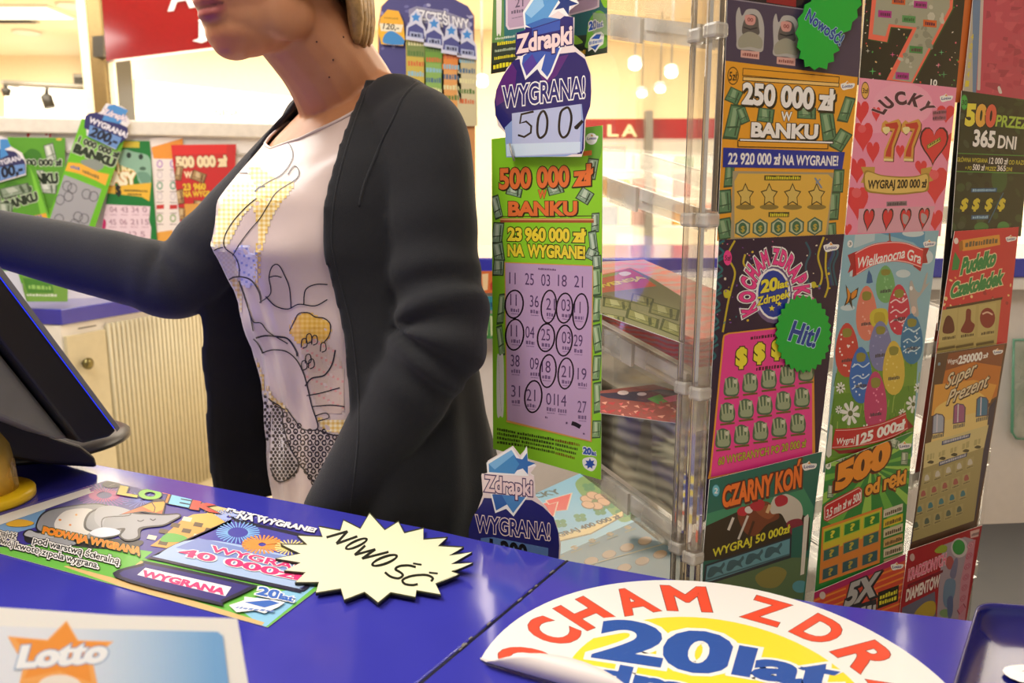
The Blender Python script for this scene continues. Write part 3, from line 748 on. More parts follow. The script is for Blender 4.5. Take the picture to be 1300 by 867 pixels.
# ---------------------------------------------------------------- rack, left column
c = Card(RK(-0.001), [(918, -80), (1080, -60), (1060, 290), (903, 268)], '#1b1228')
c.build('scratch_card', 'dark purple card edge showing behind the orange banknote card at the left of the rack', 'scratch card')
c = Card(RK(0.001), [(926, -70), (920.5, 86), (1090, 108), (1098, -55)], '#4a4058').view(890, 0, 2.89)
c.poly([(100, -90), (610, -60), (600, 62), (105, -5)], '#1d1624'); c.line([(105, -4), (560, 60)], 4, '#9b93a0'); c.poly([(240, -40), (350, -30), (348, 26), (240, 8)], '#8f1f28')
for x in (180, 312):
    k = 1 if x < 200 else 0.92; y = 118 if x < 200 else 142
    c.blob([(x - 50 * k, y + 20), (x - 52 * k, y - 60), (x - 40 * k, y - 92), (x - 30 * k, y - 60), (x - 10, y - 84), (x + 30, y - 78), (x + 50, y - 30), (x + 50, y + 40), (x + 42, y + 72), (x, y + 66), (x - 46, y + 60)], '#b3b0ac')
    c.blob([(x - 24, y - 40), (x, y - 66), (x + 26, y - 56), (x + 32, y - 20), (x + 30, y + 10), (x - 26, y + 8)], '#5f5a58')
    c.blob([(x - 18, y - 62), (x + 18, y - 58), (x + 14, y - 28), (x - 14, y - 30)], '#d59a92'); c.text('00', (x - 10, y - 40), (x + 10, y - 38), 14, '#8a3b3b')
    c.line([(x - 24, y - 18), (x, y - 10), (x + 26, y - 16)], 5, '#2b2930')
    c.blob([(x - 40, y + 20), (x, y - 2), (x + 42, y + 24), (x + 40, y + 60), (x, y + 54), (x - 40, y + 56)], '#9d9b89')
    c.poly([(x - 34, y + 66), (x + 34, y + 72), (x + 33, y + 100), (x - 35, y + 92)], '#d9a79c'); c.mini((x - 28, y + 86), (x + 28, y + 92), 12, '#8d4a48', 6)
c.build('scratch_card', 'purple card with two grey bearded heads at the top of the left column', 'scratch card')

c = Card(RK(0.003), [(921, 77), (1089, 98), (1071, 306), (910.5, 306)], '#e8a22b', up=UP).view(900, 60, 3.47)
notes(c, [(110, 215, 60, 62, .5), (110, 330, 62, 150, .25), (150, 300, 40, 70, -.3), (90, 560, 40, 110, .1), (70, 680, 55, 100, 0), (70, 800, 60, 90, -.1), (250, 300, 70, 60, .2), (430, 290, 80, 50, .1), (525, 350, 60, 130, -.1), (605, 275, 46, 110, .35), (580, 410, 60, 90, .6), (570, 590, 45, 100, .1), (548, 700, 50, 120, .1), (540, 815, 40, 80, 0)])
oval(c, 106, 126, 25, 40, '#e8a22b', '#2f2410', '5zł', '#2f2410', 40)
for y0, y1, wv in ((98, 140, 34), (128, 160, 20)):
    c.line([(148, y0 + 10), (574, y1 + 6)], wv, '#2b2113'); c.line([(151, y0 + 10), (571, y1 + 6)], wv - 7, '#f0c777' if wv < 30 else '#e8a22b')
c.text('250 000 zł', (148, 246), (548, 276), 92, WHT, 0.045, out=[('#2b2616', 0.03)], sh=(6, 7, '#2b2616'))
c.text('W', (318, 322), (362, 324), 40, WHT, 0.03, out=[('#2b2616', 0.04)])
c.text('BANKU', (188, 392), (474, 402), 62, WHT, 0.05, out=[('#2b2616', 0.035)], sh=(5, 5, '#2b2616'))
for p0, p1, wv in (((125, 424), (525, 434), 30), ((132, 408), (548, 420), 14)):
    c.line([p0, p1], wv, '#2b2113'); c.line([(p0[0] + 4, p0[1]), (p1[0] - 4, p1[1])], wv - 7, '#e8a22b' if wv > 20 else WHT)
c.poly([(62, 442), (598, 462), (586, 538), (60, 528)], '#1c2f9a')
c.text('22 920 000 zł', (84, 514), (312, 516), 50, WHT, 0.03); c.text('NA WYGRANE!', (324, 517), (566, 521), 44, WHT, 0.03)
c.poly([(105, 545), (550, 552), (522, 838), (95, 845)], '#a89a78'); c.poly([(130, 556), (525, 560), (545, 580), (512, 836), (112, 838), (112, 590)], '#e3b64b')
c.poly([(244, 564), (406, 566), (403, 586), (243, 586)], '#35331a'); c.mini((250, 582), (400, 582), 14, '#d9d02f', 14)
for k, x in enumerate((160, 265, 368, 474)):
    c.ell(x, 704, 42, 12, '#8f7a3c'); c.star(x, 652, 56, '#4c3d1a', sx=0.72, inner=0.55); c.star(x, 652, 46, '#d8bb62', sx=0.72, inner=0.55)
c.line([(466, 575), (496, 620)], 8, '#7c8ea6'); c.line([(490, 580), (470, 600)], 6, '#7c8ea6')
c.poly([(262, 726), (354, 726), (352, 748), (262, 748)], '#35331a'); c.mini((268, 745), (348, 745), 15, '#d9d02f', 9)
for x in (148, 225, 305, 385, 466):
    y = 798 - (x - 148) * 0.03
    c.poly([(x - 32, y - 20), (x, y - 42), (x + 34, y - 22), (x + 32, y + 20), (x, y + 40), (x - 34, y + 22)], '#4c6a55'); c.poly([(x - 26, y - 16), (x, y - 34), (x + 27, y - 18), (x + 26, y + 16), (x, y + 33), (x - 27, y + 18)], '#b9c49f')
    c.ell(x, y, 19, 26, '#3f6b4c'); c.text('$', (x - 8, y + 14), (x + 8, y + 14), 26, '#b9a640')
mark(c, 610, 172, 1.0)
c.build('scratch_card', 'orange card with green banknotes and a blue prize band in the left column', 'scratch card')

c = Card(RK(0.006), [(912.8, 304.3), (1072, 297), (1036, 600), (1024, 640), (894, 660)], '#2a1438').view(900, 290, 4.56)
rnd = random.Random(11)
for k in range(7):
    y = 130 + 100 * k; c.curve([(90 - k * 6, y - 60), (50 - k * 6, y - 30), (85 - k * 8, y + 10), (40 - k * 8, y + 50)], 13, '#1f6d74')
for x in (560, 700, 720, 690): c.curve([(x, 60 + rnd.uniform(0, 40)), (x + 26, 140), (x, 220), (x + 20, 330)], 12, '#23586a' if x != 690 else '#2d3f77')
for pts in ([(150, 70), (110, 160), (150, 250), (130, 350), (110, 430), (80, 600)], [(210, 150), (200, 200), (225, 240)], [(665, 50), (632, 160), (655, 260), (640, 330), (600, 330)], [(680, 120), (675, 230), (690, 330), (670, 400)]): c.curve(pts, 11, '#c9b52e')
c.blob([(85, 360), (110, 355), (128, 375), (118, 400), (90, 398)], '#c9c22e'); c.blob([(588, 318), (612, 308), (622, 330), (604, 346)], '#c9c22e')
confetti(c, (40, 60, 700, 560), 60, ['#e0c33a', '#d86aa0', '#e9e0c8', '#7a4aa8', '#2a8a90'], 7, 4)
c.ell(375, 380, 120, 170, '#6d5b86'); c.ell(375, 380, 96, 150, '#8f7fa6')
c.ell(372, 378, 100, 148, WHT); c.ell(372, 378, 88, 136, '#1d3aa0')
c.arc('KOCHAM ZDRAPKI', (378, 388), 118, 186, 152, 368, 88, '#ee3d8f', 0.05, out=[(WHT, 0.10), ('#5a1040', 0.035)])
c.text('20', (302, 370), (392, 352), 72, '#efe23a', 0.05, out=[('#14276e', 0.04)]); c.text('lat', (396, 348), (456, 336), 44, '#efe23a', 0.04, out=[('#14276e', 0.03)])
c.text('Zdrapek', (278, 446), (462, 398), 50, '#efe23a', 0.03, out=[('#14276e', 0.03)]); c.star(362, 462, 19, '#efe23a'); c.star(404, 436, 16, '#efe23a')
c.poly([(78, 640), (84, 616), (110, 604), (590, 550), (604, 566), (615, 1330), (-8, 1450), (4, 1400)], '#e39a35')
c.poly([(88, 644), (92, 622), (114, 612), (584, 560), (594, 572), (598, 1320), (10, 1440)], '#ea3f94')
c.mini((240, 644), (560, 606), 20, '#5c1436', 18); c.mini((272, 824), (560, 790), 22, '#5c1436', 14)
for x, y in ((186, 740), (290, 714), (392, 690), (494, 672)): c.text('$', (x - 26, y + 50), (x + 26, y + 48), 100, '#efe23a', 0.06, out=[('#4a3a10', 0.05)])
for r in range(3):
    for k in range(5):
        x = 130 + 108 * k - 24 * r; y = 920 + 150 * r - 22 * k
        c.blob([(x - 44, y + 40), (x - 40, y - 30), (x - 20, y - 58), (x + 6, y - 62), (x + 34, y - 44), (x + 46, y), (x + 36, y + 44), (x, y + 54)], '#4f6a4f')
        for j in range(4): c.line([(x - 26 + 18 * j, y + 10), (x - 34 + 22 * j, y - 52)], 10, '#a8b48f')
        c.blob([(x - 30, y + 8), (x + 30, y), (x + 30, y + 36), (x - 26, y + 40)], '#9aa886'); c.ell(x + 22, y - 34, 11, 13, '#c9cdb4')
        c.line([(x - 42, y + 66), (x + 42, y + 56)], 11, '#6e5c22')
c.text('60 WYGRANYCH PO 20 000 zł', (52, 1370), (560, 1262), 46, '#b8ab35', 0.03, out=[('#4a3a18', 0.03)])
oval(c, 108, 170, 24, 44, '#ee3d8f', '#ee3d8f', '5zł', '#4a1030', 30); mark(c, 706, 112, 1.45)
c.build('scratch_card', 'dark purple card with streamers and a pink panel of rows of hands', 'scratch card')

c = Card(RK(0.012), [(901, 609), (1043.8, 573.3), (1032, 662), (1017, 800), (890, 800), (893, 700)], '#1f6a5c').view(890, 560, 4.335)
c.poly([(30, 400), (560, 250), (620, 360), (600, 560), (20, 640)], '#3f8f6a'); c.poly([(20, 470), (330, 330), (600, 420), (590, 600), (10, 660)], '#33291f')
c.blob([(200, 400), (260, 350), (350, 330), (400, 360), (430, 420), (360, 460), (300, 520), (240, 500)], '#7a3f28'); c.blob([(300, 380), (380, 350), (420, 380), (370, 430)], '#9a5636')
c.line([(178, 420), (150, 490)], 14, '#d8d4cc'); c.line([(258, 410), (205, 540)], 12, '#d8d4cc'); c.line([(290, 440), (262, 520)], 14, '#4c2a1a')
c.blob([(200, 380), (230, 360), (260, 380), (240, 410), (205, 405)], '#c22b3c'); c.ell(262, 378, 22, 20, '#e3ddd6'); c.blob([(270, 350), (320, 320), (350, 340), (330, 380), (285, 380)], '#b8283a')
c.blob([(380, 360), (410, 300), (470, 290), (540, 330), (560, 390), (540, 450), (480, 460), (440, 400), (390, 400)], '#cfc9bd'); c.blob([(405, 320), (440, 295), (475, 310), (470, 345), (420, 360)], '#b5283c'); c.line([(380, 350), (362, 395)], 18, '#d8b98a')
c.blob([(470, 450), (550, 430), (560, 520), (510, 530)], '#8c2a40')
c.text('CZARNY KOŃ', (118, 362), (548, 246), 112, '#f07a2e', 0.05, out=[('#5c1f14', 0.05)], sh=(4, 5, '#5c1f14')); 
c.poly([(372, 300), (545, 258), (540, 270), (374, 312)], '#2f6a58')
c.text('WYGRAJ 50 000zł', (64, 638), (488, 500), 46, '#e6df3c', 0.03, sh=(3, 3, '#20301c'))
c.poly([(22, 680), (498, 522), (496, 640), (10, 800)], '#2b3440'); c.poly([(32, 688), (488, 536), (486, 626), (22, 780)], '#6aa3b4')
for k in range(4):
    x, y = 80 + 105 * k, 700 - 36 * k
    c.blob([(x - 46, y + 46), (x - 34, y), (x - 6, y - 12), (x + 22, y - 8), (x + 44, y - 34), (x + 50, y - 18), (x + 34, y + 6), (x + 42, y + 30), (x + 10, y + 20), (x - 20, y + 46)], '#3f6672')
c.line([(24, 768), (486, 622)], 9, '#47707c')
c.poly([(500, 480), (560, 460), (560, 1000), (480, 1000)], '#276a5e'); c.poly([(0, 800), (500, 640), (590, 640), (560, 1000), (0, 1000)], '#5d7a56'); c.blob([(300, 740), (400, 690), (470, 720), (420, 800), (330, 800)], '#8f8a4a'); c.ell(545, 800, 44, 34, '#5aa0b0')
c.poly([(566, 420), (588, 400), (592, 420), (566, 730), (545, 738), (548, 700)], '#e6e2da'); c.mini((556, 700), (582, 440), 14, '#4a4a4a', 16)
oval(c, 82, 272, 22, 35, '#6fc0d0', '#2d7d92', '2', WHT, 30, 0.4); mark(c, 594, 140, 1.3)
c.build('scratch_card', 'green card with racing horses and a blue strip at the foot of the left column', 'scratch card')

# the two green star stickers
def sticker(pl, cx, cy, r, k, sx, txt, p0, p1, h, label, shear=0.0):
    pts = [(cx + sx * (r if i % 2 == 0 else r * 0.91) * math.cos(PI * i / k), cy + (r if i % 2 == 0 else r * 0.91) * math.sin(PI * i / k)) for i in range(2 * k)]
    c = Card(pl, pts, '#12b03a', clip=False, back='#12b03a')
    c.text(txt, p0, p1, h, '#1d3f9a', 0.035, out=[('#bfe6ee', 0.025)], shear=shear, up=(0.25, -0.97))
    return c.build('star_sticker', label, 'sticker', m=printed('sticker_paper', 0.4))
pts = [(1036, -12), (1046, -6), (1060, -14), (1072, -8), (1086, -20), (1092, -4), (1094, 6), (1088, 12), (1089, 22), (1082, 28), (1080, 38), (1070, 42), (1066, 50), (1062, 56), (1066, 64), (1058, 68), (1059, 78), (1051, 80), (1050, 88), (1040, 85), (1034, 89), (1028, 84), (1022, 85), (1021, 76), (1015, 74), (1017, 65), (1012, 60), (1014, 50), (1010, 42), (1014, 34), (1013, 24), (1020, 16), (1022, 6), (1030, 2)]
c = Card(RK(0.007), pts, '#12b03a', clip=False, back='#12b03a')
c.text('Nowość!', (1022, 24), (1066, 58), 15, '#1d3f9a', 0.035, out=[('#bfe6ee', 0.025)], up=(0.42, -0.9))
c.build('star_sticker', 'green star sticker with blue lettering on the purple bearded heads card', 'sticker', m=printed('sticker_paper', 0.4))
sticker(RK(0.0085), 1020, 424, 50, 28, 0.72, 'Hit!', (1001, 431), (1035, 441), 26, 'green star sticker with short blue lettering on the streamers card', 0.12)

# ---------------------------------------------------------------- rack, middle column
c = Card(RK(0.001), [(1104, -70), (1091, 102), (1214, 114), (1231, -65)], '#1d2420').view(1080, 0, 5.418)
confetti(c, (60, -300, 760, 620), 150, ['#e26a8a', '#f0ece4', '#d84a3c', '#4fae5a', '#e8c48a'], 7, 9)
for x, y, r, cl in ((150, 490, 26, '#52c06a'), (288, 376, 20, '#e66aa0'), (640, 512, 26, '#4a9a6a'), (602, 450, 20, '#e08aa4'), (624, 360, 20, '#6ac08a'), (118, 350, 16, '#cfd8d2')): c.star(x, y, r, cl, 4, 0.2)
s7 = [(170, -260), (120, 268), (250, 290), (275, 185), (425, 200), (245, 550), (425, 572), (700, 60), (720, -260)]
c.poly([(x + 6, y + 8) for x, y in s7], '#2c5a2c'); c.poly(s7, '#f0705a')
c.poly([(200, -240), (150, 235), (238, 250), (262, 165), (455, 190), (285, 545), (415, 565), (680, 50), (690, -240)], '#a3a48f')
confetti(c, (210, -200, 640, 150), 34, ['#b9b9a4', '#8d8f7c', '#989a85', '#c4c2ae'], 26, 12); confetti(c, (430, 150, 560, 340), 12, ['#b9b9a4', '#8d8f7c'], 22, 2); confetti(c, (330, 360, 470, 470), 8, ['#bcbcaa', '#8d8f7c'], 20, 7)
for x, y, cl in ((235, 95, '#b0308a'), (480, 30, '#b0308a'), (330, 5, '#d4622e'), (400, 130, '#56965a'), (545, 160, '#d4622e'), (450, 340, '#3f8a4a'), (355, 520, '#b0308a')):
    c.poly([(x - 46, y - 26), (x + 46, y - 18), (x + 44, y + 30), (x - 48, y + 22)], cl); c.mini((x - 34, y + 12), (x + 34, y + 18), 24, '#5a2040' if cl != '#56965a' else '#2c5a30', 5)
c.text('10', (548, 586), (590, 592), 44, WHT, 0.03)
c.build('scratch_card', 'black card with a big grey figure seven rimmed in coral, top of the middle column', 'scratch card')
c = Card(RK(-0.002), [(1229, -60), (1212, 130), (1223, 130), (1243, -60)], '#c9682c')
c.build('scratch_card', 'narrow orange card edge between the black seven card and the red card', 'scratch card')

c = Card(RK(0.003), [(1091.4, 98.6), (1214.6, 111.4), (1194, 300), (1072, 302)], '#ee93b2').view(1060, 90, 3.94)
c.poly([(130, 40), (330, 50), (330, 300), (100, 320)], '#f2a3bd'); c.ell(340, 170, 150, 110, '#f3a8c0')
for x, y, wv, h in ((130, 200, 80, 120), (140, 320, 100, 150), (190, 400, 66, 110), (206, 212, 44, 76), (110, 490, 90, 130), (112, 650, 110, 170), (555, 210, 90, 90), (560, 370, 110, 150), (326, 400, 44, 70), (430, 480, 60, 76), (500, 560, 130, 190), (500, 740, 80, 110), (60, 790, 50, 60)): heart(c, x, y, wv, h, '#e23a44')
for x, y, wv, h in ((135, 290, 50, 40), (108, 610, 60, 50), (495, 520, 60, 50)): c.ell(x, y, wv * 0.4, h * 0.5, '#ea6068')
c.arc('LUCKY', (345, 240), 108, 76, 196, 338, 64, '#4a2436', 0.05, out=[('#efc0cc', 0.03)])
for x, k in ((238, 0), (338, 0)):
    sv = [(x - 2, 262), (x + 14, 246), (x + 30, 258), (x + 80, 240), (x + 92, 262), (x + 90, 290), (x + 56, 380), (x + 52, 450), (x + 4, 448), (x + 8, 400), (x + 50, 300), (x + 26, 296), (x + 16, 318), (x - 8, 300)]
    c.poly([(a + 5, b + 6) for a, b in sv], '#7a3a2a'); c.poly(sv, '#d9a04a'); c.poly([(x + 12, 266), (x + 72, 256), (x + 80, 276), (x + 46, 376), (x + 42, 430), (x + 14, 428), (x + 18, 404), (x + 62, 290), (x + 20, 284)], '#c4382e'); c.blob([(x, 286), (x + 30, 280), (x + 36, 300), (x + 14, 316)], '#efe0a0'); c.line([(x + 6, 444), (x + 52, 446)], 12, '#f0dc9a')
heart(c, 494, 362, 146, 200, '#4a1e26', -0.05); heart(c, 494, 362, 128, 180, '#dc3a3e', -0.05)
c.poly([(458, 372), (526, 330), (530, 352), (462, 392)], '#7a6a2e'); c.poly([(464, 372), (522, 336), (525, 350), (467, 386)], '#d8d060'); c.mini((468, 380), (522, 348), 12, '#4a4a20', 6)
c.poly([(130, 480), (200, 480), (196, 560), (128, 560), (146, 520)], '#c9a04a'); c.poly([(430, 490), (488, 478), (468, 520), (492, 548), (430, 570)], '#c9a04a')
c.blob([(150, 500), (230, 520), (320, 528), (400, 526), (466, 512), (470, 560), (462, 600), (400, 612), (310, 620), (220, 614), (152, 596)], '#a88634'); c.blob([(156, 508), (232, 526), (320, 535), (400, 532), (460, 520), (456, 592), (400, 604), (310, 612), (220, 606), (158, 588)], '#e4c26a')
c.text('WYGRAJ 200 000 zł', (164, 588), (456, 582), 42, '#2f2412', 0.04)
c.poly([(488, 200), (556, 192), (556, 246), (490, 250)], '#b86a80'); c.mini((488, 218), (556, 212), 16, '#5a3848', 7); c.mini((488, 244), (552, 240), 16, '#5a3848', 7)
c.poly([(258, 654), (360, 650), (360, 674), (258, 678)], '#8d7a80'); c.mini((264, 674), (354, 670), 16, '#4c3a44', 9)
c.poly([(120, 690), (500, 676), (470, 800), (112, 812)], '#dba3b4')
for x, y, p in ((168, 738, 0), (262, 736, 0), (352, 736, 1), (444, 732, 1)):
    heart(c, x, y, 58, 118, '#3a2028', -0.12); heart(c, x, y, 46, 98, '#d8323a', -0.12)
    if p: c.blob([(x - 12, y - 20), (x + 16, y - 6), (x + 4, y + 30), (x - 12, y + 20)], '#b4a0a4')
oval(c, 151, 98, 20, 44, '#e9b45a', '#5a3a1a', '3zł', '#4a2c12', 26); mark(c, 556, 138, 1.05)
c.build('scratch_card', 'pink card with red hearts and two golden sevens in the middle column', 'scratch card')

c = Card(RK(0.006), [(1071.4, 298.5), (1192, 292.5), (1160, 545), (1158, 580), (1045, 600), (1048.5, 574)], '#8fbccb').view(1030, 280, 4.333)
c.poly([(180, 70), (350, 66), (348, 110), (240, 150), (176, 150)], '#b9d0d6'); c.poly([(350, 62), (720, 60), (690, 230), (560, 120)], '#5c9cc0')
for x, y, rx, ry in ((205, 285, 50, 22), (505, 292, 40, 22), (560, 70, 60, 20), (200, 480, 40, 16), (630, 200, 40, 40)): c.ell(x, y, rx, ry, '#c9dade')
c.poly([(120, 770), (400, 700), (640, 690), (600, 1300), (60, 1400), (90, 860)], '#6f9a34'); c.poly([(100, 960), (620, 900), (590, 1300), (70, 1300)], '#5d8f2c')
rnd = random.Random(21)
for k in range(90):
    x = rnd.uniform(80, 640); y = rnd.uniform(780, 1220); c.line([(x, y), (x + rnd.uniform(-6, 14), y - rnd.uniform(30, 90))], 5, rnd.choice(['#86ad45', '#4d7d26', '#93b656']))
def egg(x, y, rx, ry, col, dots=None, band=None, seed=1):
    P = [(x + rx * math.cos(t) * (1 - 0.18 * math.sin(-t)) , y + ry * math.sin(t)) for t in [2 * PI * k / 22 for k in range(22)]]
    c.poly(P, col); rnd = random.Random(seed)
    if dots:
        for k in range(16):
            a, b = rnd.uniform(-0.8, 0.8), rnd.uniform(-0.75, 0.85)
            if a * a + b * b < 0.75: c.ell(x + a * rx * 0.85, y + b * ry, 5, 6, dots, 0, 8)
    if band:
        for k in (-0.35, 0.05, 0.42): c.curve([(x - rx * 0.8, y + ry * k + 12), (x - rx * 0.3, y + ry * k - 6), (x + rx * 0.2, y + ry * k + 10), (x + rx * 0.75, y + ry * k - 14)], 7, band)
    c.blob([(x - 24, y - ry * 0.72), (x, y - ry * 0.8), (x + 26, y - ry * 0.72), (x + 18, y - ry * 0.5), (x - 18, y - ry * 0.48)], '#8d8a3a')
    c.mini((x - 30, y + ry * 0.42 + 6), (x + 32, y + ry * 0.38 + 4), 20, '#3c3a44', 7)
egg(408, 350, 52, 104, '#6fae6a', '#8cc48a', None, 2); egg(304, 510, 58, 152, '#e0806a', '#efb0a0', None, 3); egg(482, 490, 60, 140, '#cc3350', '#f0d4d8', '#f2d6da', 4)
c.blob([(322, 520), (352, 486), (414, 490), (420, 560), (396, 584), (336, 580)], '#d0c23e'); c.blob([(350, 510), (396, 508), (404, 560), (350, 566)], '#b9a62e')
egg(380, 690, 62, 138, '#7a7fb0', '#9a9cc8', None, 5); egg(552, 650, 60, 140, '#2a78a8', '#cfe4ee', '#bfe0ec', 6); egg(196, 712, 64, 150, '#c8433c', '#f4e6e0', None, 7)
egg(272, 850, 62, 156, '#2a6cc0', '#d8e8f4', '#c4e0f4', 8); egg(452, 810, 60, 150, '#d8bc4a', '#e6d27a', None, 9); egg(352, 1000, 62, 172, '#c23a72', '#ee8ab0', None, 10)
c.blob([(540, 350), (552, 330), (572, 380), (600, 390), (628, 300), (640, 290), (630, 350), (650, 340), (600, 410), (580, 440), (590, 520), (560, 520), (540, 440)], '#b4b0aa'); c.ell(548, 372, 9, 12, '#f0eee8'); c.ell(562, 492, 14, 22, '#e6c9b8')
c.poly([(188, 350), (216, 400), (260, 366), (250, 420), (222, 440), (228, 488), (208, 450), (180, 472), (196, 420)], '#3a2c1c'); c.blob([(196, 370), (214, 402), (206, 440), (192, 456), (200, 420)], '#d98a2c'); c.blob([(222, 400), (250, 380), (244, 414), (222, 430)], '#d98a2c')
c.poly([(308, 300), (316, 270), (332, 300), (338, 340), (318, 346), (302, 344)], '#2f5f9a'); c.line([(430, 70), (436, 160)], 9, '#7a5a4a'); c.blob([(414, 120), (436, 110), (450, 130), (436, 156)], '#b04a4a')
c.poly([(200, 190), (250, 168), (262, 240), (300, 270), (226, 312), (228, 270), (200, 290), (216, 240)], '#a8242c'); c.poly([(600, 150), (648, 150), (632, 190), (640, 232), (612, 236), (600, 280), (560, 250)], '#a8242c')
c.poly(smooth([(238, 178), (330, 132), (430, 116), (520, 122), (616, 158)]) + smooth([(606, 262), (520, 232), (430, 226), (330, 252), (246, 302)]), '#dc3a40'); c.curve([(240, 182), (330, 137), (430, 121), (520, 127), (612, 162)], 4, '#f2d0cc'); c.curve([(248, 296), (330, 247), (430, 221), (520, 227), (604, 256)], 4, '#f2d0cc')
c.text('Wielkanocna', (252, 262), (512, 204), 60, WHT, 0.02, shear=0.15); c.text('Gra', (526, 212), (600, 238), 60, WHT, 0.02, shear=0.12)
c.ell(213, 128, 15, 20, '#e8eae8'); c.text('3', (207, 136), (219, 136), 18, '#3a5a5a'); mark(c, 648, 130, 1.1)
for x, y, r in ((214, 1060, 62), (150, 1040, 22), (560, 1010, 46), (60, 1180, 30), (160, 920, 30), (586, 920, 26), (300, 1150, 30), (500, 1060, 24)):
    for k in range(8):
        a = 2 * PI * k / 8 + 0.2; c.blob([(x + r * .2 * math.cos(a - .4), y + r * .25 * math.sin(a - .4)), (x + r * .8 * math.cos(a - .2), y + r * math.sin(a - .2)), (x + r * .8 * math.cos(a + .15), y + r * math.sin(a + .15)), (x + r * .2 * math.cos(a + .4), y + r * .25 * math.sin(a + .4))], '#e9ece6')
    c.ell(x, y, r * .22, r * .26, '#5a6a3a')
c.view(1020, 460, 5.1)
c.poly([(660, 352), (712, 416), (560, 500), (640, 420)], '#8a1822'); c.poly([(190, 560), (240, 570), (420, 552), (430, 580), (230, 592)], '#8a1822')
c.poly(smooth([(204, 430), (330, 424), (470, 398), (580, 360), (660, 322)]) + smooth([(676, 430), (590, 480), (470, 520), (330, 548), (180, 560)]), '#c4222c'); c.curve([(206, 440), (330, 434), (470, 408), (580, 370), (662, 332)], 4, '#eac4c0'); c.curve([(184, 550), (330, 538), (470, 511), (588, 472), (672, 424)], 4, '#eac4c0')
c.text('Wygraj', (212, 530), (328, 516), 40, WHT, 0.02, shear=0.1); c.text('125 000zł', (340, 534), (652, 428), 66, WHT, 0.045)
c.poly([(155, 412), (170, 398), (186, 412), (178, 600), (160, 618), (144, 600)], '#dfe0d8'); c.mini((162, 590), (172, 430), 12, '#5a6a5a', 16)
c.build('scratch_card', 'pale blue card of painted eggs on grass in the middle column', 'scratch card')

c = Card(RK(0.010), [(1048.5, 590), (1159, 548), (1142, 760), (1030, 800)], '#2f8a3e').view(880, 540, 3.095)
for k in range(16):
    a = 2 * PI * k / 16; c.poly([(700, 160), (700 + 330 * math.cos(a), 160 + 260 * math.sin(a)), (700 + 330 * math.cos(a + .16), 160 + 260 * math.sin(a + .16))], '#6fb84a' if k % 2 else '#9ccf5a')
notes(c, [(830, 130, 26, 50, .1), (790, 70, 40, 34, .5), (580, 130, 30, 30, .4), (540, 260, 24, 50, .1)], '#a8b8a0', '#4a6a4c', '#d0d8c4')
c.text('500', (566, 250), (762, 150), 96, '#f0962e', 0.07, out=[('#4a1e0c', 0.05)], sh=(-5, 4, '#7a2c10')); c.text('od ręki', (676, 274), (832, 226), 58, '#f0a43a', 0.05, out=[('#4a1e0c', 0.05)], sh=(-3, 3, '#7a2c10'))
c.poly([(512, 320), (524, 306), (650, 240), (664, 250), (662, 300), (650, 312), (526, 378), (512, 372)], '#c8242c'); c.frame([(516, 322), (526, 312), (650, 246), (660, 254), (658, 298), (648, 308), (526, 372), (516, 368)], 3, '#f0dcd0'); c.text('3,5 mln zł w 500', (522, 364), (656, 292), 34, WHT, 0.03)
c.poly([(506, 400), (742, 320), (732, 540), (494, 622)], '#e08a3a'); c.poly([(512, 408), (736, 330), (728, 420), (508, 500)], '#d8c83a')
for r in range(3):
    for k in range(3):
        x, y = 546 + 78 * k - 4 * r, 428 + 74 * r - 28 * k
        c.poly([(x - 33, y - 12), (x + 33, y - 36), (x + 31, y + 12), (x - 35, y + 36)], ['#a4d04a', '#5a9a86', '#4a8a8a'][r] if r == 0 else '#d08a50'); c.poly([(x - 29, y - 10), (x + 29, y - 31), (x + 28, y + 9), (x - 31, y + 31)], ['#2f8a3a', '#3a6e66', '#3a6068'][r]); c.text('?', (x - 7, y + 14), (x + 7, y + 10), 28, ['#e4e04a', '#c8b84a', '#b8a84a'][r], 0.03)
for r in range(6):
    y = 320 + 39 * r; c.poly([(748, y + 12), (824, y - 14), (822, y + 18), (747, y + 44)], ['#d9d4c0', '#e0c43a', '#d8ccaa', '#d0a86a', '#d8cab0', '#c8b08a'][r]); c.mini((754, y + 36), (818, y + 14), 16, '#5a4a34', 8)
c.ell(531, 157, 11, 16, '#e9ece4'); c.text('3', (526, 164), (536, 163), 15, '#3a5a3a'); mark(c, 830, 82, 0.85)
c.build('scratch_card', 'green card with orange figures over a grid of nine squares in the middle column', 'scratch card')

c = Card(RK(0.014), [(1034, 752), (1150, 703), (1143, 830), (1026, 850)], '#d8503a').view(880, 540, 3.095)
c.poly([(476, 656), (835, 506), (833, 530), (474, 682)], '#b82a6a')
for k in range(7): c.line([(700, 600 + 24 * k), (835, 546 + 24 * k)], 7, '#f0903a')
for k in range(3): c.line([(474, 690 + 24 * k), (600, 640 + 24 * k)], 7, '#f0903a')
c.text('5X', (596, 712), (722, 660), 86, '#b9babd', 0.05, out=[('#3a3a40', 0.05)], sh=(4, 4, '#2a2a30'), shear=0.25)
c.poly([(600, 720), (720, 680), (720, 760), (600, 780)], '#38383e'); c.mini((612, 760), (716, 724), 30, '#c8c8ca', 4)
c.poly([(726, 656), (808, 626), (804, 690), (722, 722)], '#2c2c22'); c.mini((732, 684), (800, 660), 18, '#e4e03a', 6); c.mini((730, 706), (798, 684), 16, '#e4e03a', 6)
c.ell(508, 668, 12, 15, '#d8c8c4'); mark(c, 800, 556, 0.8)
c.build('scratch_card', 'red and orange striped card at the very foot of the middle column', 'scratch card')

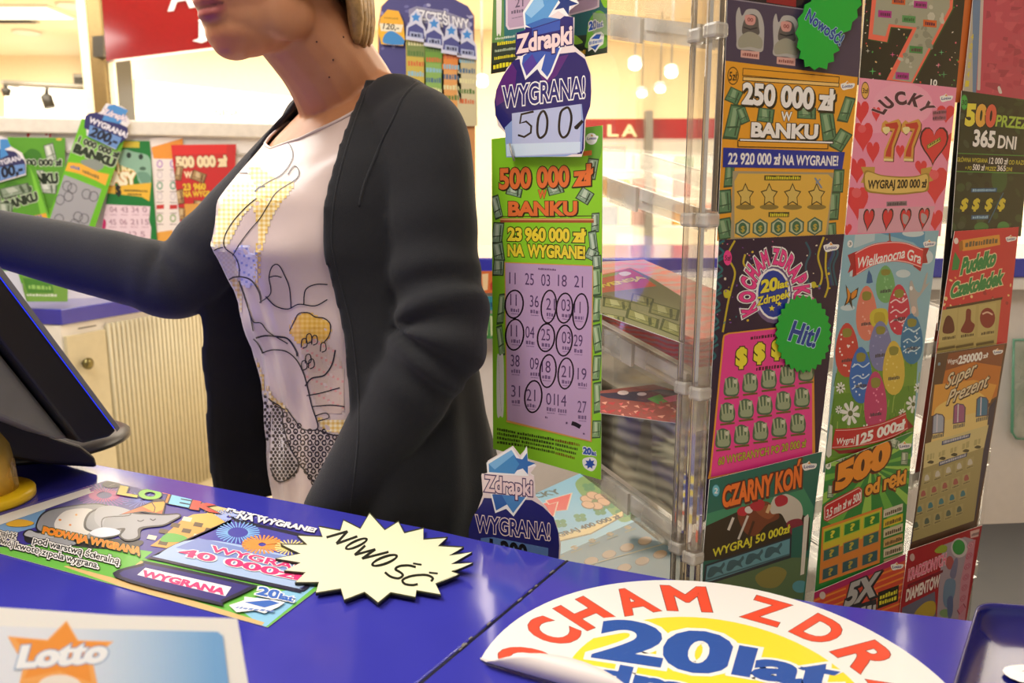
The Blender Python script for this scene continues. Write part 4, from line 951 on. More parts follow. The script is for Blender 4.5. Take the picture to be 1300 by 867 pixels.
# ---------------------------------------------------------------- rack, right column
c = Card(RK(-0.004), [(1232, -60), (1190, 420), (1240, 425), (1290, -60)], '#2a2622').view(1020, 270, 2.629)
c.line([(452, 165), (445, 225)], 12, '#8d8a84'); c.poly([(420, 260), (470, 250), (462, 380), (410, 390)], '#4a3a28')
for k in range(5): c.mini((424, 290 + 20 * k), (462, 284 + 20 * k), 9, '#8a6a3a', 5)
c.build('scratch_card', 'dark card edge showing left of the black dollar card in the right column', 'scratch card')
c = Card(RK(-0.0075), [(1189, 410), (1160, 610), (1200, 610), (1230, 410)], '#8a2c1e')
c.build('scratch_card', 'dark red card edge showing left of the orange gift card', 'scratch card')
c = Card(RK(0.001), [(1243, -70), (1222, 122), (1345, 140), (1372, -60)], '#c2465e').view(1080, 0, 5.418)
c.poly([(810, -300), (900, -300), (850, 640), (770, 640)], '#b9b0a0'); c.poly([(840, -300), (915, -300), (862, 640), (838, 640)], '#6a86a8'); c.poly([(905, -300), (925, -300), (890, 620), (868, 620)], '#c8b8b0')
for k in range(6): c.text('0' if k in (1, 2, 3) else ('1' if k == 5 else '4'), (826 - k * 7, 275 + 64 * k), (842 - k * 7, 275 + 64 * k), 42, '#d8c83a', 0.03)
rnd = random.Random(8)
for k in range(70):
    x, y = rnd.uniform(910, 1200), rnd.uniform(-100, 640); c.poly([(x, y), (x + rnd.uniform(20, 90), y + 5), (x + rnd.uniform(20, 60), y + rnd.uniform(20, 70)), (x - 6, y + rnd.uniform(20, 60))], rnd.choice(['#b83c56', '#cc5468', '#c04a60', '#a83850']))
c.blob([(1010, 600), (1026, 596), (1040, 640), (1020, 640)], '#d9cfc8')
c.build('scratch_card', 'crimson patterned card with a silver left margin, top of the right column', 'scratch card')

c = Card(RK(0.003), [(1221, 115), (1312, 128), (1296, 300), (1208, 302)], '#22301f').view(1190, 100, 3.94)
rnd = random.Random(14)
for k in range(70): c.ell(rnd.uniform(80, 430), rnd.uniform(80, 740), rnd.uniform(8, 30), rnd.uniform(6, 22), rnd.choice(['#1c281a', '#2c4228', '#35502f', '#1a2018', '#3a4a3a']), rnd.uniform(0, 3), 9)
c.ell(310, 500, 40, 70, '#2f5a2e'); c.ell(330, 740, 30, 26, '#3f8a44'); c.ell(220, 742, 36, 24, '#3f7a3c')
c.text('5', (142, 228), (182, 230), 104, '#e8dc4a', 0.06, out=[(BLK, 0.04)]); c.text('0', (192, 230), (236, 234), 104, '#e8b04a', 0.06, out=[(BLK, 0.04)]); c.text('0', (242, 232), (284, 236), 104, '#e0604a', 0.06, out=[(BLK, 0.04)])
c.text('PRZEZ', (290, 236), (452, 252), 58, '#a8c84a', 0.03, out=[(BLK, 0.03)], shear=0.1); c.text('365', (178, 334), (282, 342), 82, WHT, 0.04, out=[(BLK, 0.03)]); c.text('DNI', (302, 344), (390, 352), 64, WHT, 0.03, out=[(BLK, 0.03)])
c.poly([(90, 370), (470, 384), (460, 476), (84, 466)], '#4a8a3a'); c.poly([(93, 375), (470, 389), (460, 470), (88, 460)], '#16180f')
c.text('GŁÓWNA WYGRANA', (98, 414), (250, 420), 22, '#c9c23a', 0.02); c.text('12 000 zł', (258, 424), (350, 428), 32, WHT, 0.02); c.text('OD RAZU', (356, 428), (440, 430), 22, '#c9c23a', 0.02)
c.text('+ PO', (138, 454), (170, 455), 18, '#c9c23a', 0.02); c.text('500 zł', (176, 456), (234, 458), 30, WHT, 0.02); c.text('PRZEZ', (240, 459), (292, 460), 20, '#c9c23a', 0.02); c.text('365', (298, 460), (340, 461), 28, WHT, 0.02); c.text('DNI', (344, 462), (372, 462), 20, '#c9c23a', 0.02)
c.poly([(170, 548), (300, 546), (296, 566), (168, 568)], '#2a5a86'); c.mini((176, 564), (290, 562), 13, '#9ac4d8', 12); c.poly([(170, 682), (258, 680), (256, 702), (168, 704)], '#2a5a86'); c.mini((176, 699), (252, 698), 14, '#9ac4d8', 7)
for x in (132, 190, 254, 318): c.text('$', (x - 16, 652), (x + 16, 652), 54, '#d8c83a', 0.05, out=[(BLK, 0.04)], shear=0.15)
c.line([(330, 570), (255, 720)], 5, '#3a6a8a'); oval(c, 134, 118, 18, 40, '#3fae4a', '#2a7a34', '30', '#173a1c', 26)
c.build('scratch_card', 'black and green card with yellow dollar signs in the right column', 'scratch card')

c = Card(RK(0.006), [(1212, 293.6), (1293.5, 288), (1278, 440), (1272, 470), (1186, 470), (1189, 440)], '#cf2f3a').view(1180, 230, 2.477)
rnd = random.Random(15)
confetti(c, (40, 300, 270, 420), 40, ['#e8a05a', '#f0d090', '#a82030'], 5, 31)
c.poly(smooth([(100, 186), (150, 178), (220, 168)]) + smooth([(222, 200), (160, 212), (104, 220)]), '#e09a3a'); c.poly([(92, 192), (104, 186), (106, 214), (94, 222)], '#a86a20'); c.mini((112, 208), (214, 194), 17, '#6a5a44', 10)
for t, p0, p1, h in (('Pudełko', (98, 292), (206, 262), 50), ('Czekoladek', (66, 366), (228, 322), 46)): c.text(t, p0, p1, h, '#1f8a4a', 0.06, out=[('#f0dcb0', 0.05)], shear=0.25)
c.poly([(80, 222), (96, 250), (90, 278), (70, 280), (74, 246)], '#2f8a46')
c.poly([(54, 400), (226, 368), (206, 556), (10, 590)], '#b9a868'); c.poly([(52, 396), (230, 364), (228, 372), (52, 404)], '#4a3018')
for k, (x, y) in enumerate(((60, 446), (118, 438), (182, 430))):
    c.poly([(x - 26, y - 40), (x + 28, y - 48), (x + 22, y + 54), (x - 32, y + 62)], '#c2b272')
    if k == 0: c.blob([(x - 18, y + 30), (x - 12, y - 10), (x, y - 24), (x + 14, y - 8), (x + 16, y + 28)], '#5a1e18')
    elif k == 1: c.blob([(x - 20, y + 34), (x - 6, y), (x - 2, y - 34), (x + 12, y - 32), (x + 12, y), (x + 24, y + 14), (x + 12, y + 38)], '#7a1e1e')
    else: c.ell(x, y, 24, 32, '#8a1c20'); c.curve([(x - 16, y - 12), (x, y - 18), (x + 16, y - 10)], 5, '#e8c0a8')
    c.mini((x - 20, y + 54), (x + 20, y + 48), 10, '#4a3a1c', 6)
    c.poly([(x - 34, y + 76), (x + 22, y + 66), (x + 14, y + 130), (x - 42, y + 140)], '#a89858'); c.line([(x - 36, y + 84), (x + 20, y + 74)], 8, '#5a4a20')
c.ell(84, 188, 7, 10, '#f0e0d8'); mark(c, 256, 182, 0.55)
c.build('scratch_card', 'red card with green script and chocolates in the right column', 'scratch card')

c = Card(RK(0.010), [(1189, 449), (1278.5, 435.5), (1240, 668), (1232, 720), (1150, 720), (1156, 690)], '#5a4030').view(1120, 420, 4.817)
c.poly([(340, 150), (762, 80), (700, 380), (280, 520)], '#8a4a2c'); c.poly([(330, 260), (560, 190), (745, 220), (700, 400), (600, 460), (300, 560)], '#c8762c'); c.poly([(320, 330), (560, 300), (700, 330), (660, 440), (300, 520)], '#e0a044'); c.blob([(330, 470), (480, 390), (600, 380), (640, 470), (480, 560), (340, 560)], '#ecc870'); c.poly([(340, 155), (400, 145), (320, 420), (285, 430)], '#4a3a50')
c.text('Wygraj', (398, 202), (462, 192), 28, WHT, 0.02); c.text('250000', (466, 202), (608, 176), 50, WHT, 0.045); c.text('zł', (616, 168), (646, 160), 30, WHT, 0.03)
c.text('Super', (384, 352), (574, 258), 84, '#e6d8b8', 0.015, out=[('#4a2a14', 0.03)], shear=0.4, sh=(4, 5, '#4a2a14')); c.text('Prezent', (392, 452), (650, 334), 84, '#e6d8b8', 0.015, out=[('#4a2a14', 0.03)], shear=0.4, sh=(4, 5, '#4a2a14'))
c.poly([(240, 640), (340, 560), (640, 480), (710, 400), (700, 620), (600, 700), (240, 760)], '#e8cf86'); c.poly([(650, 470), (706, 400), (690, 560), (560, 1180), (560, 900), (640, 600)], '#22224a'); c.poly([(278, 520), (300, 540), (250, 860), (215, 1100), (180, 1300), (170, 1300)], '#3a3a60')
for x, y, cl in ((338, 570, '#aab4c8'), (466, 508, '#a05a8a'), (606, 466, '#3a7aa0')):
    c.poly([(x - 36, y + 62), (x - 30, y - 50), (x - 10, y - 66), (x + 30, y - 60), (x + 44, y - 40), (x + 40, y + 52)], '#5a4a60'); c.poly([(x - 30, y + 56), (x - 24, y - 46), (x - 8, y - 58), (x + 28, y - 54), (x + 36, y - 38), (x + 33, y + 46)], cl); c.line([(x - 2, y - 60), (x - 6, y + 50)], 7, '#d8d4e0'); c.mini((x - 34, y + 92), (x + 36, y + 76), 26, '#6a6a64', 6)
c.poly([(262, 690), (650, 574), (620, 720), (250, 840)], '#d8ca90'); c.poly([(364, 674), (540, 626), (534, 652), (362, 700)], '#3a4a78'); c.mini((372, 690), (526, 646), 16, '#c8ccd8', 12)
c.poly([(250, 840), (620, 712), (560, 1160), (180, 1290)], '#a89c6a'); c.poly([(346, 802), (520, 744), (514, 768), (344, 828)], '#3a4a78'); c.mini((352, 818), (508, 766), 16, '#c8ccd8', 12)
for k in range(5):
    x, y = 292 + 72 * k, 790 - 23 * k; c.blob([(x - 18, y + 16), (x, y + 2), (x + 22, y + 8), (x + 12, y + 22)], '#4a4630'); c.mini((x - 22, y + 4), (x + 22, y - 10), 40, '#b9ae78', 2)
rnd = random.Random(6)
for r, cl in enumerate(('#d0ccc0', '#a85a58', '#3f7f8c', '#56665a')):
    for k in range(5):
        x, y = 272 + 66 * k - 22 * r, 900 + 96 * r - 24 * k; c.poly([(x - 24, y - 20), (x + 24, y - 38), (x + 20, y + 30), (x - 28, y + 46)], '#b3a876'); c.blob([(x - 14, y + 16), (x - 10, y - 14), (x + 6, y - 20), (x + 14, y + 8)], cl); c.mini((x - 20, y + 38), (x + 18, y + 24), 9, '#5a5234', 5)
mark(c, 706, 130, 1.0); c.text('8', (340, 212), (354, 210), 18, '#9ac0d8')
c.build('scratch_card', 'orange and dark blue card with gift boxes and gold script, right column', 'scratch card')

c = Card(RK(0.016), [(1153, 699), (1247, 666.7), (1226, 792), (1222, 830), (1136, 840), (1144, 762)], '#a8242e').view(1140, 640, 5.783)
c.poly([(330, 300), (490, 240), (560, 260), (470, 900), (280, 900), (300, 600)], '#a89aa8'); c.poly([(520, 280), (570, 258), (490, 860), (440, 880), (460, 560)], '#c88a9c'); c.ell(450, 320, 62, 72, '#c8c0c4'); c.ell(446, 316, 46, 56, '#3f9a4a'); c.ell(380, 430, 30, 50, '#b05a58')
c.blob([(380, 520), (420, 400), (440, 420), (420, 540)], '#7a7a9a'); c.blob([(330, 700), (350, 560), (420, 560), (410, 680), (360, 760)], '#6f8aa8'); c.ell(345, 800, 40, 30, '#7a9a6a'); c.blob([(360, 700), (400, 680), (400, 800), (370, 840)], '#5a6a94')
for k, t in enumerate('0000001'): c.text(t, (520 - 10 * k, 330 + 78 * k), (560 - 12 * k, 300 + 78 * k), 34, '#c87a90' if k else '#d89aac', 0.02, out=[('#8a2c4a', 0.02)], up=(-0.5, -0.86))
c.blob([(270, 340), (320, 300), (360, 310), (350, 350), (290, 360)], '#9aae3a')
c.text('KRADZIONYCH', (72, 560), (348, 440), 84, '#e87a9a', 0.04, out=[('#f0dce0', 0.03)]); c.text('DIAMENTÓW', (56, 712), (300, 600), 86, '#e9dcd8', 0.05, out=[('#7a1420', 0.03)])
c.poly([(70, 590), (330, 480), (328, 500), (70, 612)], '#7a1c2c'); c.ell(104, 390, 18, 28, '#c8aaa8')
c.poly([(30, 760), (270, 640), (280, 860), (20, 880)], '#6a6a80'); c.blob([(120, 800), (200, 720), (270, 720), (260, 820), (140, 850)], '#b8a03a'); c.poly([(530, 200), (600, 180), (590, 236), (534, 250)], '#d8b8b4'); c.mini((540, 236), (592, 222), 20, '#5a3a4a', 5)
c.build('scratch_card', 'dark red card with a silver figure panel at the foot of the right column', 'scratch card')

# ---------------------------------------------------------------- tall green card hanging at the side of the case, with its badge
GD = Vector((-0.716, 0.698, 0)).normalized(); GN = Vector((-0.698, -0.716, 0)).normalized()
GP = ony(765, 400, 0.90)
def GR(off=0.0): return (GP + GN * off, GN)
GREEN = '#8fd02c'
def bankart(c, cx, sc): pass
c = Card(GR(0.0), [(624, 176.5), (765, 159), (763, 609), (626, 569.5)], GREEN, up=UP).view(600, 160, 4.56)
c.blob([(640, 10), (740, -10), (746, 150), (700, 240), (650, 120)], '#6aa83a')
notes(c, [(140, 470, 46, 130, -.2), (145, 620, 60, 120, .15), (150, 730, 60, 110, -.1), (150, 820, 60, 90, .1), (710, 560, 44, 110, .05), (700, 690, 46, 160, -.1), (690, 745, 70, 60, .5), (720, 800, 50, 100, 0), (650, 405, 80, 76, .6), (240, 380, 90, 50, .3), (480, 370, 90, 50, -.2), (690, 250, 60, 120, .2)], '#8fa88a', '#3c4a34', '#c4d2b8')
c.text('500 000', (158, 362), (556, 346), 118, '#e8763a', 0.04, out=[('#3a2c1a', 0.03)], sh=(5, 4, '#3a2c1a')); c.text('zł', (592, 344), (690, 336), 120, '#e8763a', 0.045, out=[('#3a2c1a', 0.03)], sh=(4, 4, '#3a2c1a'))
c.poly([(640, 146), (690, 140), (690, 168), (640, 174)], '#e8763a')
c.text('W', (382, 416), (426, 416), 46, '#e8763a', 0.05, out=[('#3a2c1a', 0.04)])
c.text('BANKU', (212, 516), (600, 514), 80, '#e8763a', 0.05, out=[('#3a2c1a', 0.03)], sh=(5, 5, '#3a2c1a'))
c.line([(160, 524), (702, 520)], 5, '#4a3a1c'); c.line([(160, 546), (702, 548)], 24, '#a8542e'); c.line([(160, 540), (702, 541)], 8, '#e0a86a')
for t, p0, p1, h in (('23', (206, 660), (282, 662), 74), ('960', (306, 662), (420, 664), 74), ('000', (444, 664), (558, 668), 74), ('zł', (586, 668), (650, 670), 76)): c.text(t, p0, p1, h, '#f2d83a', 0.05, out=[('#2c3012', 0.055)])
c.text('NA', (206, 750), (294, 752), 66, '#f2d83a', 0.05, out=[('#2c3012', 0.055)]); c.text('WYGRANE!', (322, 754), (650, 766), 70, '#f2d83a', 0.05, out=[('#2c3012', 0.055)])
c.ell(688, 74, 34, 34, WHT); mark(c, 690, 72, 1.15)
c.view(640, 330, 3.208)
notes(c, [(375, 90, 36, 110, 0), (378, 200, 30, 100, .1), (380, 320, 36, 110, -.1), (376, 440, 30, 100, .1), (382, 560, 34, 120, 0), (376, 690, 34, 70, .1), (-12, 200, 26, 120, .1), (-14, 330, 24, 120, -.1)], '#8fb07a', '#44603a', '#c0d2a8')
c.poly([(2, 8), (364, 22), (358, 742), (10, 660)], '#d8a04a'); c.poly([(6, 12), (360, 26), (352, 736), (14, 652)], '#c3a3c6')
c.mini((140, 40), (212, 44), 9, '#6a4a72', 9)
TXT = '#5a3f68'
nums = [[('11', 22, 96), ('25', 86, 100), ('03', 152, 104), ('18', 220, 106), ('21', 286, 110)],
        [('11', 26, 184), ('36', 106, 190), ('21', 172, 202), ('03', 234, 206), ('11', 286, 214)],
        [('11', 28, 310), ('04', 88, 316), ('25', 152, 326), ('03', 236, 338), ('29', 284, 350)],
        [('38', 28, 432), ('09', 106, 444), ('18', 154, 456), ('21', 234, 476), ('19', 300, 486)],
        [('31', 30, 556), ('21', 92, 572), ('01', 172, 588), ('14', 218, 594), ('27', 300, 620)]]
for r, row in enumerate(nums):
    for t, x, y in row:
        c.text(t, (x, y), (x + 36 if t != '11' else x + 26, y + 3), 50, TXT, 0.0)
        if r: c.mini((x + 2, y + 26), (x + 38, y + 30), 16, '#7a5f86', 3); c.mini((x + 4, y + 36), (x + 36, y + 39), 5, '#8a7096', 8)
for x, y, rx, ry in ((42, 180, 40, 60), (183, 190, 34, 70), (247, 196, 36, 64), (312, 210, 34, 76), (44, 304, 40, 66), (172, 316, 38, 60), (246, 328, 36, 66), (180, 452, 36, 70), (252, 462, 34, 66), (120, 556, 38, 68)):
    c.ring(x, y, rx, ry, 6.5, '#1c1018', 0.08)
c.line([(276, 664), (290, 668), (312, 680)], 17, '#17101a'); c.mini((252, 668), (262, 668), 9, TXT, 1); c.mini((168, 644), (178, 646), 9, TXT, 1); c.mini((322, 710), (332, 712), 9, TXT, 1)
c.view(600, 400, 3.6125)
c.blob([(112, 200), (126, 186), (142, 200), (142, 446), (128, 462), (112, 448)], '#e9e6dc'); c.mini((132, 450), (118, 215), 12, '#5a5a4a', 22)
for k in range(4):
    y0 = 524 + 20 * k; c.mini((112, y0 + 4), (200 + 10 * k, y0 + 20), 13, '#3a4a14', 9); c.mini((206 + 10 * k, y0 + 22), (376, y0 + 52), 13, '#3a4a14', 14)
    c.mini((380, y0 + 54), (492 - 8 * k, y0 + 78), 13, '#7a5a14' if k in (0, 3) else '#3a4a14', 10)
c.text('20', (508, 634), (542, 640), 30, '#2c58b4', 0.06, out=[(WHT, 0.08)]); c.text('lat', (546, 640), (566, 644), 20, '#2c58b4', 0.05, out=[(WHT, 0.08)])
c.blob([(505, 662), (530, 652), (556, 654), (570, 672), (564, 700), (548, 716), (524, 708), (508, 692)], WHT); c.star(538, 682, 26, '#2c58b4', 7, 0.55)
c.build('scratch_card', 'tall bright green card with ringed numbers on a lilac panel, hanging at the case side', 'scratch card')

def badge(c, O, w_, txt, sub, dark='#25256e', ring='#ead9d4', foot=True):
    """Z-shaped flash over a round plate; O maps a 0..100 square to the photo"""
    def q(l): return [O(*p) for p in l]
c = Card(GR(-0.012), [(623, 94), (628, -60), (771, -80), (771, 67)], '#4a6a3c', up=UP).view(620, 0, 7.88)
c.poly([(55, -500), (70, -500), (40, 740), (24, 740)], '#6f9a52'); c.poly([(30, -600), (300, -600), (260, 420), (30, 560)], '#5f8a48'); c.poly([(150, -500), (1200, -600), (1200, 390), (160, 440)], '#2a6a6c')
c.poly([(170, -400), (1120, -500), (1110, 70), (1060, 92), (340, 280), (200, 300), (175, 260)], '#d8c4cc'); c.poly([(192, -400), (1100, -500), (1092, 58), (1050, 78), (330, 262), (214, 282), (195, 250)], '#b79bb0')
c.text('21', (270, 76), (350, 62), 100, '#5a4a60', 0.01); c.mini((230, 140), (350, 122), 40, '#6a5a6e', 4); c.mini((236, 190), (340, 168), 12, '#7a6a7e', 10); c.mini((900, 10), (1050, -20), 14, '#7a6a7e', 12)
c.blob([(84, -300), (108, -320), (134, -300), (128, 310), (104, 334), (82, 312)], '#e2dccf'); c.mini((112, 300), (112, -60), 30, '#6a6a60', 20)
c.poly([(24, 430), (1190, 330), (1190, 560), (900, 600), (30, 745)], '#2c3a2c'); c.mini((70, 400), (270, 372), 24, '#c8d0b8', 10); c.mini((90, 456), (270, 430), 34, '#d8cc2a', 9); c.mini((66, 524), (280, 494), 28, '#aab89a', 11); c.mini((60, 600), (270, 566), 34, '#d8cc2a', 9)
c.poly([(30, 640), (250, 596), (240, 720), (30, 748)], '#1d241c'); c.mini((50, 694), (230, 658), 50, '#e8dc2a', 6); c.poly([(850, 470), (980, 450), (980, 580), (900, 600)], '#1d241c'); c.mini((880, 556), (972, 540), 50, '#e0ac2a', 4)
c.blob([(980, 400), (1000, 230), (1050, 140), (1110, 104), (1170, 150), (1190, 300), (1180, 470), (980, 480)], '#6fae3a'); c.blob([(1120, -40), (1190, -60), (1190, 70), (1150, 60)], '#8fd02c'); c.blob([(860, 350), (930, 400), (940, 430), (860, 440)], '#8fc43a')
c.text('20', (1010, 300), (1080, 282), 80, '#2c58b4', 0.06, out=[(WHT, 0.10)]); c.text('lat', (1088, 278), (1144, 262), 56, '#2c58b4', 0.05, out=[(WHT, 0.10)])
c.poly([(1020, 380), (1070, 330), (1130, 316), (1160, 350), (1150, 440), (1110, 470), (1070, 526), (1040, 490), (1000, 516), (1000, 430)], WHT); c.poly([(1030, 390), (1080, 345), (1130, 340), (1110, 390)], '#2c58b4'); c.mini((1010, 450), (1140, 420), 36, '#7a8ec8', 6); c.poly([(1020, 470), (1110, 440), (1070, 500), (1040, 480)], '#2c58b4')
c.build('scratch_card', 'dark green card hanging directly above the tall bright green one', 'scratch card')

# badge with a hand-written 500 clipped to the green cards
out = [(648, 199), (647, 174), (632, 160), (627, 130), (632, 108), (644, 86), (657, 73), (655, 42), (668, 38), (664, 17), (676, 2), (672, -30), (700, -60), (740, -40), (726, -8), (735, 4), (722, 14), (722, 20), (729, 22), (728, 58), (742, 70), (751, 98), (750, 128), (743, 154), (742, 188), (738, 199)]
c = Card(GR(0.010), out, '#ecdcd8', up=UP, clip=False).view(620, 90, 3.3375)
c.poly([(96, 364), (92, 282), (58, 236), (30, 190), (26, 130), (34, 80), (62, 20), (110, -46), (190, -60), (370, -80), (410, -50), (432, 10), (436, 90), (432, 150), (408, 210), (404, 330), (396, 352)], '#26246c')
c.poly([(34, 150), (30, 120), (36, 80), (60, 26), (100, -34), (120, 0), (110, 100)], '#5a2a78'); c.poly([(300, -60), (340, -70), (290, 20), (240, 60), (220, 20)], '#5a2a78')
c.poly([(70, 240), (120, 190), (396, 140), (402, 206), (396, 340), (330, 362), (76, 366), (72, 290)], '#8fa6d6'); c.poly([(102, 364), (100, 180), (392, 140), (394, 200), (384, 340), (376, 352)], '#b8c0e0'); c.poly([(76, 310), (390, 300), (388, 346), (78, 362)], '#cfe0f0')
for dx, (x0, x1) in zip((0, 0, 0), ((128, 180), (0, 0), (0, 0))): pass
ink = '#14121a'
c.line([(192, 172), (140, 184), (134, 222), (160, 214), (182, 234), (180, 262), (152, 280), (126, 272)], 9, ink)
c.line(smooth([(228, 172), (212, 200), (208, 260), (220, 284), (244, 262), (250, 210), (240, 176)], True), 10, ink); c.line(smooth([(326, 158), (306, 180), (300, 250), (316, 282), (340, 262), (352, 200), (342, 160)], True), 10, ink)
c.poly([(364, 236), (396, 206), (404, 216), (378, 248), (366, 246)], ink)
c.view(620, 0, 7.88)
c.poly([(310, 560), (320, 640), (370, 800), (490, 690), (520, 740), (590, 800), (640, 720), (740, 470), (560, 400), (400, 480)], WHT)
c.poly([(350, 560), (336, 640), (382, 760), (490, 640), (570, 540), (530, 700), (590, 770), (620, 720), (715, 480), (560, 440), (430, 510)], '#3a5ab0'); c.poly([(382, 760), (490, 640), (440, 540), (350, 640)], '#54409a')
c.poly([(360, 290), (346, 120), (500, -120), (560, -240), (860, -300), (850, -60), (905, 40), (830, 60), (790, 170), (700, 110), (610, 170), (660, 220), (540, 270)], WHT)
c.poly([(374, 250), (366, 130), (520, -100), (700, -260), (740, -60), (680, 40), (600, 170), (720, 190), (560, 264), (430, 280)], '#5a9ad0'); c.poly([(366, 130), (520, -100), (560, 60), (430, 180)], '#8fc0e4'); c.poly([(374, 250), (560, 180), (720, 190), (560, 264), (430, 280)], '#3a6ab4')
c.star(770, 30, 130, '#1f3a7c', 5, 0.4, -1.2)
c.poly([(270, 560), (280, 330), (370, 300), (370, 270), (440, 280), (720, 190), (760, 160), (850, 170), (852, 440), (640, 470), (620, 520), (440, 500), (330, 560)], '#2a2a72'); c.poly([(440, 290), (720, 200), (716, 300), (440, 360)], '#3a5ab0')
c.text('Zdrapki', (290, 530), (834, 430), 186, '#f4d8d4', 0.04, out=[('#2a2060', 0.05)])
c.view(620, 90, 3.3375)
c.text('WYGRANA!', (62, 152), (408, 110), 88, '#2a2872', 0.02, out=[(WHT, 0.05)])
bo = c.build('prize_badge', 'large blue badge with a handwritten figure, clipped over the tall green card', 'badge', m=printed('laminated_card', 0.18, 0.6))
MB().tube([onp(x, y, GR(0.0135)) for x, y in [(647, 182), (650, 196), (653, 204)]], 0.0012, 8).build('wire_clip', m_grey, bo)

# badge at the foot of the green card, leaning behind the counter edge
BN = Vector((-0.36, -0.93, 0)).normalized(); BD_ = (ony(650, 660, 0.87), BN)
out = [(598, 724), (595, 690), (597, 666), (606, 648), (613, 628), (611, 603), (619, 600), (619, 585), (651, 566), (660, 578), (669, 568), (670, 586), (681, 591), (673, 601), (678, 604), (680, 630), (693, 643), (706, 664), (712, 690), (710, 724)]
c = Card(BD_, out, '#ead8d2', up=UP, clip=False).view(570, 560, 3.611)
c.poly([(100, 590), (92, 500), (90, 460), (92, 400), (110, 345), (150, 285), (160, 260), (380, 270), (430, 300), (480, 350), (502, 420), (506, 480), (500, 590)], '#25246a')
c.poly([(190, 240), (212, 330), (262, 310), (296, 345), (360, 255), (300, 220)], WHT); c.poly([(198, 244), (216, 318), (266, 290), (294, 330), (350, 258), (300, 230)], '#4a86c0'); c.poly([(216, 318), (266, 290), (240, 240), (198, 244)], '#2f62a8')
c.poly([(176, 150), (172, 98), (290, 28), (326, 84), (356, 22), (362, 88), (402, 112), (364, 122), (364, 160)], WHT); c.poly([(184, 142), (182, 104), (286, 40), (330, 110), (300, 150)], '#3f8ac4'); c.poly([(182, 104), (286, 40), (300, 60), (210, 130)], '#7ab6e0'); c.star(344, 104, 52, '#2a6ab0', 5, 0.42, -1.3)
c.poly([(156, 242), (150, 148), (210, 150), (330, 166), (372, 160), (388, 164), (392, 262), (300, 250), (180, 240)], '#f0dcd6'); 
c.text('Zdrapki', (166, 228), (382, 250), 74, '#f0d4d0', 0.03, out=[('#4a2a5a', 0.055)])
c.text('WYGRANA!', (124, 412), (462, 452), 76, '#25246a', 0.02, out=[('#f0d8d2', 0.045)])
c.poly([(146, 444), (200, 440), (456, 490), (450, 600), (140, 590)], '#5a7ab0'); c.text('1 200', (190, 520), (356, 548), 74, '#101018', 0.05)
c.build('prize_badge', 'smaller blue badge standing behind the counter edge beneath the green card', 'badge')

# clover card on the drawer unit
LZ = (Vector((0, 0, 0.7565)), UP)
c = Card(LZ, [(650, 640), (738, 600), (905, 712), (885, 790), (690, 735), (640, 700)], '#7cc0e6', up=(-0.45, 0.78, 0), clip=True).view(570, 560, 3.611)
c.poly([(500, 520), (870, 360), (1250, 500), (1150, 900), (400, 700)], '#3f6f84'); c.poly([(480, 440), (800, 320), (870, 360), (500, 524)], '#8fcae8'); c.blob([(580, 190), (660, 160), (800, 280), (860, 340), (790, 370), (700, 290), (620, 260)], '#6fa04a')
for x, y in ((640, 210), (730, 290), (790, 330), (600, 350), (510, 376), (690, 320), (840, 330)):
    for dx, dy in ((-14, -6), (12, -8), (-6, 10), (16, 8)): c.ell(x + dx, y + dy, 15, 10, '#3f8a4a')
for dx, dy in ((-34, -8), (-6, -26), (30, -16), (44, 4), (10, 22), (-28, 18)): c.ell(666 + dx, 275 + dy, 32, 18, '#8a6a44', 0.2); c.ell(666 + dx, 274 + dy, 28, 15, '#d8b08a', 0.2)
c.ell(664, 275, 10, 7, '#7a8a4a')
c.text('LUCKY', (330, 276), (516, 238), 34, '#2f4a44', 0.04)
for x0, x1, y in ((440, 540, 338), (500, 600, 310)):
    c.text('7', (x0 + 10, y + 4), (x1, y - 22), 74, '#e03a30', 0.08, out=[('#f0d8c4', 0.03)], shear=0.2)
c.poly([(470, 440), (640, 400), (800, 316), (800, 346), (650, 428), (470, 470)], '#8a7a4a'); c.poly([(470, 436), (640, 396), (796, 320), (796, 342), (650, 422), (470, 464)], '#e4cf8a')
c.text('WYGRAJ 400 000 zł', (440, 462), (790, 350), 26, '#2f3020', 0.04)
for r in range(3):
    for k in range(6):
        x, y = 560 + 82 * k + 70 * r - 60, 500 - 31 * k + 62 * r + 20
        if r == 0: c.text('$', (x - 14, y + 8), (x + 14, y), 22, '#9a8a5a', 0.05, shear=0.2); c.line([(x - 22, y + 22), (x + 28, y + 4)], 8, '#5f7466')
        else: c.ell(x, y, 34, 20, '#5a4a34', -0.2); c.ell(x, y - 3, 31, 17, '#a08258' if r == 1 else '#96764c', -0.2)
c.line([(560, 590), (1020, 462)], 5, '#8a8a6a')
c.build('scratch_card', 'blue card with clovers and two red sevens lying low behind the counter edge', 'scratch card')

# top card on each pack in the trays
c = Card(top_pl(top3), [(762, 349), (800, 340), (826, 352), (868, 378), (868, 436), (762, 398)], '#7c7a58', up=(-0.5, 0.7, 0.2), clip=True).view(760, 280, 4.335)
c.poly([(0, 290), (170, 265), (220, 290), (320, 360), (0, 400)], '#c45a34'); c.poly([(0, 320), (100, 300), (120, 280), (20, 300)], '#8f9a3a'); c.blob([(110, 290), (150, 280), (180, 292), (140, 306)], '#e8dcd4')
c.text('WENSJA', (10, 372), (260, 318), 34, '#e8cf2e', 0.05, out=[('#5a2a14', 0.04)])
notes(c, [(100, 460, 150, 50, .2), (240, 440, 120, 50, .3), (360, 500, 160, 60, .3), (240, 540, 180, 50, .35), (420, 600, 160, 60, .4), (80, 540, 120, 40, .2)], '#7a7a4a', '#4c5030', '#9a9a6c')
c.build('scratch_card', 'orange and olive card lying on the low pack in the case', 'scratch card', m=printed('matte_card', 0.75, 0.0, 0.1))
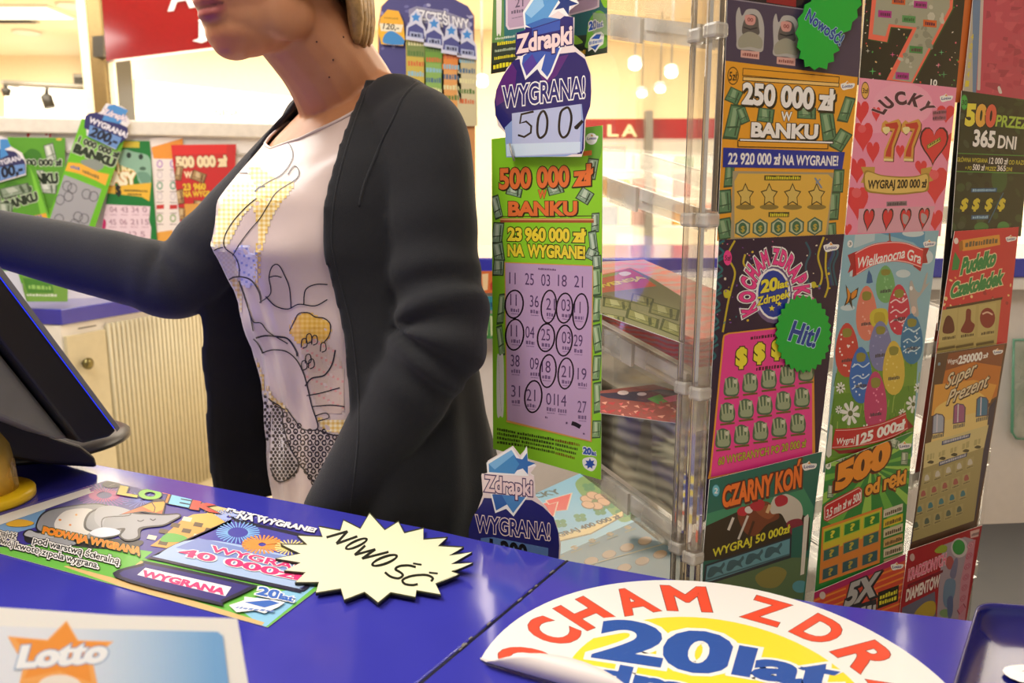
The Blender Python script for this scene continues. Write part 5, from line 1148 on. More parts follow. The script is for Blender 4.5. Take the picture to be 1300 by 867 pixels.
c = Card(top_pl(top4), [(762, 496), (830, 488), (862, 497), (866, 520), (866, 538), (762, 524)], '#9a5a50', up=(-0.5, 0.7, 0.2), clip=True).view(600, 400, 3.6125)
c.poly([(560, 360), (760, 350), (860, 340), (960, 350), (960, 372), (800, 400), (620, 380)], '#4a4250'); c.ell(690, 356, 26, 10, '#e4cfc8'); c.ell(776, 362, 22, 8, '#d8ccd0'); c.poly([(800, 384), (860, 362), (900, 396), (850, 408)], '#3fae52'); c.poly([(870, 380), (960, 360), (960, 390), (900, 400)], '#e07a9a')
rnd = random.Random(4)
for k in range(50): x, y = rnd.uniform(580, 960), rnd.uniform(398, 470); c.poly([(x, y), (x + rnd.uniform(10, 40), y - 4), (x + rnd.uniform(8, 30), y + 10)], rnd.choice(['#d86a66', '#b84a4a', '#e0a08a', '#a85a50']))
c.build('scratch_card', 'coral card with a green and pink band lying on the tall pack in the case', 'scratch card', m=printed('matte_card', 0.75, 0.0, 0.1))

# ---------------------------------------------------------------- on the counter
TOP = (Vector((0, 0, ZC + 0.0012)), UP)
c = Card(TOP, [(-88, 678), (135, 610), (480, 690), (340, 796)], '#6cb84a', up=(0.45, 0.89, 0)).view(0, 590, 3.095)
c.poly([(-300, 280), (420, 60), (1500, 300), (1200, 480), (620, 380), (300, 300), (-100, 330)], '#3f3a94'); c.poly([(-100, 260), (180, 170), (160, 240), (-60, 300)], '#7aa8d8'); c.poly([(1180, 480), (1500, 300), (1420, 330), (1040, 640), (930, 560), (1010, 520)], '#8cc4e4'); c.poly([(-300, 270), (380, 68), (420, 60), (0, 220), (-300, 300)], '#4a44a0')
c.poly([(460, 340), (560, 380), (580, 400), (470, 450), (780, 540), (1040, 620), (1020, 640), (480, 480), (250, 400)], '#d9b478'); c.poly([(520, 330), (600, 342), (460, 448), (200, 380), (300, 350)], '#6cb84a')
c.burst(410, 120, 40, 110, 36, 5, '#8a4ab8', 1.0, 0.42); c.burst(410, 120, 30, 62, 30, 5, '#d0429a', 1.0, 0.42); c.burst(880, 160, 14, 90, 34, 5, '#d8c88a', 1.0, 0.5); c.burst(900, 205, 10, 60, 26, 4, '#a8b8e8', 1.0, 0.5); c.burst(560, 140, 10, 80, 22, 3, '#6a7ad0', 1.0, 0.4); c.burst(1090, 200, 20, 90, 26, 4, '#8a8ad8', 1.0, 0.4); c.burst(1270, 220, 10, 70, 24, 4, '#d058b0', 1.0, 0.4)
c.blob([(-160, 262), (-150, 250), (320, 100), (350, 98), (354, 108), (330, 122), (-120, 276)], '#f0eee8'); c.mini((-100, 262), (330, 112), 12, '#9a9a98', 40)
c.ell(438, 78, 36, 14, '#20202a'); c.text('2', (426, 84), (446, 80), 12, WHT, 0.03)
# wall of a yellow house
c.poly([(620, 300), (720, 214), (830, 190), (905, 240), (660, 330), (590, 320)], '#d8a04a'); c.poly([(720, 214), (760, 196), (832, 190), (905, 240), (840, 262)], '#e4b45a')
for k in range(4):
    for j in range(3):
        x, y = 742 + 44 * j - 46 * k, 212 + 22 * j + 24 * k; c.poly([(x - 20, y - 8), (x + 14, y - 2), (x + 6, y + 14), (x - 28, y + 8)], '#5a4a34' if (k + j) % 3 else '#e8dcc0')
c.blob([(630, 300), (660, 270), (720, 280), (736, 296), (690, 306)], '#5fae4a')
# sleeping elephant with a party hat
c.blob([(96, 280), (130, 262), (260, 270), (420, 290), (560, 300), (520, 330), (380, 330), (200, 310), (110, 308)], '#2a2a30')
c.blob([(140, 250), (170, 190), (260, 166), (400, 156), (480, 200), (470, 280), (300, 300), (180, 276)], '#2a2a30'); c.blob([(146, 248), (176, 194), (262, 170), (398, 160), (472, 202), (462, 276), (300, 294), (186, 272)], '#93959b'); c.blob([(214, 234), (260, 184), (360, 178), (380, 230), (330, 284), (240, 270)], '#e4e0da')
c.ell(236, 220, 6, 4, '#e0862e'); c.ell(276, 240, 5, 4, '#e0862e'); c.ell(300, 200, 5, 4, '#e0a02e')
c.blob([(90, 280), (112, 256), (150, 268), (196, 262), (226, 280), (200, 300), (140, 296)], '#2a2a30'); c.blob([(96, 280), (116, 261), (150, 273), (194, 267), (218, 281), (196, 295), (140, 291)], '#b4b6ba'); c.blob([(180, 296), (240, 290), (300, 312), (260, 322), (200, 312)], '#9a9ca2')
c.blob([(330, 250), (350, 190), (440, 164), (520, 190), (610, 196), (660, 196), (700, 194), (712, 206), (680, 226), (640, 244), (560, 256), (548, 292), (500, 304), (468, 284), (480, 258), (380, 270)], '#2a2a30')
c.blob([(340, 248), (358, 194), (440, 169), (516, 195), (606, 201), (656, 202), (698, 199), (704, 206), (674, 222), (636, 239), (548, 250), (540, 286), (502, 297), (476, 282), (490, 252), (390, 264)], '#9fa1a7'); c.blob([(382, 176), (440, 164), (520, 186), (500, 206), (420, 212), (400, 250), (372, 220)], '#b4b6bc'); c.curve([(400, 250), (410, 212), (500, 204), (516, 194)], 4, '#2a2a30')
c.blob([(352, 272), (400, 250), (460, 258), (468, 276), (400, 288)], '#dfe6f2'); c.curve([(540, 222), (552, 226), (566, 220)], 4, '#2a2a30'); c.curve([(590, 216), (602, 222), (612, 216)], 4, '#2a2a30')
c.poly([(466, 202), (600, 146), (614, 134), (656, 144), (642, 202), (560, 190)], '#2a2a30'); c.poly([(476, 198), (602, 151), (650, 148), (636, 196), (560, 185)], '#e86a2e'); c.poly([(560, 168), (602, 151), (650, 148), (640, 180), (610, 192)], '#f0a83a'); c.line([(596, 150), (610, 172), (606, 190)], 4, '#2a2a30')
c.blob([(26, 232), (80, 216), (134, 230), (100, 244), (40, 244)], '#e8b43a')
c.text('PODWAJA WYGRANĄ', (168, 272), (548, 356), 26, '#f0862e', 0.06, out=[('#f0d83a', 0.02), ('#1c1c20', 0.10)][::-1], up=(0.25, -0.97))
c.text('pod warstwą ścieralną', (130, 310), (466, 396), 27, '#1c1c20', 0.02, out=[('#1c1c20', 0.16), (WHT, 0.10)], up=(0.25, -0.97)); c.text('znajdź', (-20, 270), (60, 296), 24, '#1c1c20', 0.02, out=[('#1c1c20', 0.16), (WHT, 0.10)], up=(0.25, -0.97)); c.text('kwotę z pola wygrana.', (60, 332), (386, 412), 26, '#1c1c20', 0.02, out=[('#1c1c20', 0.16), (WHT, 0.10)], up=(0.25, -0.97)); c.text('podwój', (-40, 300), (48, 328), 24, '#1c1c20', 0.02, out=[('#1c1c20', 0.16), (WHT, 0.10)], up=(0.25, -0.97))
c.blob([(604, 358), (900, 222), (930, 218), (1290, 300), (1330, 330), (1220, 478), (1180, 502), (1150, 500), (640, 384)], '#23233a'); c.blob([(624, 356), (904, 234), (930, 230), (1270, 310), (1300, 334), (1206, 470), (1176, 488), (1150, 486), (650, 376)], '#4a48a8'); c.blob([(624, 356), (760, 298), (1000, 330), (1240, 400), (1206, 470), (1176, 488), (1150, 486), (650, 376)], '#a8c0e4'); c.poly([(690, 330), (780, 292), (1100, 360), (1240, 402), (1220, 440), (900, 370)], '#7f92cc')
c.burst(935, 270, 40, 86, 30, 4, '#8ac0f0', 1.0, 0.5); c.burst(1030, 318, 16, 80, 26, 7, '#f09a4a', 1.0, 0.46); c.burst(1140, 330, 10, 60, 22, 5, '#e8d88a', 1.0, 0.5)
c.text('WYGRAJ', (826, 346), (1160, 420), 26, '#e8387a', 0.035, out=[(WHT, 0.05)], up=(0.5, -0.87)); c.text('40 000zł', (700, 360), (1180, 462), 32, '#e8387a', 0.035, out=[(WHT, 0.05)], up=(0.5, -0.87))
for t, p0, p1, cl in (('L', (470, 118), (530, 128), '#e8d23a'), ('O', (545, 132), (622, 140), '#8ad04a'), ('T', (628, 144), (702, 158), '#f0862e'), ('E', (674, 156), (744, 170), '#7ac8e8'), ('K', (756, 176), (846, 190), '#e84a3a')):
    c.text(t, p0, p1, 34 if t not in 'OTE' else 38, cl, 0.06, out=[('#1c1c28', 0.035)], up=(0.35, -0.93))
c.text('PONAD 18 000 000 zł', (890, 186), (1330, 262), 22, WHT, 0.05, out=[('#2a2a60', 0.03)], up=(0.45, -0.89), shear=0.1); c.text('NA WYGRANE!', (930, 214), (1236, 270), 22, WHT, 0.05, out=[('#2a2a60', 0.03)], up=(0.45, -0.89), shear=0.1)
c.blob([(452, 448), (560, 394), (590, 388), (980, 474), (1000, 490), (880, 548), (850, 556)], '#23233a'); c.blob([(480, 446), (566, 404), (590, 400), (960, 480), (972, 490), (870, 538), (848, 544)], '#38327c')
c.poly([(540, 440), (572, 412), (910, 488), (886, 524)], WHT); c.text('WYGRANA', (556, 444), (876, 518), 26, '#e8387a', 0.06, up=(0.5, -0.87))
c.text('20', (1010, 516), (1090, 534), 34, '#3a6ac0', 0.05, out=[(WHT, 0.08)], up=(0.4, -0.9)); c.text('lat', (1096, 534), (1150, 546), 24, '#3a6ac0', 0.05, out=[(WHT, 0.08)], up=(0.4, -0.9))
c.poly([(900, 560), (960, 540), (960, 526), (1080, 540), (1120, 548), (1096, 566), (1040, 592), (1000, 580), (930, 588)], WHT); c.poly([(960, 548), (1060, 540), (1100, 552), (1040, 570)], '#3a6ac0'); c.mini((924, 572), (1070, 588), 14, '#6a8ac8', 7)
c.build('scratch_card', 'big elephant card with a party hat lying on the blue counter', 'scratch card', m=printed('gloss_card', 0.38, 0.08))

# pale yellow starburst card on the counter, over the elephant card
SZ = ZC + 0.006
tips = [(600, 50), (770, 100), (918, 140), (1060, 195), (1155, 262), (1205, 320), (1210, 392), (1130, 420), (1020, 535), (870, 550), (650, 582), (450, 566), (282, 524), (160, 462), (96, 392), (44, 320), (76, 236), (172, 182), (300, 130), (446, 92)]
vals = [(690, 150), (805, 168), (918, 206), (1006, 244), (1072, 300), (1085, 352), (1084, 398), (990, 470), (876, 510), (724, 522), (570, 520), (430, 500), (300, 462), (220, 404), (190, 346), (190, 290), (230, 236), (322, 190), (426, 154), (545, 142)]
pts = []
for a, b in zip(tips, vals): pts += [a, b]
pts = [(340 + x / 4.643, 640 + y / 4.643) for x, y in pts]
cardp = (Vector((0, 0, SZ)), UP)
def curl(p):
    e = onz(600, 715, SZ); d = (p.x - (e.x - 0.022)); return Vector((p.x, p.y, p.z + max(0, d) ** 2 * 16.0))
c = Card(cardp, pts, '#efeecb', up=(0.3, 0.95, 0), clip=False, thick=0.003, back='#26281c').view(340, 640, 4.643)
ls = [((x * 0.97 + 650 * 0.03), (y * 0.97 + 320 * 0.03)) for a, b in zip(tips, vals) for x, y in (a, b)]
c.line([((x - 340) * 4.643, (y - 640) * 4.643) for x, y in pts], 9, '#3a3c28', True)
kk = '#24251c'
c.line([(346, 196), (470, 160)], 15, kk); c.line([(470, 160), (404, 232)], 15, kk); c.line([(404, 234), (528, 190)], 15, kk)
c.ring(522, 234, 74, 24, 15, kk, -0.42)
c.line([(574, 244), (512, 300)], 15, kk); c.line([(512, 300), (634, 266)], 14, kk); c.line([(634, 266), (556, 322)], 15, kk); c.line([(556, 322), (712, 282)], 14, kk)
c.ring(688, 332, 84, 28, 16, kk, -0.35)
c.line(smooth([(872, 372), (830, 362), (776, 366), (752, 384), (780, 402), (796, 420), (770, 438), (724, 428), (690, 402)]), 14, kk)
c.line([(856, 350), (906, 358)], 11, kk)
c.line(smooth([(962, 456), (972, 436), (930, 418), (850, 424), (796, 446), (806, 470), (850, 478), (884, 472)]), 14, kk); c.line([(950, 404), (1002, 410)], 11, kk)
c.build('starburst_card', 'pale yellow starburst card with dark handwriting, curled at its right tips', 'card', bend=curl)

# round sticker on the counter with one lifted edge
C0 = Vector((0.157, 0.556, 0)); R0 = 0.190; ST = ZC + 0.0008
cut = cz(605, 845); cut2 = cz(705, 900)
n = 96; ring_ = [Vector((C0.x + R0 * math.cos(2 * PI * k / n), C0.y + R0 * math.sin(2 * PI * k / n), ST)) for k in range(n)]
# the sheet is flat but for a flap at lower left, folded back over itself along a chord
fa = cz(596, 842); fb = cz(690, 868); fdir = (fb - fa); fdir.z = 0; fdir.normalize(); fn = Vector((-fdir.y, fdir.x, 0))
q0 = cz(636, 857)
keep = [p for p in ring_ if (p - q0).dot(fn) > 0]
stp = (Vector((0, 0, ST)), UP)
ks = sorted(range(n), key=lambda k: k); idx = [k for k in range(n) if (ring_[k] - q0).dot(fn) > 0]
brk = next(i for i in range(len(idx)) if (idx[i] - idx[i - 1]) % n != 1); idx = idx[brk:] + idx[:brk]
outl = [prj(ring_[k]) for k in idx]
c = Card(stp, outl, '#f1efea', up=(0, 1, 0), clip=True).view(0, 0, 1)
def w2p(v): return prj(v)
def circ(r, k=64): return [prj(C0 + Vector((r * math.cos(2 * PI * i / k), r * math.sin(2 * PI * i / k), ST))) for i in range(k)]
c.poly(circ(0.118), '#f3e03a')
tilt = math.radians(-24)
def arcletters(t, a0, a1, r, h, col):
    ws = [1.0 if len(t) == 1 else max(0.3, tbox(ch)[1] - tbox(ch)[0] + 0.14) if ch != ' ' else 0.45 for ch in t]; tot = sum(ws); acc = 0
    for ch, wv in zip(t, ws):
        m = a0 + (a1 - a0) * (acc + wv / 2) / tot; hw = abs(a1 - a0) * (wv - 0.12) / tot / 2; acc += wv
        if ch == ' ': continue
        pt = lambda a, rr: C0 + Vector((rr * math.cos(a), rr * math.sin(a), ST))
        p0, p1 = prj(pt(m + hw, r)), prj(pt(m - hw, r)); mid = ((p0[0] + p1[0]) / 2, (p0[1] + p1[1]) / 2); tp = prj(pt(m, r + h))
        ux, uy = tp[0] - mid[0], tp[1] - mid[1]; L_ = math.hypot(ux, uy)
        c.text(ch, p0, p1, L_, col, 0.035, out=[('#6a2a20', 0.010)], up=(ux / L_, uy / L_))
for ch_, ad in zip('KOCHAMZDRAPKI', (181, 161, 142.5, 125.5, 105.5, 85.5, 57.5, 38.5, 20.5, 1, -17, -34, -46)):
    hw = {'M': 9.4, 'I': 3.0, 'H': 8.2, 'A': 8.0}.get(ch_, 7.2); arcletters(ch_, math.radians(ad + hw), math.radians(ad - hw), 0.1315, 0.047, '#ee5236')
def lay(t, p0, p1, h, u=(0.10, -0.995)): c.text(t, p0, p1, h, '#2c56a8', 0.045, out=[(WHT, 0.05)], up=u)
c.view(580, 710, 1.8056)
lay('20', (322, 222), (610, 264), 92, (0.28, -0.96)); lay('lat', (640, 262), (862, 300), 66, (0.28, -0.96)); lay('zdrapek', (232, 268), (800, 372), 52, (0.28, -0.96))
lay_ = None
so = c.build('round_sticker', 'large round white sticker with red lettering round its rim, on the right worktop', 'sticker', m=printed('gloss_card', 0.38, 0.08))
# lifted flap: the chord end rolls up and back over the sheet
ch = [p for p in ring_ if (p - q0).dot(fn) <= 0]
a = ring_[idx[-1]]; e = ring_[idx[0]]
half = (a - e) if (a - e).dot(fdir) > 0 else (e - a); s0 = a if (a - e).dot(fdir) < 0 else e
rows = []; M_ = 40; wv = half.length
for j in range(9):
    ph = j / 8; row = []
    for i in range(M_ + 1):
        u = i / M_; base = s0 + half * u; sag = 0.001 + 0.034 * math.sin(PI * min(1, u / 0.45)) ** 0.8 if u < 0.45 else 0.001; arcl = ph * sag; r_ = 0.011
        an = min(arcl / r_, PI * 0.9); rest = max(0, arcl - r_ * an)
        off = -fn * (r_ * math.sin(an)) + Vector((0, 0, r_ * (1 - math.cos(an)) + 0.0012 + rest * 0.25)) + fn * rest
        row.append(base + off)
    rows.append(row)
fl = MB().loft(rows, cap=False, closed=False).build('lifted_flap', mat('sticker_back', '#e6dcd8', 0.4, var=0.02), so)
sd = fl.modifiers.new('thickness', 'SOLIDIFY'); sd.thickness = 0.0004

# ---------------------------------------------------------------- sheet on a small easel at the lower left, close to the lens
LN = Vector((0.05, -0.80, 0.58)).normalized(); LP = (ony(300, 786, 0.42), LN); LU = Vector((0.03, 0.58, 0.81)).normalized()
c = Card(LP, [(-140, 768), (0, 771), (150, 781), (301, 785), (316, 875), (322, 905), (-150, 905)], '#f0eeea', up=LU, clip=False).view(0, 760, 3.939)
c.poly([(-500, 120), (400, 150), (1090, 168), (1118, 190), (1150, 460), (1160, 560), (-500, 560)], '#e4e8f2')
x0 = 300
cols = [(200 + 22 * i, '#%02x%02x%02x' % tuple(int(a_ + (b_ - a_) * (i / 39) ** 1.6) for a_, b_ in zip((228, 232, 242), (122, 174, 226)))) for i in range(40)]
for k, (x, cl) in enumerate(cols): c.poly([(x, 148 + (x - 300) * 0.022), (1090, 166), (1116, 186), (1150, 460), (1160, 560), (x + 20, 560)], cl)
st = [(334, 100), (376, 204), (440, 216), (604, 196), (490, 288), (470, 330), (520, 520), (300, 430), (90, 520), (110, 330), (20, 180), (240, 208)]
c.poly([(334, 110), (392, 208), (570, 214), (462, 300), (500, 480), (296, 400), (86, 480), (120, 330), (40, 188), (238, 206)], '#f6ad62'); c.poly([(334, 125), (384, 214), (540, 222), (440, 300), (460, 420), (300, 360), (120, 400), (160, 320), (80, 200), (244, 214)], '#f29a44')
c.ell(300, 440, 110, 60, '#f0e6dc')
c.text('Lotto', (92, 342), (520, 312), 112, '#f4f6fa', 0.06, out=[('#7aa0cc', 0.03)])
ez = c.build('info_sheet', 'white sheet with an orange star and pale blue panel at the lower left', 'sheet')
p = onp(60, 905, LP)
bb = MB()
for d in (0.0015,):
    q = [onp(x, y, LP) - LN * 0.002 for x, y in [(-150, 780), (290, 800), (300, 905), (-150, 905)]]
e = thing('easel_stand', Vector((q[3].x, q[3].y, ZC)), 'black easel stand under the white star sheet', 'stand')
MB().prism(q, -LN * 0.002).build('back_plate', m_black, e)
bx = [onp(x, 905, LP) for x in (-150, 300)]
MB().prism([bx[0] + LN * 0.012 - LU * 0.002, bx[1] + LN * 0.012 - LU * 0.002, bx[1] - LN * 0.006 - LU * 0.002, bx[0] - LN * 0.006 - LU * 0.002], -LU * 0.006).build('ledge', m_black, e)
zz = min(v.z for v in bx)
for t in (0.15, 0.85):
    f0 = bx[0] + (bx[1] - bx[0]) * t - LN * 0.004
    MB().tube([f0 + LU * 0.03 - LN * 0.002, Vector((f0.x, f0.y + 0.035, ZC + 0.0035))], 0.003, 8).build('strut', m_black, e)
    MB().tube([f0, Vector((f0.x, f0.y, ZC + 0.0005))], 0.003, 8).build('foot', m_black, e)

# ---------------------------------------------------------------- large cards leaning on the back display board, cards in the counter display
GRN = '#5fae2a'
def bankback(c, dx, dy, k, mid='#4a8a2e'):
    pass
c = Card(bp(0.020), [(0, 0), (0, 0)], '#ffffff')
def sheet(off, outl, colr, vw): return Card(bp(off), outl, colr, up=UP).view(*vw)
c = sheet(0.018, [(10, 174), (83, 175), (80, 360), (2, 360)], '#6ab02e', (0, 130, 3.208))
c.poly([(40, 140), (270, 144), (262, 430), (60, 430)], '#5c9c2c'); c.blob([(90, 230), (120, 190), (160, 200), (170, 240), (130, 260)], '#3f7a24'); notes(c, [(204, 205, 40, 70, -.2), (150, 290, 60, 26, 0), (190, 350, 80, 40, .1)], '#b9bfb4', '#5a6a50', '#dde0d6')
c.text('200 000 zł', (92, 258), (252, 256), 26, '#1c2a14', 0.06, out=[('#dfe6d0', 0.05)]); c.text('BANKU', (100, 330), (236, 328), 40, '#1c2a14', 0.08, out=[('#dfe6d0', 0.05)]); c.ell(240, 150, 12, 6, '#d8b04a')
c.build('card_sheet', 'green card standing between the two badge cards, on the back board', 'card')
c = sheet(0.012, [(147, 178), (190, 179), (203, 350), (120, 350)], '#1f7a34', (0, 160, 3.3333))
c.text('EXTRA', (440, 196), (570, 198), 50, '#f2e8b0', 0.06, out=[('#d8902e', 0.04)]); c.text('EASY', (450, 246), (574, 250), 54, '#f6f0d0', 0.07, out=[('#d8902e', 0.04)])
c.blob([(500, 150), (520, 100), (570, 110), (630, 130), (640, 200), (630, 260), (590, 240), (570, 190), (520, 170)], '#8fb8a0'); c.ell(545, 124, 10, 12, '#2a3a30'); c.ell(596, 130, 10, 12, '#2a3a30'); c.ell(604, 180, 14, 8, '#4a6a58'); c.blob([(580, 200), (620, 196), (640, 226), (610, 250)], '#6f9a84')
c.poly([(500, 64), (590, 66), (590, 92), (500, 90)], '#d8c23a'); c.poly([(420, 260), (640, 240), (632, 318), (600, 300), (440, 282)], '#e8b83a'); c.text('$', (492, 290), (512, 290), 40, '#2a2a20', 0.06); c.mini((524, 276), (626, 280), 9, '#3a3a20', 12); c.mini((540, 292), (600, 294), 8, '#3a3a20', 8)
c.poly([(420, 330), (636, 340), (630, 400), (640, 430), (634, 520), (400, 520), (412, 420)], '#ead2dc')
for r in range(3):
    for k in range(5):
        t = [['2', '04', '43', '34', '0'], ['', '45', '06', '21', '15'], ['7', '6', '45', '12', '5']][r][k]
        x, y = 420 + 46 * k - 4 * r, 364 + 52 * r
        if t: c.text(t, (x, y), (x + 12 * len(t) + 6, y + 2), 24, '#b08a9c', 0.02); c.mini((x, y + 14), (x + 30, y + 15), 7, '#c8a4b4', 4)
c.blob([(416, 400), (432, 390), (448, 402), (446, 432), (430, 440), (416, 428)], '#c8286a')
c.build('card_sheet', 'dark green and pink card standing right of the tilted badge card', 'card')
c = sheet(0.006, [(190, 175), (232, 172), (236, 360), (204, 360)], '#f0e6e0', (0, 160, 3.3333))
c.poly([(640, 90), (780, 50), (780, 140), (650, 138)], '#ee9a3a'); c.poly([(660, 450), (730, 440), (740, 520), (660, 520)], '#e8a84a')
for r in range(6):
    for k in range(2):
        x, y = 668 + 56 * k, 160 + 46 * r
        if r == 4: c.poly([(x - 6, y - 10), (x + 26, y - 12), (x + 26, y + 6), (x - 6, y + 8)], '#c83a34')
        else: c.ell(x + 8, y, 13, 17, ['#b88ac8', '#d8ccd0', '#5a9a7a', '#d8ccd0', '', '#8aa86a'][r]); c.ell(x + 8, y, 8, 11, '#efe6e2')
        c.mini((x - 4, y + 28), (x + 24, y + 28), 6, '#9a8a8a', 4)
c.build('card_sheet', 'pale card with small round symbols beside the red card, on the back board', 'card')
c = sheet(0.016, [(217, 184), (300, 183), (290, 380), (240, 380)], '#c4302e', (0, 160, 3.3333))
c.poly([(724, 80), (960, 78), (958, 116), (726, 122)], '#d8322e'); c.text('500 000 zł', (748, 174), (960, 168), 44, '#ecd9b0', 0.07, out=[('#5a3a24', 0.03)]); c.text('W', (782, 218), (812, 218), 26, '#ecd9b0', 0.06); c.text('23 960', (776, 272), (870, 268), 28, '#e8c23a', 0.05, out=[('#5a1a14', 0.03)]); c.text('NA WYGRANE', (776, 300), (940, 296), 24, '#e8c23a', 0.05, out=[('#5a1a14', 0.03)])
notes(c, [(756, 200, 30, 60, .2), (760, 300, 34, 60, -.1), (840, 214, 60, 40, .4), (770, 372, 40, 50, .2), (850, 336, 60, 40, .1)], '#a8885a', '#5a3a24', '#cdb48a'); c.poly([(780, 330), (920, 326), (900, 420), (790, 420)], '#d8a04a')
c.build('card_sheet', 'red card with cream figures standing nearest the woman\'s arm on the back board', 'card')
def bankcard(off, outl, rot_pts, art, label): pass
# tilted green card with the 200 badge
c = sheet(0.036, [(104, 150), (160, 172), (116, 302), (105, 330), (52, 300), (66, 262)], '#6cba24', (0, 130, 3.208))
c.text('1 000 000 zł', (318, 160), (480, 226), 24, '#23301a', 0.06, out=[('#c8d0b8', 0.06)], up=(0.35, -0.93)); c.text('BANKU', (300, 200), (460, 262), 34, '#23301a', 0.09, out=[('#c8d0b8', 0.06)], up=(0.35, -0.93))
c.view(0, 160, 3.3333); c.blob([(340, 150), (400, 140), (440, 170), (400, 190)], '#8a928a')
c.poly([(274, 152), (340, 158), (420, 196), (462, 204), (446, 252), (410, 232), (330, 200), (272, 188)], '#ecae3a'); c.mini((300, 178), (340, 188), 14, '#3a6ab0', 3); c.mini((350, 196), (420, 226), 16, '#7a6a3a', 6)
c.poly([(272, 206), (430, 268), (362, 462), (212, 392)], '#a3a3a8')
for x, y in ((284, 254), (306, 264), (290, 298), (254, 312), (366, 288), (396, 298), (250, 394), (330, 384), (356, 392), (316, 414)): c.ring(x, y, 20, 22, 3, '#3f3f46')
c.build('card_sheet', 'bright green card tilted to the right under its badge, on the back board', 'card')
c = Card(bp(0.046), [(109, 150), (112, 143), (122, 144), (128, 142), (135, 131), (143, 133), (152, 134), (160, 138), (158, 146), (163, 150), (165, 156), (160, 162), (163, 170), (157, 178), (150, 182), (147, 190), (110, 172)], '#e2dcdc', up=UP, clip=False).view(0, 0, 3.94)
c.poly([(426, 580), (450, 566), (480, 562), (520, 576), (640, 640), (638, 684), (606, 714), (590, 712), (420, 640)], '#2e2c66'); c.poly([(450, 624), (610, 690), (580, 746), (438, 682)], '#6a8ec4'); c.text('200,-', (446, 676), (580, 728), 48, '#1a1c2c', 0.05, shear=0.2, up=(0.3, -0.95)); c.text('WYGRANA!', (444, 610), (632, 690), 28, '#e8e4ea', 0.04, up=(0.35, -0.94))
c.poly([(540, 530), (570, 520), (612, 540), (640, 552), (600, 620), (510, 600), (530, 560)], '#4a8ac8'); c.text('Zdrapki', (516, 570), (628, 606), 30, '#e8d8dc', 0.04, out=[('#5a5a9a', 0.04)], up=(0.3, -0.95))
c.build('prize_badge', 'badge of two hundred on top of the tilted green card at the back', 'badge')
c = sheet(0.034, [(-40, 200), (44, 210), (70, 300), (76, 330), (-40, 330)], '#5a9c2a', (0, 130, 3.208))
c.poly([(120, 260), (140, 300), (215, 520), (180, 520)], '#7cc43a'); c.blob([(20, 340), (50, 320), (90, 340), (80, 360), (30, 360)], '#4a8a24'); c.text('1 000 000', (0, 406), (130, 360), 22, '#23301a', 0.06, out=[('#c8d0b8', 0.06)], up=(-0.25, -0.97)); c.text('W BANKU', (-30, 452), (154, 398), 34, '#23301a', 0.08, out=[('#c8d0b8', 0.06)], up=(-0.25, -0.97))
c.poly([(76, 476), (188, 450), (194, 480), (100, 496), (80, 500)], '#e8a83a'); c.mini((96, 484), (170, 468), 13, '#3a6ab0', 5); notes(c, [(60, 360, 120, 40, -.2), (20, 440, 60, 60, .1)], '#8a9a84', '#4a5a40', '#b8c0b0')
c.build('card_sheet', 'green card leaning at the far left edge under its badge', 'card')
c = Card(bp(0.044), [(-30, 196), (-20, 176), (0, 172), (8, 176), (14, 186), (28, 194), (33, 206), (33, 222), (-30, 240)], '#e2dcdc', up=UP, clip=False).view(0, 130, 3.208)
c.poly([(-80, 300), (-60, 220), (0, 190), (60, 200), (96, 230), (104, 250), (104, 290), (-60, 340)], '#34325e'); c.poly([(-40, 270), (100, 250), (102, 290), (-40, 330)], '#6a8ec4'); c.text('100,-', (-8, 312), (92, 286), 44, '#1a1c2c', 0.05, up=(-0.15, -0.98)); c.text('WYGRANA', (-20, 262), (96, 232), 22, '#e0dce6', 0.03, up=(-0.25, -0.97)); c.poly([(0, 150), (30, 150), (44, 180), (20, 190), (34, 214), (0, 230)], '#4a8ac8')
c.build('prize_badge', 'badge of one hundred at the far left edge of the back board', 'badge')
c = Card(bp(0.003), [(34, 163), (67, 160), (67, 185), (34, 185)], '#efe9e2', up=UP).view(0, 130, 3.208)
c.line(smooth([(112, 140), (120, 122), (150, 112), (178, 116), (192, 132)]), 13, '#c8302e'); c.line([(206, 110), (204, 142)], 9, '#c8302e')
c.build('paper_notice', 'white notice with a red curved mark above the green cards', 'notice')
# low clear holder with a green card on the blue back counter
HP_ = (B0 + bn * 0.30, bn)
q = [onp(x, y, HP_) for x, y in [(8, 340), (84, 345), (84, 376), (4, 376)]]
hz = A[1].z
c = Card(HP_, [(28, 344), (86, 352), (86, 383), (30, 383)], '#7aa84a', up=UP).view(0, 330, 2.627)
c.poly([(76, 60), (170, 66), (180, 110), (92, 110)], '#4f8a34'); c.mini((96, 96), (170, 100), 14, '#9ac86a', 5); c.mini((90, 120), (190, 122), 8, '#e0e6da', 9)
c.build('card_sheet', 'small green card low on the blue back counter beneath the outstretched arm', 'card')
c = Card((B0 + bn * 0.32, bn), [(-10, 344), (22, 344), (34, 384), (-10, 384)], '#cfd3e4', up=UP)
c.build('paper_notice', 'pale lilac paper low at the left edge behind the monitor', 'notice')

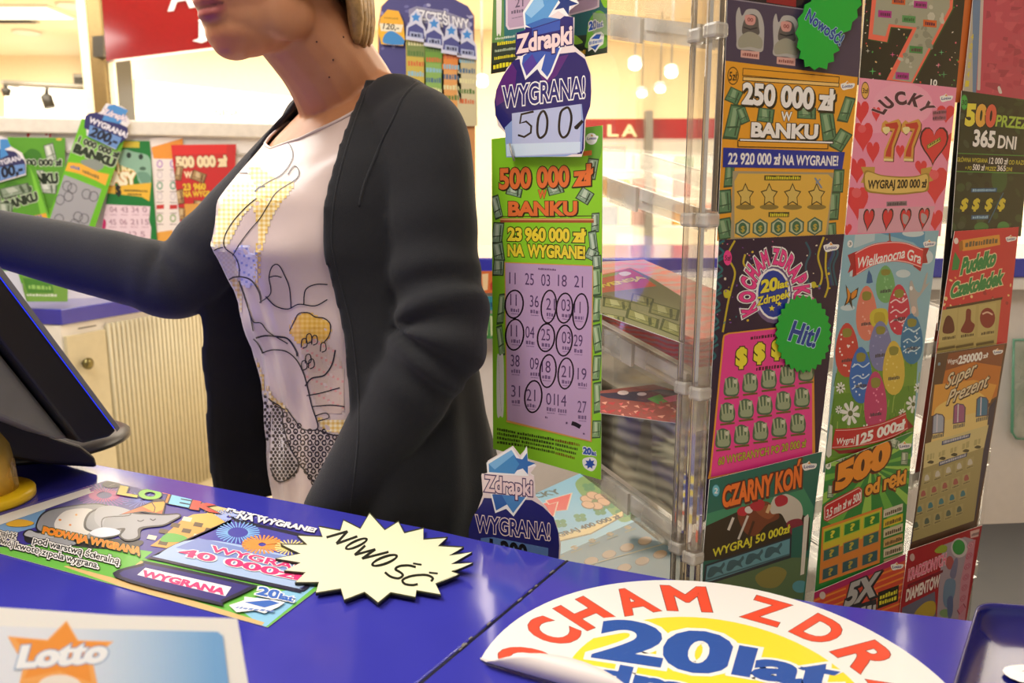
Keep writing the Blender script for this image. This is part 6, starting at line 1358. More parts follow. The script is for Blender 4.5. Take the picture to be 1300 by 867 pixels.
# the purple topped counter display
dp = (Vector((0, YD - 0.002, 0)), Vector((0, -1, 0)))
dobj = o_display
def dcard(off, outl, colr): return Card((Vector((0, YD - off, 0)), Vector((0, -1, 0))), outl, colr, up=UP).view(470, 0, 5.1)
c = dcard(0.003, [(481, 30), (485, 8), (500, -8), (560, -10), (594, 8), (601, 20), (602, 150), (560, 160), (482, 150)], '#4a4680')
confetti(c, (60, -60, 660, 330), 60, ['#8a88b8', '#6a68a0', '#a8a6c8'], 16, 3)
c.poly([(250, 60), (300, 40), (480, 70), (640, 130), (650, 200), (470, 160), (330, 150), (250, 110)], '#8f8ca8'); c.text('SZCZĘŚLIWY', (300, 120), (640, 190), 66, '#e9e6ea', 0.04, out=[('#4a4658', 0.04)], up=(-0.1, -1))
c.poly([(460, 320), (660, 340), (650, 780), (470, 700)], '#d8a25e')
c.build('header', None, None, parent=dobj); 
c = dcard(0.012, [(483, 22), (492, 12), (506, 14), (512, 28), (514, 50), (512, 58), (484, 56), (480, 40)], '#eeb52e')
c.ell(135, 130, 70, 70, '#f0b02e'); c.poly([(60, 150), (215, 160), (200, 210), (70, 200)], '#efe3c4'); c.text('120,-', (82, 186), (186, 196), 38, '#3a2c20', 0.02, shear=0.2); c.mini((90, 120), (180, 128), 14, '#b88a1e', 8); c.blob([(90, 230), (130, 200), (180, 220), (220, 260), (210, 290), (90, 280)], '#3f8ac8')
c.build('prize_badge', 'yellow round badge at the left of the purple topped counter display', 'badge')
for k, (x, y, cl, gl) in enumerate(((528, 28, '#7a8a4a', '#c9b04a'), (551, 36, '#6f9a3a', '#8ab05a'), (573, 45, '#e0883a', '#e0a05a'), (593, 50, '#c8b88a', '#d0c49a'))):
    c = dcard(0.008, [(x - 13, y + 16), (x + 12, y + 20), (x + 13, y + 110), (x - 12, y + 110)], gl)
    vx, vy = (x - 470) * 5.1, y * 5.1; c.poly([(vx - 60, vy + 120), (vx + 60, vy + 140), (vx + 60, vy + 230), (vx - 60, vy + 220)], cl)
    for j in range(5): c.mini((vx - 50, vy + 150 + 66 * j), (vx + 50, vy + 156 + 66 * j), 34, ['#e0d8a0', '#5a7a3a', '#d06a3a', '#8ab8c8', '#4a6a88'][(j + k) % 5], 5)
    c.build('display_card', ['olive and yellow', 'green', 'orange', 'pale grey'][k] + ' card hanging under its badge in the counter display, ' + ['nearest the yellow badge', 'second from the yellow badge', 'third from the yellow badge', 'at the right end'][k], 'card')
    c = dcard(0.016, [(x - 13, y + 22), (x - 12, y + 6), (x - 8, y), (x - 7, y - 9), (x, y - 16), (x + 7, y - 10), (x + 8, y + 1), (x + 12, y + 8), (x + 13, y + 26)], '#cfcfe0'); c.clip = False
    c.poly([(vx - 55, vy + 90), (vx - 50, vy + 36), (vx, vy + 10), (vx + 50, vy + 44), (vx + 55, vy + 110)], '#4a4c8a'); c.poly([(vx - 40, vy + 60), (vx + 44, vy + 72), (vx + 44, vy + 110), (vx - 42, vy + 96)], '#a8b0d0'); c.mini((vx - 30, vy + 92), (vx + 34, vy + 100), 24, '#26264a', 3); c.star(vx, vy - 30, 34, '#3f8ad0', 5, 0.5)
    c.build('prize_badge', 'blue star topped badge in the counter display, ' + ['just right of the yellow badge', 'second right of the yellow badge', 'third right of the yellow badge', 'at its right end'][k], 'badge')
# leaflets on the face of the white back cabinet, left of the case
lp = (Vector((0, 1.978, 0)), Vector((0, -1, 0)))
for y0, y1, cl, sc, lb in ((344, 372, '#d8703a', ['#e8a84a', '#b83a2e', '#f0d0a0'], 'orange leaflet strip highest on the back cabinet face behind the green card'), (376, 394, '#3a8a9a', ['#8ac8d0', '#2a5a7a', '#d0e0e0'], 'teal leaflet strip in the middle on the back cabinet face'), (398, 430, '#4a8a4a', ['#7ab85a', '#2a5a34', '#c8d0a0'], 'green leaflet strip lowest on the back cabinet face')):
    c = Card(lp, [(560, y0), (700, y0), (700, y1), (560, y1)], cl); rnd = random.Random(y0)
    for k in range(14): x = 562 + 10 * k; c.poly([(x, rnd.uniform(y0 + 2, y1 - 8)), (x + 8, y0 + rnd.uniform(3, 10)), (x + 7, y1 - rnd.uniform(2, 8)), (x + 1, y1 - 3)], rnd.choice(sc))
    c.build('leaflet_strip', lb, 'leaflet')

# ================================================================== THE WOMAN BEHIND THE COUNTER
PF = Vector((-0.77, -0.64, 0)).normalized()      # the way her chest faces
PL = Vector((-PF.y, PF.x, 0))                    # her left side (towards us)
PC = Vector((-0.222, 1.155, 0))
# torso levels: z, forward shift, half width, depth in front, depth behind
LV = [(0.74, 0.00, 0.170, 0.105, 0.13), (0.86, 0.00, 0.184, 0.112, 0.13), (0.96, 0.0, 0.168, 0.112, 0.105), (1.04, 0.005, 0.157, 0.124, 0.10), (1.12, 0.01, 0.156, 0.146, 0.105),
      (1.19, 0.012, 0.163, 0.183, 0.11), (1.25, 0.01, 0.164, 0.170, 0.112), (1.30, 0.005, 0.160, 0.132, 0.108), (1.345, 0.0, 0.142, 0.092, 0.095), (1.385, -0.005, 0.105, 0.058, 0.078), (1.425, -0.01, 0.072, 0.050, 0.062)]
def lev(z, tab=LV):
    if z <= tab[0][0]: return tab[0][1:]
    for a, b in zip(tab, tab[1:]):
        if z <= b[0]:
            t = (z - a[0]) / (b[0] - a[0]); t = t * t * (3 - 2 * t) if False else t
            return tuple(a[i] + (b[i] - a[i]) * t for i in range(1, 5))
    return tab[-1][1:]
def tpt(t, z, ex=0.0, exf=0.0):
    """point on the torso at angle t (90 = front, 0 = her left) and height z, ex outside the skin"""
    o, a, bf, bb = lev(z); c, s = math.cos(math.radians(t)), math.sin(math.radians(t))
    p = 2.3; r = (abs(c) ** p + abs(s) ** p) ** (-1 / p)
    lat = (a + ex) * c * r; fw = (bf + ex + exf) * s * r if s > 0 else (bb + ex) * s * r
    return PC + PL * lat + PF * (o + fw) + Vector((0, 0, z))

def catmull(P, k=6):
    P = [tuple(p) for p in P]; return [Vector(p) for p in smooth(P, False, k)]
def remesh(mb, voxel, it=3, fac=0.5):
    me = mb.mesh('tmp', Vector((0, 0, 0))); o = bpy.data.objects.new('tmp', me); C.objects.link(o)
    bm = bmesh.new(); bm.from_mesh(me); bmesh.ops.recalc_face_normals(bm, faces=bm.faces); bm.to_mesh(me); bm.free()
    r = o.modifiers.new('r', 'REMESH'); r.mode = 'VOXEL'; r.voxel_size = voxel; r.use_smooth_shade = True
    s = o.modifiers.new('s', 'SMOOTH'); s.iterations = it; s.factor = fac
    dg = bpy.context.evaluated_depsgraph_get(); me2 = bpy.data.meshes.new_from_object(o.evaluated_get(dg)); bpy.data.objects.remove(o)
    return me2
def place(me, name, mats, org, **k):
    me.transform(Matrix.Translation(-org)); me.polygons.foreach_set('use_smooth', [True] * len(me.polygons)); return link(name, me, mats, org, **k)
def limb(mb, pts, rad, n=18, k=5):
    P = catmull(pts, k); R = [r[0] for r in smooth([(q,) for q in rad], False, k)]
    return mb.tube(P, R, n)

# arms: joints
LS = PC + PL * 0.140 + PF * -0.005 + Vector((0, 0, 1.340)); LE = Vector((-0.086, 0.985, 1.085)); LW = Vector((-0.228, 0.985, 0.858))
RS = PC - PL * 0.150 + PF * -0.005 + Vector((0, 0, 1.335)); RE = Vector((-0.505, 1.19, 1.130)); RW = Vector((-0.80, 1.18, 1.205))
# head frame
HD = Vector((-0.58, -0.80, -0.15)).normalized(); HX = Vector((-HD.y, HD.x, 0)).normalized(); HU = HX.cross(HD) * -1
if HU.z < 0: HU = -HU
HC = Vector((-0.302, 1.026, 1.537))
HM = Matrix((HX, HD, HU)).transposed()
def hp(x, y, z): return HC + HX * x + HD * y + HU * z
bod = MB()
rings = []
for z in [0.74, 0.80, 0.86, 0.92, 0.98, 1.04, 1.08, 1.12, 1.16, 1.19, 1.22, 1.25, 1.28, 1.30, 1.325, 1.345, 1.365, 1.385, 1.405, 1.42]:
    rings.append([tpt(360 * k / 28, z, -0.004 if z < 1.29 else 0.0) for k in range(28)])
bod.loft(rings)
# neck and shoulders
nk = PC + PF * 0.005 + Vector((0, 0, 1.375))
limb(bod, [nk + Vector((0, 0, -0.06)), nk, (nk + hp(0, -0.01, -0.05)) / 2 + Vector((0.012, 0.008, 0)), hp(0, -0.02, -0.045), hp(0, -0.02, 0.01)], [0.092, 0.076, 0.064, 0.060, 0.06])
for s_, S, E_ in ((1, LS, LE), (-1, RS, RE)):
    limb(bod, [nk + PL * s_ * 0.03 + Vector((0, 0, 0.006)), nk + PL * s_ * 0.075 + Vector((0, 0, -0.014)), S + Vector((0, 0, -0.006))], [0.045, 0.042, 0.045])
    limb(bod, [S - PL * s_ * 0.03 + Vector((0, 0, -0.01)), S + Vector((0, 0, -0.008)), S + (E_ - S) * 0.35, S + (E_ - S) * 0.8, E_], [0.050, 0.050, 0.047, 0.041, 0.038])
    W_ = LW if s_ == 1 else RW
    limb(bod, [E_, E_ + (W_ - E_) * 0.3, E_ + (W_ - E_) * 0.75, W_, W_ + (W_ - E_).normalized() * 0.02], [0.038, 0.039, 0.029, 0.024, 0.024])
# hands
def hand(mb, w, d, palm_n, side, curl):
    """w wrist, d pointing to the fingers, palm_n out of the palm, side = the thumb's side"""
    d = d.normalized(); n = (palm_n - d * palm_n.dot(d)).normalized(); x = d.cross(n).normalized()
    if x.dot(side) < 0: x = -x
    R3 = Matrix((x, d, n)).transposed()
    mb.ell(w + d * 0.048, (0.040, 0.052, 0.016), 18, 12, M=R3); mb.ell(w + d * 0.012, (0.026, 0.03, 0.018), 14, 10, M=R3)
    for k, (off, ln) in enumerate(((0.030, 0.070), (0.010, 0.079), (-0.011, 0.073), (-0.030, 0.058))):
        b0 = w + d * (0.085 - abs(off) * 0.15) + x * off; pts = [b0 - d * 0.02, b0]; a = 0.15; q = b0
        for seg, cu in ((0.45, 0.3), (0.32, 0.55), (0.25, 0.45)):
            a += cu * curl; q = q + (d * math.cos(a) + n * math.sin(a)) * ln * seg; pts.append(q)
        mb.tube(pts, [0.009, 0.0088, 0.0082, 0.0075, 0.006], 10)
    b0 = w + d * 0.03 + x * 0.034; t1 = b0 + d * 0.028 + x * 0.026 + n * 0.010; t2 = t1 + d * 0.026 + x * 0.006 + n * 0.010; t3 = t2 + d * 0.02 + n * 0.008
    mb.tube([w + d * 0.022 + x * 0.016, b0, t1, t2, t3], [0.013, 0.0125, 0.0105, 0.0095, 0.007], 10)
hand(bod, LW + (LW - LE).normalized() * 0.02, Vector((-0.5, -0.05, -0.75)), Vector((-0.3, 0.9, 0)), Vector((-0.7, -0.4, 0.5)), 0.8)
hand(bod, RW + (RW - RE).normalized() * 0.02, Vector((-0.95, -0.1, -0.15)), Vector((0, 0, -1)), Vector((-0.1, -1, 0)), 0.7)
# legs and feet
for s_ in (1, -1):
    h = PC + PL * s_ * 0.085
    limb(bod, [h + Vector((0, 0, 0.84)), h + Vector((0, 0, 0.70)) , h + PF * 0.01 + Vector((0, 0, 0.47)), h + PF * -0.012 + Vector((0, 0, 0.32)), h + PF * -0.015 + Vector((0, 0, 0.09)), h + PF * -0.01 + Vector((0, 0, 0.05))], [0.088, 0.084, 0.056, 0.054, 0.038, 0.036])
    limb(bod, [h + PF * -0.04 + Vector((0, 0, 0.045)), h + PF * 0.03 + Vector((0, 0, 0.045)), h + PF * 0.10 + Vector((0, 0, 0.03)), h + PF * 0.155 + Vector((0, 0, 0.022))], [0.034, 0.036, 0.03, 0.018])
# head
H = lambda c, r, n=20, m=14: bod.ell(hp(*c), r, n, m, M=HM)
H((0, -0.015, 0.030), (0.076, 0.096, 0.088), 28, 20); H((0, 0.030, -0.030), (0.063, 0.070, 0.065)); H((0, 0.036, -0.062), (0.056, 0.056, 0.042)); H((0, 0.062, -0.092), (0.030, 0.026, 0.021)); H((0, 0.058, -0.080), (0.040, 0.034, 0.028)); H((0, 0.045, -0.086), (0.040, 0.040, 0.024)); H((0, 0.03, -0.082), (0.046, 0.05, 0.024))
H((0.044, 0.015, -0.062), (0.022, 0.045, 0.034)); H((-0.044, 0.015, -0.062), (0.022, 0.045, 0.034))
H((0.036, 0.062, -0.022), (0.026, 0.026, 0.028)); H((-0.036, 0.062, -0.022), (0.026, 0.026, 0.028))
H((0, 0.080, -0.053), (0.030, 0.016, 0.026)); H((0, 0.0895, -0.0470), (0.026, 0.0105, 0.0062)); H((0, 0.0885, -0.0615), (0.023, 0.0110, 0.0074)); H((0, 0.0815, -0.074), (0.014, 0.010, 0.008))
bod.tube([hp(0, 0.082, 0.035), hp(0, 0.093, 0.012), hp(0, 0.104, -0.010), hp(0, 0.106, -0.018)], [0.008, 0.0095, 0.012, 0.0115], 12); H((0.011, 0.094, -0.020), (0.008, 0.010, 0.007)); H((-0.011, 0.094, -0.020), (0.008, 0.010, 0.007))
H((0.03, 0.074, 0.036), (0.027, 0.014, 0.008)); H((-0.03, 0.074, 0.036), (0.027, 0.014, 0.008))
H((0.031, 0.068, 0.014), (0.0135, 0.012, 0.012)); H((-0.031, 0.068, 0.014), (0.0135, 0.012, 0.012))
for s_ in (1, -1):
    bod.tube([hp(0.070 * s_, -0.012, 0.028), hp(0.079 * s_, -0.024, 0.030), hp(0.082 * s_, -0.030, 0.008), hp(0.077 * s_, -0.020, -0.018), hp(0.070 * s_, -0.008, -0.026)], [0.006, 0.008, 0.009, 0.007, 0.005], 10); H((0.070 * s_, -0.015, 0.0), (0.010, 0.016, 0.024))
me = remesh(bod, 0.0030, 6, 0.5)
# lips, cheeks and chin a little redder; shade of the mouth crease painted dark
col = []
for v in me.vertices:
    d = v.co - HC; x, y, z = d.dot(HX), d.dot(HD), d.dot(HU)
    lipz = (z + 0.0475 + 0.0015) if z > -0.054 else (z + 0.0605)
    f = 0.0
    if y > 0.070:
        e = (x / 0.0265) ** 2 + ((z + 0.0550) / 0.0140) ** 2; f = max(0, min(1, (1.25 - e) / 0.45))
    g = 0.5 * math.exp(-(((abs(x) - 0.042) / 0.022) ** 2 + ((z + 0.030) / 0.024) ** 2)) if y > 0.02 else 0
    g = max(g, 0.55 * math.exp(-((x / 0.03) ** 2 + ((z + 0.096) / 0.016) ** 2)) if y > 0.03 else 0)
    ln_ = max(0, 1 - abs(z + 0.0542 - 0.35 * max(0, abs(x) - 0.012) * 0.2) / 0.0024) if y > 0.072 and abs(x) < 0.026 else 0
    col += [f, g, ln_, 1.0]
at = me.color_attributes.new('skin_zones', 'FLOAT_COLOR', 'POINT'); at.data.foreach_set('color', col)
sk = bpy.data.materials.new('skin'); sk.use_nodes = True; nt = sk.node_tree; N = nt.nodes; L = nt.links; b = N['Principled BSDF']
aa = N.new('ShaderNodeAttribute'); aa.attribute_name = 'skin_zones'; sp_ = N.new('ShaderNodeSeparateColor'); L.new(aa.outputs['Color'], sp_.inputs[0])
tc = N.new('ShaderNodeTexCoord'); nz = N.new('ShaderNodeTexNoise'); nz.inputs['Scale'].default_value = 14; nz.inputs['Detail'].default_value = 6; L.new(tc.outputs['Object'], nz.inputs['Vector'])
r = N.new('ShaderNodeValToRGB'); r.color_ramp.elements[0].position = 0.3; r.color_ramp.elements[1].position = 0.72; r.color_ramp.elements[0].color = lin('#b2754f') + (1,); r.color_ramp.elements[1].color = lin('#c28a64') + (1,); L.new(nz.outputs['Fac'], r.inputs['Fac'])
m1 = N.new('ShaderNodeMix'); m1.data_type = 'RGBA'; L.new(sp_.outputs[1], m1.inputs[0]); L.new(r.outputs['Color'], m1.inputs[6]); m1.inputs[7].default_value = lin('#c06a52') + (1,)
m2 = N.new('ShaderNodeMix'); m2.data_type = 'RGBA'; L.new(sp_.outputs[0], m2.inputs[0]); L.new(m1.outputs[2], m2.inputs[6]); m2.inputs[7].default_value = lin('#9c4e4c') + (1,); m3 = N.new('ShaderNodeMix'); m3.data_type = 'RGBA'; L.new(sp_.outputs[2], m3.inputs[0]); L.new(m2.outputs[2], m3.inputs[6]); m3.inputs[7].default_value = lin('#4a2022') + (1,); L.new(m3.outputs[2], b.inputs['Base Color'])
b.inputs['Roughness'].default_value = 0.48; b.inputs['Subsurface Weight'].default_value = 0.10; b.inputs['Subsurface Radius'].default_value = (0.012, 0.004, 0.002); b.inputs['Subsurface Scale'].default_value = 0.6
bz = N.new('ShaderNodeTexNoise'); bz.inputs['Scale'].default_value = 420; L.new(tc.outputs['Object'], bz.inputs['Vector']); bp_ = N.new('ShaderNodeBump'); bp_.inputs['Strength'].default_value = 0.12; bp_.inputs['Distance'].default_value = 0.001; L.new(bz.outputs['Fac'], bp_.inputs['Height']); L.new(bp_.outputs['Normal'], b.inputs['Normal'])
person = place(me, 'person', sk, Vector((PC.x, PC.y, 0.0)), label='woman in a white print blouse and dark cardigan standing behind the counter, arm stretched left', cat='person')
for s_ in (1, -1):
    ey = MB().ell(hp(0.0305 * s_, 0.0705, 0.014), (0.0108, 0.0108, 0.0108)).build('eye', mat('eye_white', '#cfc6bc', 0.15), person)
    MB().ell(hp(0.0300 * s_, 0.0782, 0.0132), (0.0050, 0.0038, 0.0050), M=HM).build('iris', mat('eye_iris', '#3a2c22', 0.1), ey)
    MB().tube([hp(0.016 * s_, 0.090, 0.033), hp(0.030 * s_, 0.089, 0.040), hp(0.045 * s_, 0.078, 0.036)], [0.0022, 0.003, 0.0015], 8).build('eyebrow', mat('brow_hair', '#7a5a36', 0.7), person)
    MB().tube([hp(0.0185 * s_, 0.0775, 0.0155), hp(0.0305 * s_, 0.0835, 0.0215), hp(0.0425 * s_, 0.0765, 0.0155)], [0.002, 0.0048, 0.002], 10).build('eyelid', sk, person)
# small moles on the neck: real marks, tiny discs set on the skin
bvh = BVHTree.FromPolygons([v.co + person.location for v in me.vertices], [tuple(p.vertices) for p in me.polygons])
for k, (x, y) in enumerate(((402, 53), (423, 76), (418, 98), (436, 47))):
    hit = bvh.ray_cast(CAMP, ray(x, y).normalized())
    if hit[0]: MB().ell(hit[0], (0.0013, 0.0013, 0.0013), 8, 6).build('mole', mat('mole', '#5a3322', 0.5), person)

# ---- hair: a cap and hanging locks tied at the nape
m_hair = mat('blond_hair', '#a98550', 0.42, var=0.35, scale=90, bump=0.3, bscale=260)
hb = MB(); rnd = random.Random(2)
hr = []
for j in range(9):
    th = math.radians(4 + 12.5 * j); row = []
    for k in range(28):
        ph = 2 * PI * k / 28; fr = math.sin(ph)          # +1 = face side
        t2 = min(th, math.radians(52 + 30 * max(0, 1 - fr)) if fr > 0.2 else th)
        row.append(hp(0.086 * math.sin(t2) * math.cos(ph), -0.018 + 0.106 * math.sin(t2) * math.sin(ph), 0.032 + 0.099 * math.cos(t2)))
    hr.append(row)
hb.loft(hr)
for k in range(64):
    u = k / 63; ph = math.radians(150 + 240 * u + rnd.uniform(-2, 2)); c_, s_ = math.cos(ph), math.sin(ph)
    top = hp(0.074 * c_, -0.02 + 0.094 * s_, 0.06); md = hp(0.088 * c_, -0.024 + 0.108 * s_, 0.0); lo = hp(0.082 * c_, -0.036 + 0.098 * s_, -0.055); bt = hp(0.066 * c_, -0.050 + 0.084 * s_ , -0.085 - rnd.uniform(0, 0.022))
    if s_ > -0.25: lo = md + (lo - md) * 0.4; bt = lo + Vector((0, 0, -0.012)) + HD * -0.02
    hb.tube(catmull([top, md, lo, bt], 3), [0.010] * 4 + [0.0105] * 4 + [0.008, 0.004][:2], 7)
hair = hb.build('hair', m_hair, person)

# ---- blouse with its line drawing
TOPZ = {}
def neckz(t):
    t = t % 360; d = abs(((t - 90 + 180) % 360) - 180)     # 0 at the front
    pts = [(0, 1.318), (20, 1.328), (40, 1.352), (60, 1.378), (85, 1.398), (120, 1.404), (180, 1.404)]
    for a, b_ in zip(pts, pts[1:]):
        if d <= b_[0]: return a[1] + (b_[1] - a[1]) * (d - a[0]) / (b_[0] - a[0])
    return 1.404
def bex(t, z):
    fold = 0.0035 * math.sin(t * 0.35 + z * 30) * max(0, min(1, (1.20 - z) / 0.1)) + 0.002 * math.sin(z * 60 + t * 0.12)
    loose = 0.010 * max(0, min(1, (1.17 - z) / 0.08)) * (1 if z > 0.95 else 0.8)
    return 0.0075 + fold * 0.8 + loose
nb = 84; rows = []
for j in range(48):
    u = j / 47; rows.append([tpt(360 * k / nb, 0.80 + (neckz(360 * k / nb) - 0.80) * u, bex(360 * k / nb, 0.80 + (neckz(360 * k / nb) - 0.80) * u)) for k in range(nb)])
blm = MB().loft(rows, cap=False)
m_bl = mat('satin_blouse', '#cdb9b3', 0.30, var=0.03, scale=20, sheen=0.2)
m_ink = printed('fabric_print', 0.45)
bv = [p for p in blm.v]; bfaces = [f for f in blm.f]
bb_ = BVHTree.FromPolygons(bv, [tuple(f) for f in bfaces])
inkV = []; inkF = []; inkC = []
def bhit(x, y, lift=0.0006):
    h = bb_.ray_cast(CAMP, ray(x, y).normalized())
    if h[0] is None: return None
    n_ = h[1] if h[1].dot(CAMP - h[0]) > 0 else -h[1]; return h[0] + n_ * lift
def bquad(q, colr, lift=0.0006):
    P = [bhit(x, y, lift) for x, y in q]
    if any(p is None for p in P): return
    if max((P[i] - P[i - 1]).length for i in range(len(P))) > 0.03: return
    b0 = len(inkV); inkV.extend(P); inkF.append(tuple(range(b0, b0 + len(P)))); inkC.append(lin(colr))
def bline(pts, wd, colr='#1c1a22', sm=True):
    P = smooth(pts, False, 6) if sm else pts
    P2 = [P[0]]
    for p in P[1:]:
        if math.hypot(p[0] - P2[-1][0], p[1] - P2[-1][1]) > 1.6: P2.append(p)
    S = []
    for i, p in enumerate(P2):
        a, e_ = P2[max(0, i - 1)], P2[min(len(P2) - 1, i + 1)]; d = math.hypot(e_[0] - a[0], e_[1] - a[1]) or 1
        nx, ny = -(e_[1] - a[1]) / d * wd / 2, (e_[0] - a[0]) / d * wd / 2; S.append(((p[0] + nx, p[1] + ny), (p[0] - nx, p[1] - ny)))
    for a, e_ in zip(S, S[1:]): bquad([a[0], e_[0], e_[1], a[1]], colr, 0.0009)
def bfill(poly, fn, step=3.0, lift=0.0005):
    poly = smooth(poly, True, 5)[:-1]; xs = [p[0] for p in poly]; ys = [p[1] for p in poly]
    y = min(ys)
    while y < max(ys):
        x = min(xs)
        while x < max(xs):
            if inside(poly, (x + step / 2, y + step / 2)):
                cl = fn(int(x / step), int(y / step))
                if cl: bquad([(x, y), (x + step, y), (x + step, y + step), (x, y + step)], cl, lift)
            x += step
        y += step
def bdots(poly, pitch, r_, colr, sk=0.3, ringed=False):
    poly = smooth(poly, True, 5)[:-1]; xs = [p[0] for p in poly]; ys = [p[1] for p in poly]; row = 0; y = min(ys)
    while y < max(ys):
        x = min(xs) + (row % 2) * pitch / 2
        while x < max(xs):
            if inside(poly, (x, y)):
                P = [(x + r_ * math.cos(t), y + r_ * 1.15 * math.sin(t)) for t in [2 * PI * k / 8 for k in range(8)]]
                if ringed:
                    Q = [(x + r_ * .5 * math.cos(t), y + r_ * .55 * math.sin(t)) for t in [2 * PI * k / 8 for k in range(8)]]
                    for k in range(8): bquad([P[k], P[(k + 1) % 8], Q[(k + 1) % 8], Q[k]], colr, 0.0007)
                else: bquad(P, colr, 0.0007)
            x += pitch
        y += pitch * 0.8; row += 1
CH = lambda a, b_, c_: (lambda i, j: (a, b_, b_, c_)[(i % 2) + 2 * (j % 2)])
yel = CH('#e0b85e', '#eccf8a', '#f2e3ba'); yel2 = CH('#e6cf7a', '#efe0a6', '#f4edd0'); yel3 = CH('#dca93c', '#e2b450', '#e8c06a')
bfill([(316, 216), (330, 214), (352, 228), (372, 232), (368, 244), (350, 268), (340, 292), (332, 318), (326, 318), (328, 290), (322, 262), (325, 240)], yel)
bfill([(290, 238), (304, 232), (322, 236), (326, 256), (312, 270), (300, 290), (288, 312), (270, 312), (270, 292), (280, 262)], yel2)
bfill([(326, 320), (332, 322), (330, 352), (326, 370), (322, 352)], lambda i, j: '#e4c06a' if (i * 7 + j * 3) % 5 < 3 else None)
bfill([(268, 312), (282, 314), (296, 326), (304, 350), (292, 352), (276, 334)], CH('#e0d0b0', '#e8dcc4', '#dcd0b8'))
bfill([(290, 358), (300, 352), (306, 368), (308, 392), (300, 396), (292, 378)], yel)
bfill([(298, 316), (318, 312), (328, 330), (324, 360), (308, 362), (300, 336)], lambda i, j: '#9aa4dc' if (i * 5 + j * 11) % 7 == 0 else ('#d8d4ea' if (i + j) % 2 else '#dedaee'), 3)
bfill([(266, 338), (278, 338), (288, 356), (284, 362), (272, 352)], lambda i, j: '#c4c8ec', 3)
bfill([(370, 410), (378, 400), (392, 397), (404, 402), (418, 410), (420, 424), (412, 436), (400, 430), (384, 438), (374, 430), (368, 420)], yel3)
bfill([(316, 442), (326, 456), (336, 478), (344, 498), (360, 514), (364, 522), (348, 514), (328, 494), (316, 466)], yel)
bfill([(404, 530), (420, 534), (444, 534), (446, 552), (430, 552), (410, 544)], yel)
bfill([(308, 420), (316, 440), (318, 470), (340, 504), (358, 520), (364, 560), (378, 590), (372, 606), (350, 610), (344, 590), (326, 560), (310, 530), (306, 500), (308, 460)], lambda i, j: '#d4ccc8', 3)
bdots([(308, 420), (316, 440), (318, 470), (340, 504), (358, 520), (364, 560), (378, 590), (372, 606), (350, 610), (344, 590), (326, 560), (310, 530), (306, 500), (308, 460)], 5.2, 1.9, '#2a2428')
bfill([(358, 520), (372, 530), (390, 546), (404, 544), (440, 556), (440, 580), (420, 600), (404, 616), (392, 606), (378, 590), (364, 560)], lambda i, j: '#cfc0b8', 3)
bdots([(358, 520), (372, 530), (390, 546), (404, 544), (440, 556), (440, 580), (420, 600), (404, 616), (392, 606), (378, 590), (364, 560)], 9, 3.4, '#2e2628', ringed=True); bdots([(360, 524), (390, 548), (436, 560), (420, 596), (404, 610), (380, 588)], 6.3, 0.9, '#4a3a3a')
bfill([(384, 440), (410, 432), (428, 452), (436, 470), (436, 520), (410, 520), (392, 490), (388, 462)], lambda i, j: '#cdb6a8' if (i * 13 + j * 7) % 11 else '#d89a94', 3)
for pts, wd in [([(336, 180), (344, 184), (352, 181), (366, 182), (372, 194), (370, 206), (358, 222), (340, 232), (328, 240)], 1.1), ([(324, 244), (330, 238), (337, 237)], 2.2), ([(366, 222), (374, 211), (380, 218), (376, 228), (352, 244), (340, 262), (330, 278), (318, 292), (306, 308), (296, 324)], 1.1),
                ([(294, 222), (304, 220), (316, 220)], 1.1), ([(326, 252), (312, 264), (296, 282), (286, 300), (286, 314), (298, 324), (304, 338), (304, 352)], 1.2), ([(266, 322), (276, 316), (284, 314)], 1.2),
                ([(268, 338), (276, 338), (286, 352), (288, 360)], 2.0), ([(284, 362), (296, 352), (312, 352), (322, 358), (330, 372), (332, 386)], 1.8), ([(330, 384), (344, 372), (342, 352), (346, 338), (354, 336), (362, 350), (368, 366), (370, 390)], 1.3), ([(342, 352), (350, 350), (358, 352)], 1.2), ([(338, 376), (350, 388), (366, 392), (380, 386), (400, 388), (416, 380)], 1.4), ([(386, 386), (388, 368), (400, 361), (416, 361)], 1.4),
                ([(304, 356), (312, 380), (318, 400), (322, 420)], 1.2), ([(316, 392), (322, 408), (332, 410), (340, 420), (352, 428), (366, 436)], 1.3), ([(322, 430), (336, 426), (352, 427), (366, 430), (376, 444), (378, 452)], 2.2), ([(333, 448), (346, 444), (364, 446), (378, 458), (388, 480), (396, 514), (404, 540), (398, 546), (384, 544), (374, 532), (364, 518)], 1.5), ([(334, 448), (328, 436), (322, 430)], 1.3),
                ([(306, 414), (304, 424), (310, 430), (312, 444)], 1.6), ([(368, 420), (374, 408), (380, 398), (392, 397), (400, 402), (412, 404), (420, 412), (418, 426), (410, 436)], 1.3), ([(388, 490), (396, 480), (412, 476), (422, 462), (426, 444)], 1.8), ([(390, 502), (410, 498), (432, 492)], 1.3), ([(396, 516), (420, 514), (438, 516)], 1.3), ([(400, 528), (414, 524), (418, 530), (404, 534)], 1.3), ([(406, 546), (424, 552), (442, 552)], 1.8),
                ([(318, 462), (328, 488), (344, 508), (358, 518), (360, 540), (370, 570), (380, 590), (366, 608), (352, 610), (344, 594)], 1.7), ([(378, 586), (390, 600), (402, 616)], 1.7), ([(352, 516), (364, 520)], 1.5)]: bline(pts, wd)
for x, y in ((386, 436), (392, 430), (399, 432), (410, 441), (391, 456), (395, 462), (386, 464)): bline([(x - 3, y + 5), (x - 2, y - 5), (x + 3, y - 6), (x + 4, y + 3), (x - 2, y + 6)], 1.3)
blm.add(inkV, inkF, 1)
nblf = len(bfaces)
org = blm.center(); mb_ = blm.mesh('blouse', org)
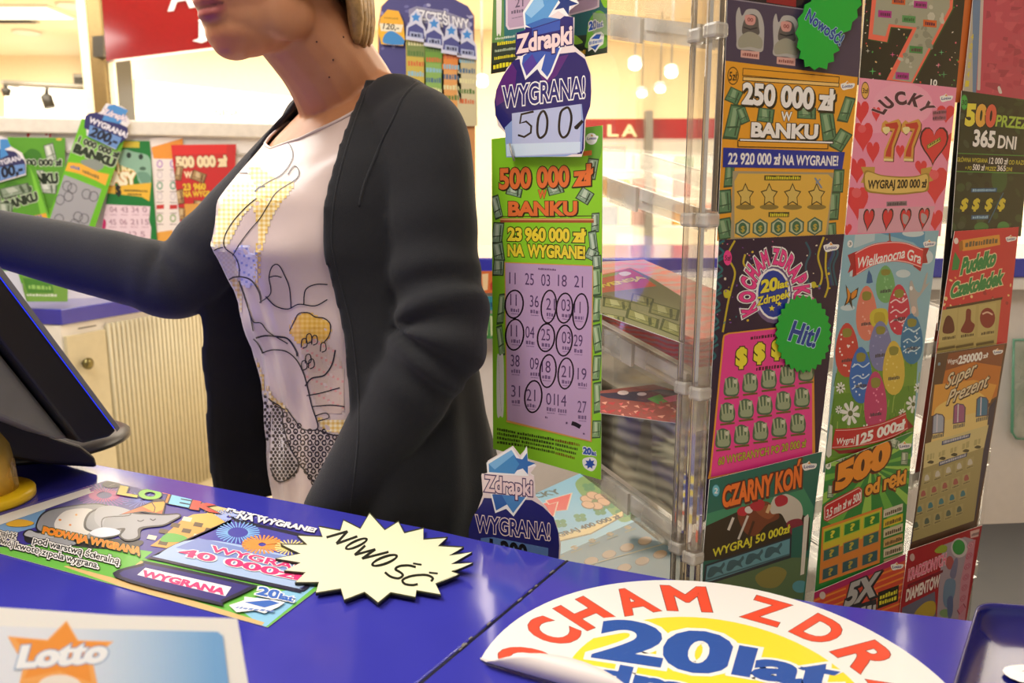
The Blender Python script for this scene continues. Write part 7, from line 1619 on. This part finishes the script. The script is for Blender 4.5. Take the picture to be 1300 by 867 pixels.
at = mb_.color_attributes.new('ink', 'FLOAT_COLOR', 'CORNER'); buf = []
for i, f in enumerate(blm.f): buf += (list(inkC[i - nblf]) + [1.0] if i >= nblf else [1, 1, 1, 1]) * len(f)
at.data.foreach_set('color', buf)
blouse = link('blouse', mb_, [m_bl, m_ink], org, person)
tr = MB().tube([tpt(360 * k / 72, neckz(360 * k / 72) + 0.0005, 0.008) for k in range(73)], 0.0022, 6, cap=False).build('neck_trim', m_bl, blouse)

# ---- brooch
h = bhit(320, 195, 0.004)
if h:
    bx_ = Vector((0.80, -0.6, 0)).normalized(); by_ = Vector((-0.1, -0.15, 1)).normalized(); bz_ = bx_.cross(by_)
    def bp_t(x, y):
        return onp(x, y, (h, Vector((0.1, -1, 0.1)).normalized()))
    MB().prism([bp_t(*q) for q in [(301, 199), (313, 181), (337, 186), (336, 196), (325, 208)]], Vector((0, 0.006, 0))).build('brooch', mat('brown_brooch', '#7a6538', 0.35, var=0.15, scale=80), person, bevel=0.0008)

# ---- cardigan: a body open at the front, and two sleeves
m_card = mat('dark_knit', '#15161b', 0.9, var=0.12, scale=300, bump=0.35, bscale=900, sheen=0.12)
EDGE = [(56, 487), (80, 474), (100, 462), (150, 440), (200, 424), (250, 412), (300, 408), (330, 412), (380, 425), (420, 434), (480, 441), (520, 443), (560, 442), (600, 438), (660, 430), (760, 420)]
def edgex(y):
    for a, b_ in zip(EDGE, EDGE[1:]):
        if y <= b_[0]: return a[1] + (b_[1] - a[1]) * max(0, (y - a[0])) / (b_[0] - a[0])
    return EDGE[-1][1]
def cex(t, z):
    fold = 0.004 * math.sin(t * 0.22 + z * 9) * max(0, min(1, (1.15 - z) / 0.2)); loose = 0.022 * max(0, min(1, (1.16 - z) / 0.14))
    return 0.020 + fold + loose
def edge_t(z):
    best = (1e9, 40)
    for k in range(0, 111):
        t = -20 + k; q = prj(tpt(t, z, cex(t, z))); d = abs(q[0] - edgex(q[1]))
        if d < best[0]: best = (d, t)
    return best[1]
zs = [0.76 + (1.405 - 0.76) * j / 44 for j in range(45)]
et = [edge_t(z) for z in zs]
for _ in range(3): et = [et[0]] + [(et[i - 1] + et[i] * 2 + et[i + 1]) / 4 for i in range(1, len(et) - 1)] + [et[-1]]
def right_t(z):
    pts = [(0.70, 128), (1.0, 130), (1.12, 134), (1.20, 140), (1.28, 138), (1.33, 132), (1.37, 122), (1.41, 112)]
    for a, b_ in zip(pts, pts[1:]):
        if z <= b_[0]: return a[1] + (b_[1] - a[1]) * (z - a[0]) / (b_[0] - a[0])
    return 112
cg = MB(); outr = []; innr = []
NCD = 80
for z, e_ in zip(zs, et):
    a0 = e_; a1 = right_t(z) - 360; ro = []; ri = []
    for k in range(NCD + 1):
        t = a0 + (a1 - a0) * k / NCD; fl = 0.0
        if t < -200: fl = 0.062 * max(0, min(1, (1.20 - z) / 0.08)) * min(1, (-200 - t) / 30)
        e2 = cex(t, z) + fl; ro.append(tpt(t, z, e2)); ri.append(tpt(t, z, e2 - 0.010))
    outr.append(ro); innr.append(ri)
rings = [o_ + i_[::-1] for o_, i_ in zip(outr, innr)]
cg.loft(rings)
def sleeve(mb, pts, rad, amp, s0, s1, ph):
    P = catmull(pts, 12); R = [q[0] for q in smooth([(r_,) for r_ in rad], False, 12)]; n = 28; rings = []; up = None; acc = 0
    for i, p in enumerate(P):
        t = (P[min(i + 1, len(P) - 1)] - P[max(i - 1, 0)]).normalized()
        if up is None: up = Vector((0, 0, 1)) if abs(t.z) < 0.8 else PF.copy()
        a = t.cross(up).normalized(); up = a.cross(t).normalized(); u = i / (len(P) - 1)
        wnd = math.exp(-((u - s0) / s1) ** 2); row = []
        for k in range(n):
            th = 2 * PI * k / n
            rr = R[i] * (1 + amp * wnd * math.sin(85 * u + 1.5 * math.sin(th + ph) + ph) * (0.55 + 0.45 * math.cos(th - ph)) + 0.012 * math.sin(23 * u + 2 * th))
            row.append(p + (a * math.cos(th) + up * math.sin(th)) * rr)
        rings.append(row)
    mb.loft(rings)
sleeve(cg, [LS - PL * 0.045 + Vector((0, 0, -0.005)), LS + PL * 0.012 + Vector((0, 0, -0.008)), LS + (LE - LS) * 0.30 + PL * 0.014, LS + (LE - LS) * 0.7, LE, LE + (LW - LE) * 0.22, LE + (LW - LE) * 0.6, LW, LW + (LW - LE) * 0.10], [0.058, 0.062, 0.061, 0.058, 0.058, 0.056, 0.050, 0.042, 0.039], 0.15, 0.50, 0.15, 0.6)
sleeve(cg, [RS + PL * 0.045, RS - PL * 0.012 + Vector((0, 0, -0.006)), RS + (RE - RS) * 0.35, RS + (RE - RS) * 0.75, RE, RE + (RW - RE) * 0.2, RE + (RW - RE) * 0.6, RW, RW + (RW - RE) * 0.04], [0.058, 0.062, 0.060, 0.057, 0.056, 0.054, 0.048, 0.040, 0.038], 0.04, 0.5, 0.16, 2.2)
for s_, S in ((1, LS), (-1, RS)):
    limb(cg, [nk + PL * s_ * 0.104 + Vector((0, 0, 0.004)), nk + PL * s_ * 0.114 + Vector((0, 0, -0.004)), S + Vector((0, 0, -0.002))], [0.036, 0.048, 0.061])
mc = remesh(cg, 0.0045, 3, 0.5)
org = Vector((PC.x, PC.y, 0.78)); card = place(mc, 'cardigan', m_card, org, parent=person)
# raised seams: the armhole and the front band, lying on the knit
cb = BVHTree.FromPolygons([v.co + org for v in mc.vertices], [tuple(p.vertices) for p in mc.polygons])
def chit(x, y, lift=0.0):
    h_ = cb.ray_cast(CAMP, ray(x, y).normalized()); return None if h_[0] is None else h_[0] + (CAMP - h_[0]).normalized() * lift
sm_ = [chit(x, y, -0.0008) for x, y in smooth([(556, 96), (532, 104), (512, 124), (500, 150), (486, 178), (474, 206), (462, 236), (456, 262)], False, 6)]
sm_ = [p for p in sm_ if p]
if len(sm_) > 3: MB().tube(sm_, 0.0022, 6).build('armhole_seam', m_card, card)
sm_ = [chit(x, y, -0.001) for x, y in smooth([(EDGE[i][1] + (13 if i > 2 else 10), EDGE[i][0]) for i in range(1, 15)], False, 4)]
sm_ = [p for p in sm_ if p]; seg = [[sm_[0]]]
for p in sm_[1:]:
    if (p - seg[-1][-1]).length < 0.03: seg[-1].append(p)
    else: seg.append([p])
for q in seg:
    if len(q) > 4: MB().tube(q, 0.0018, 6).build('band_seam', m_card, card)

# ---- trousers and shoes (behind the counter)
tr_ = MB()
tr_.loft([[tpt(360 * k / 36, z, 0.006) for k in range(36)] for z in (0.76, 0.80, 0.85, 0.90, 0.94)])
for s_ in (1, -1):
    h = PC + PL * s_ * 0.085
    limb(tr_, [h + Vector((0, 0, 0.82)), h + Vector((0, 0, 0.70)), h + PF * 0.01 + Vector((0, 0, 0.47)), h + PF * -0.012 + Vector((0, 0, 0.30)), h + PF * -0.015 + Vector((0, 0, 0.07))], [0.094, 0.094, 0.072, 0.067, 0.06])
mt = remesh(tr_, 0.007, 3, 0.5); place(mt, 'trousers', mat('black_trousers', '#17171c', 0.8, bump=0.2), Vector((PC.x, PC.y, 0.06)), parent=person)
for s_ in (1, -1):
    h = PC + PL * s_ * 0.085; sh = MB()
    limb(sh, [h + PF * -0.05 + Vector((0, 0, 0.044)), h + PF * 0.03 + Vector((0, 0, 0.046)), h + PF * 0.10 + Vector((0, 0, 0.036)), h + PF * 0.165 + Vector((0, 0, 0.03))], [0.042, 0.044, 0.038, 0.026])
    for v in sh.v: v.z = max(v.z, 0.002)
    sh.build('shoe', mat('black_leather', '#141416', 0.35), person)
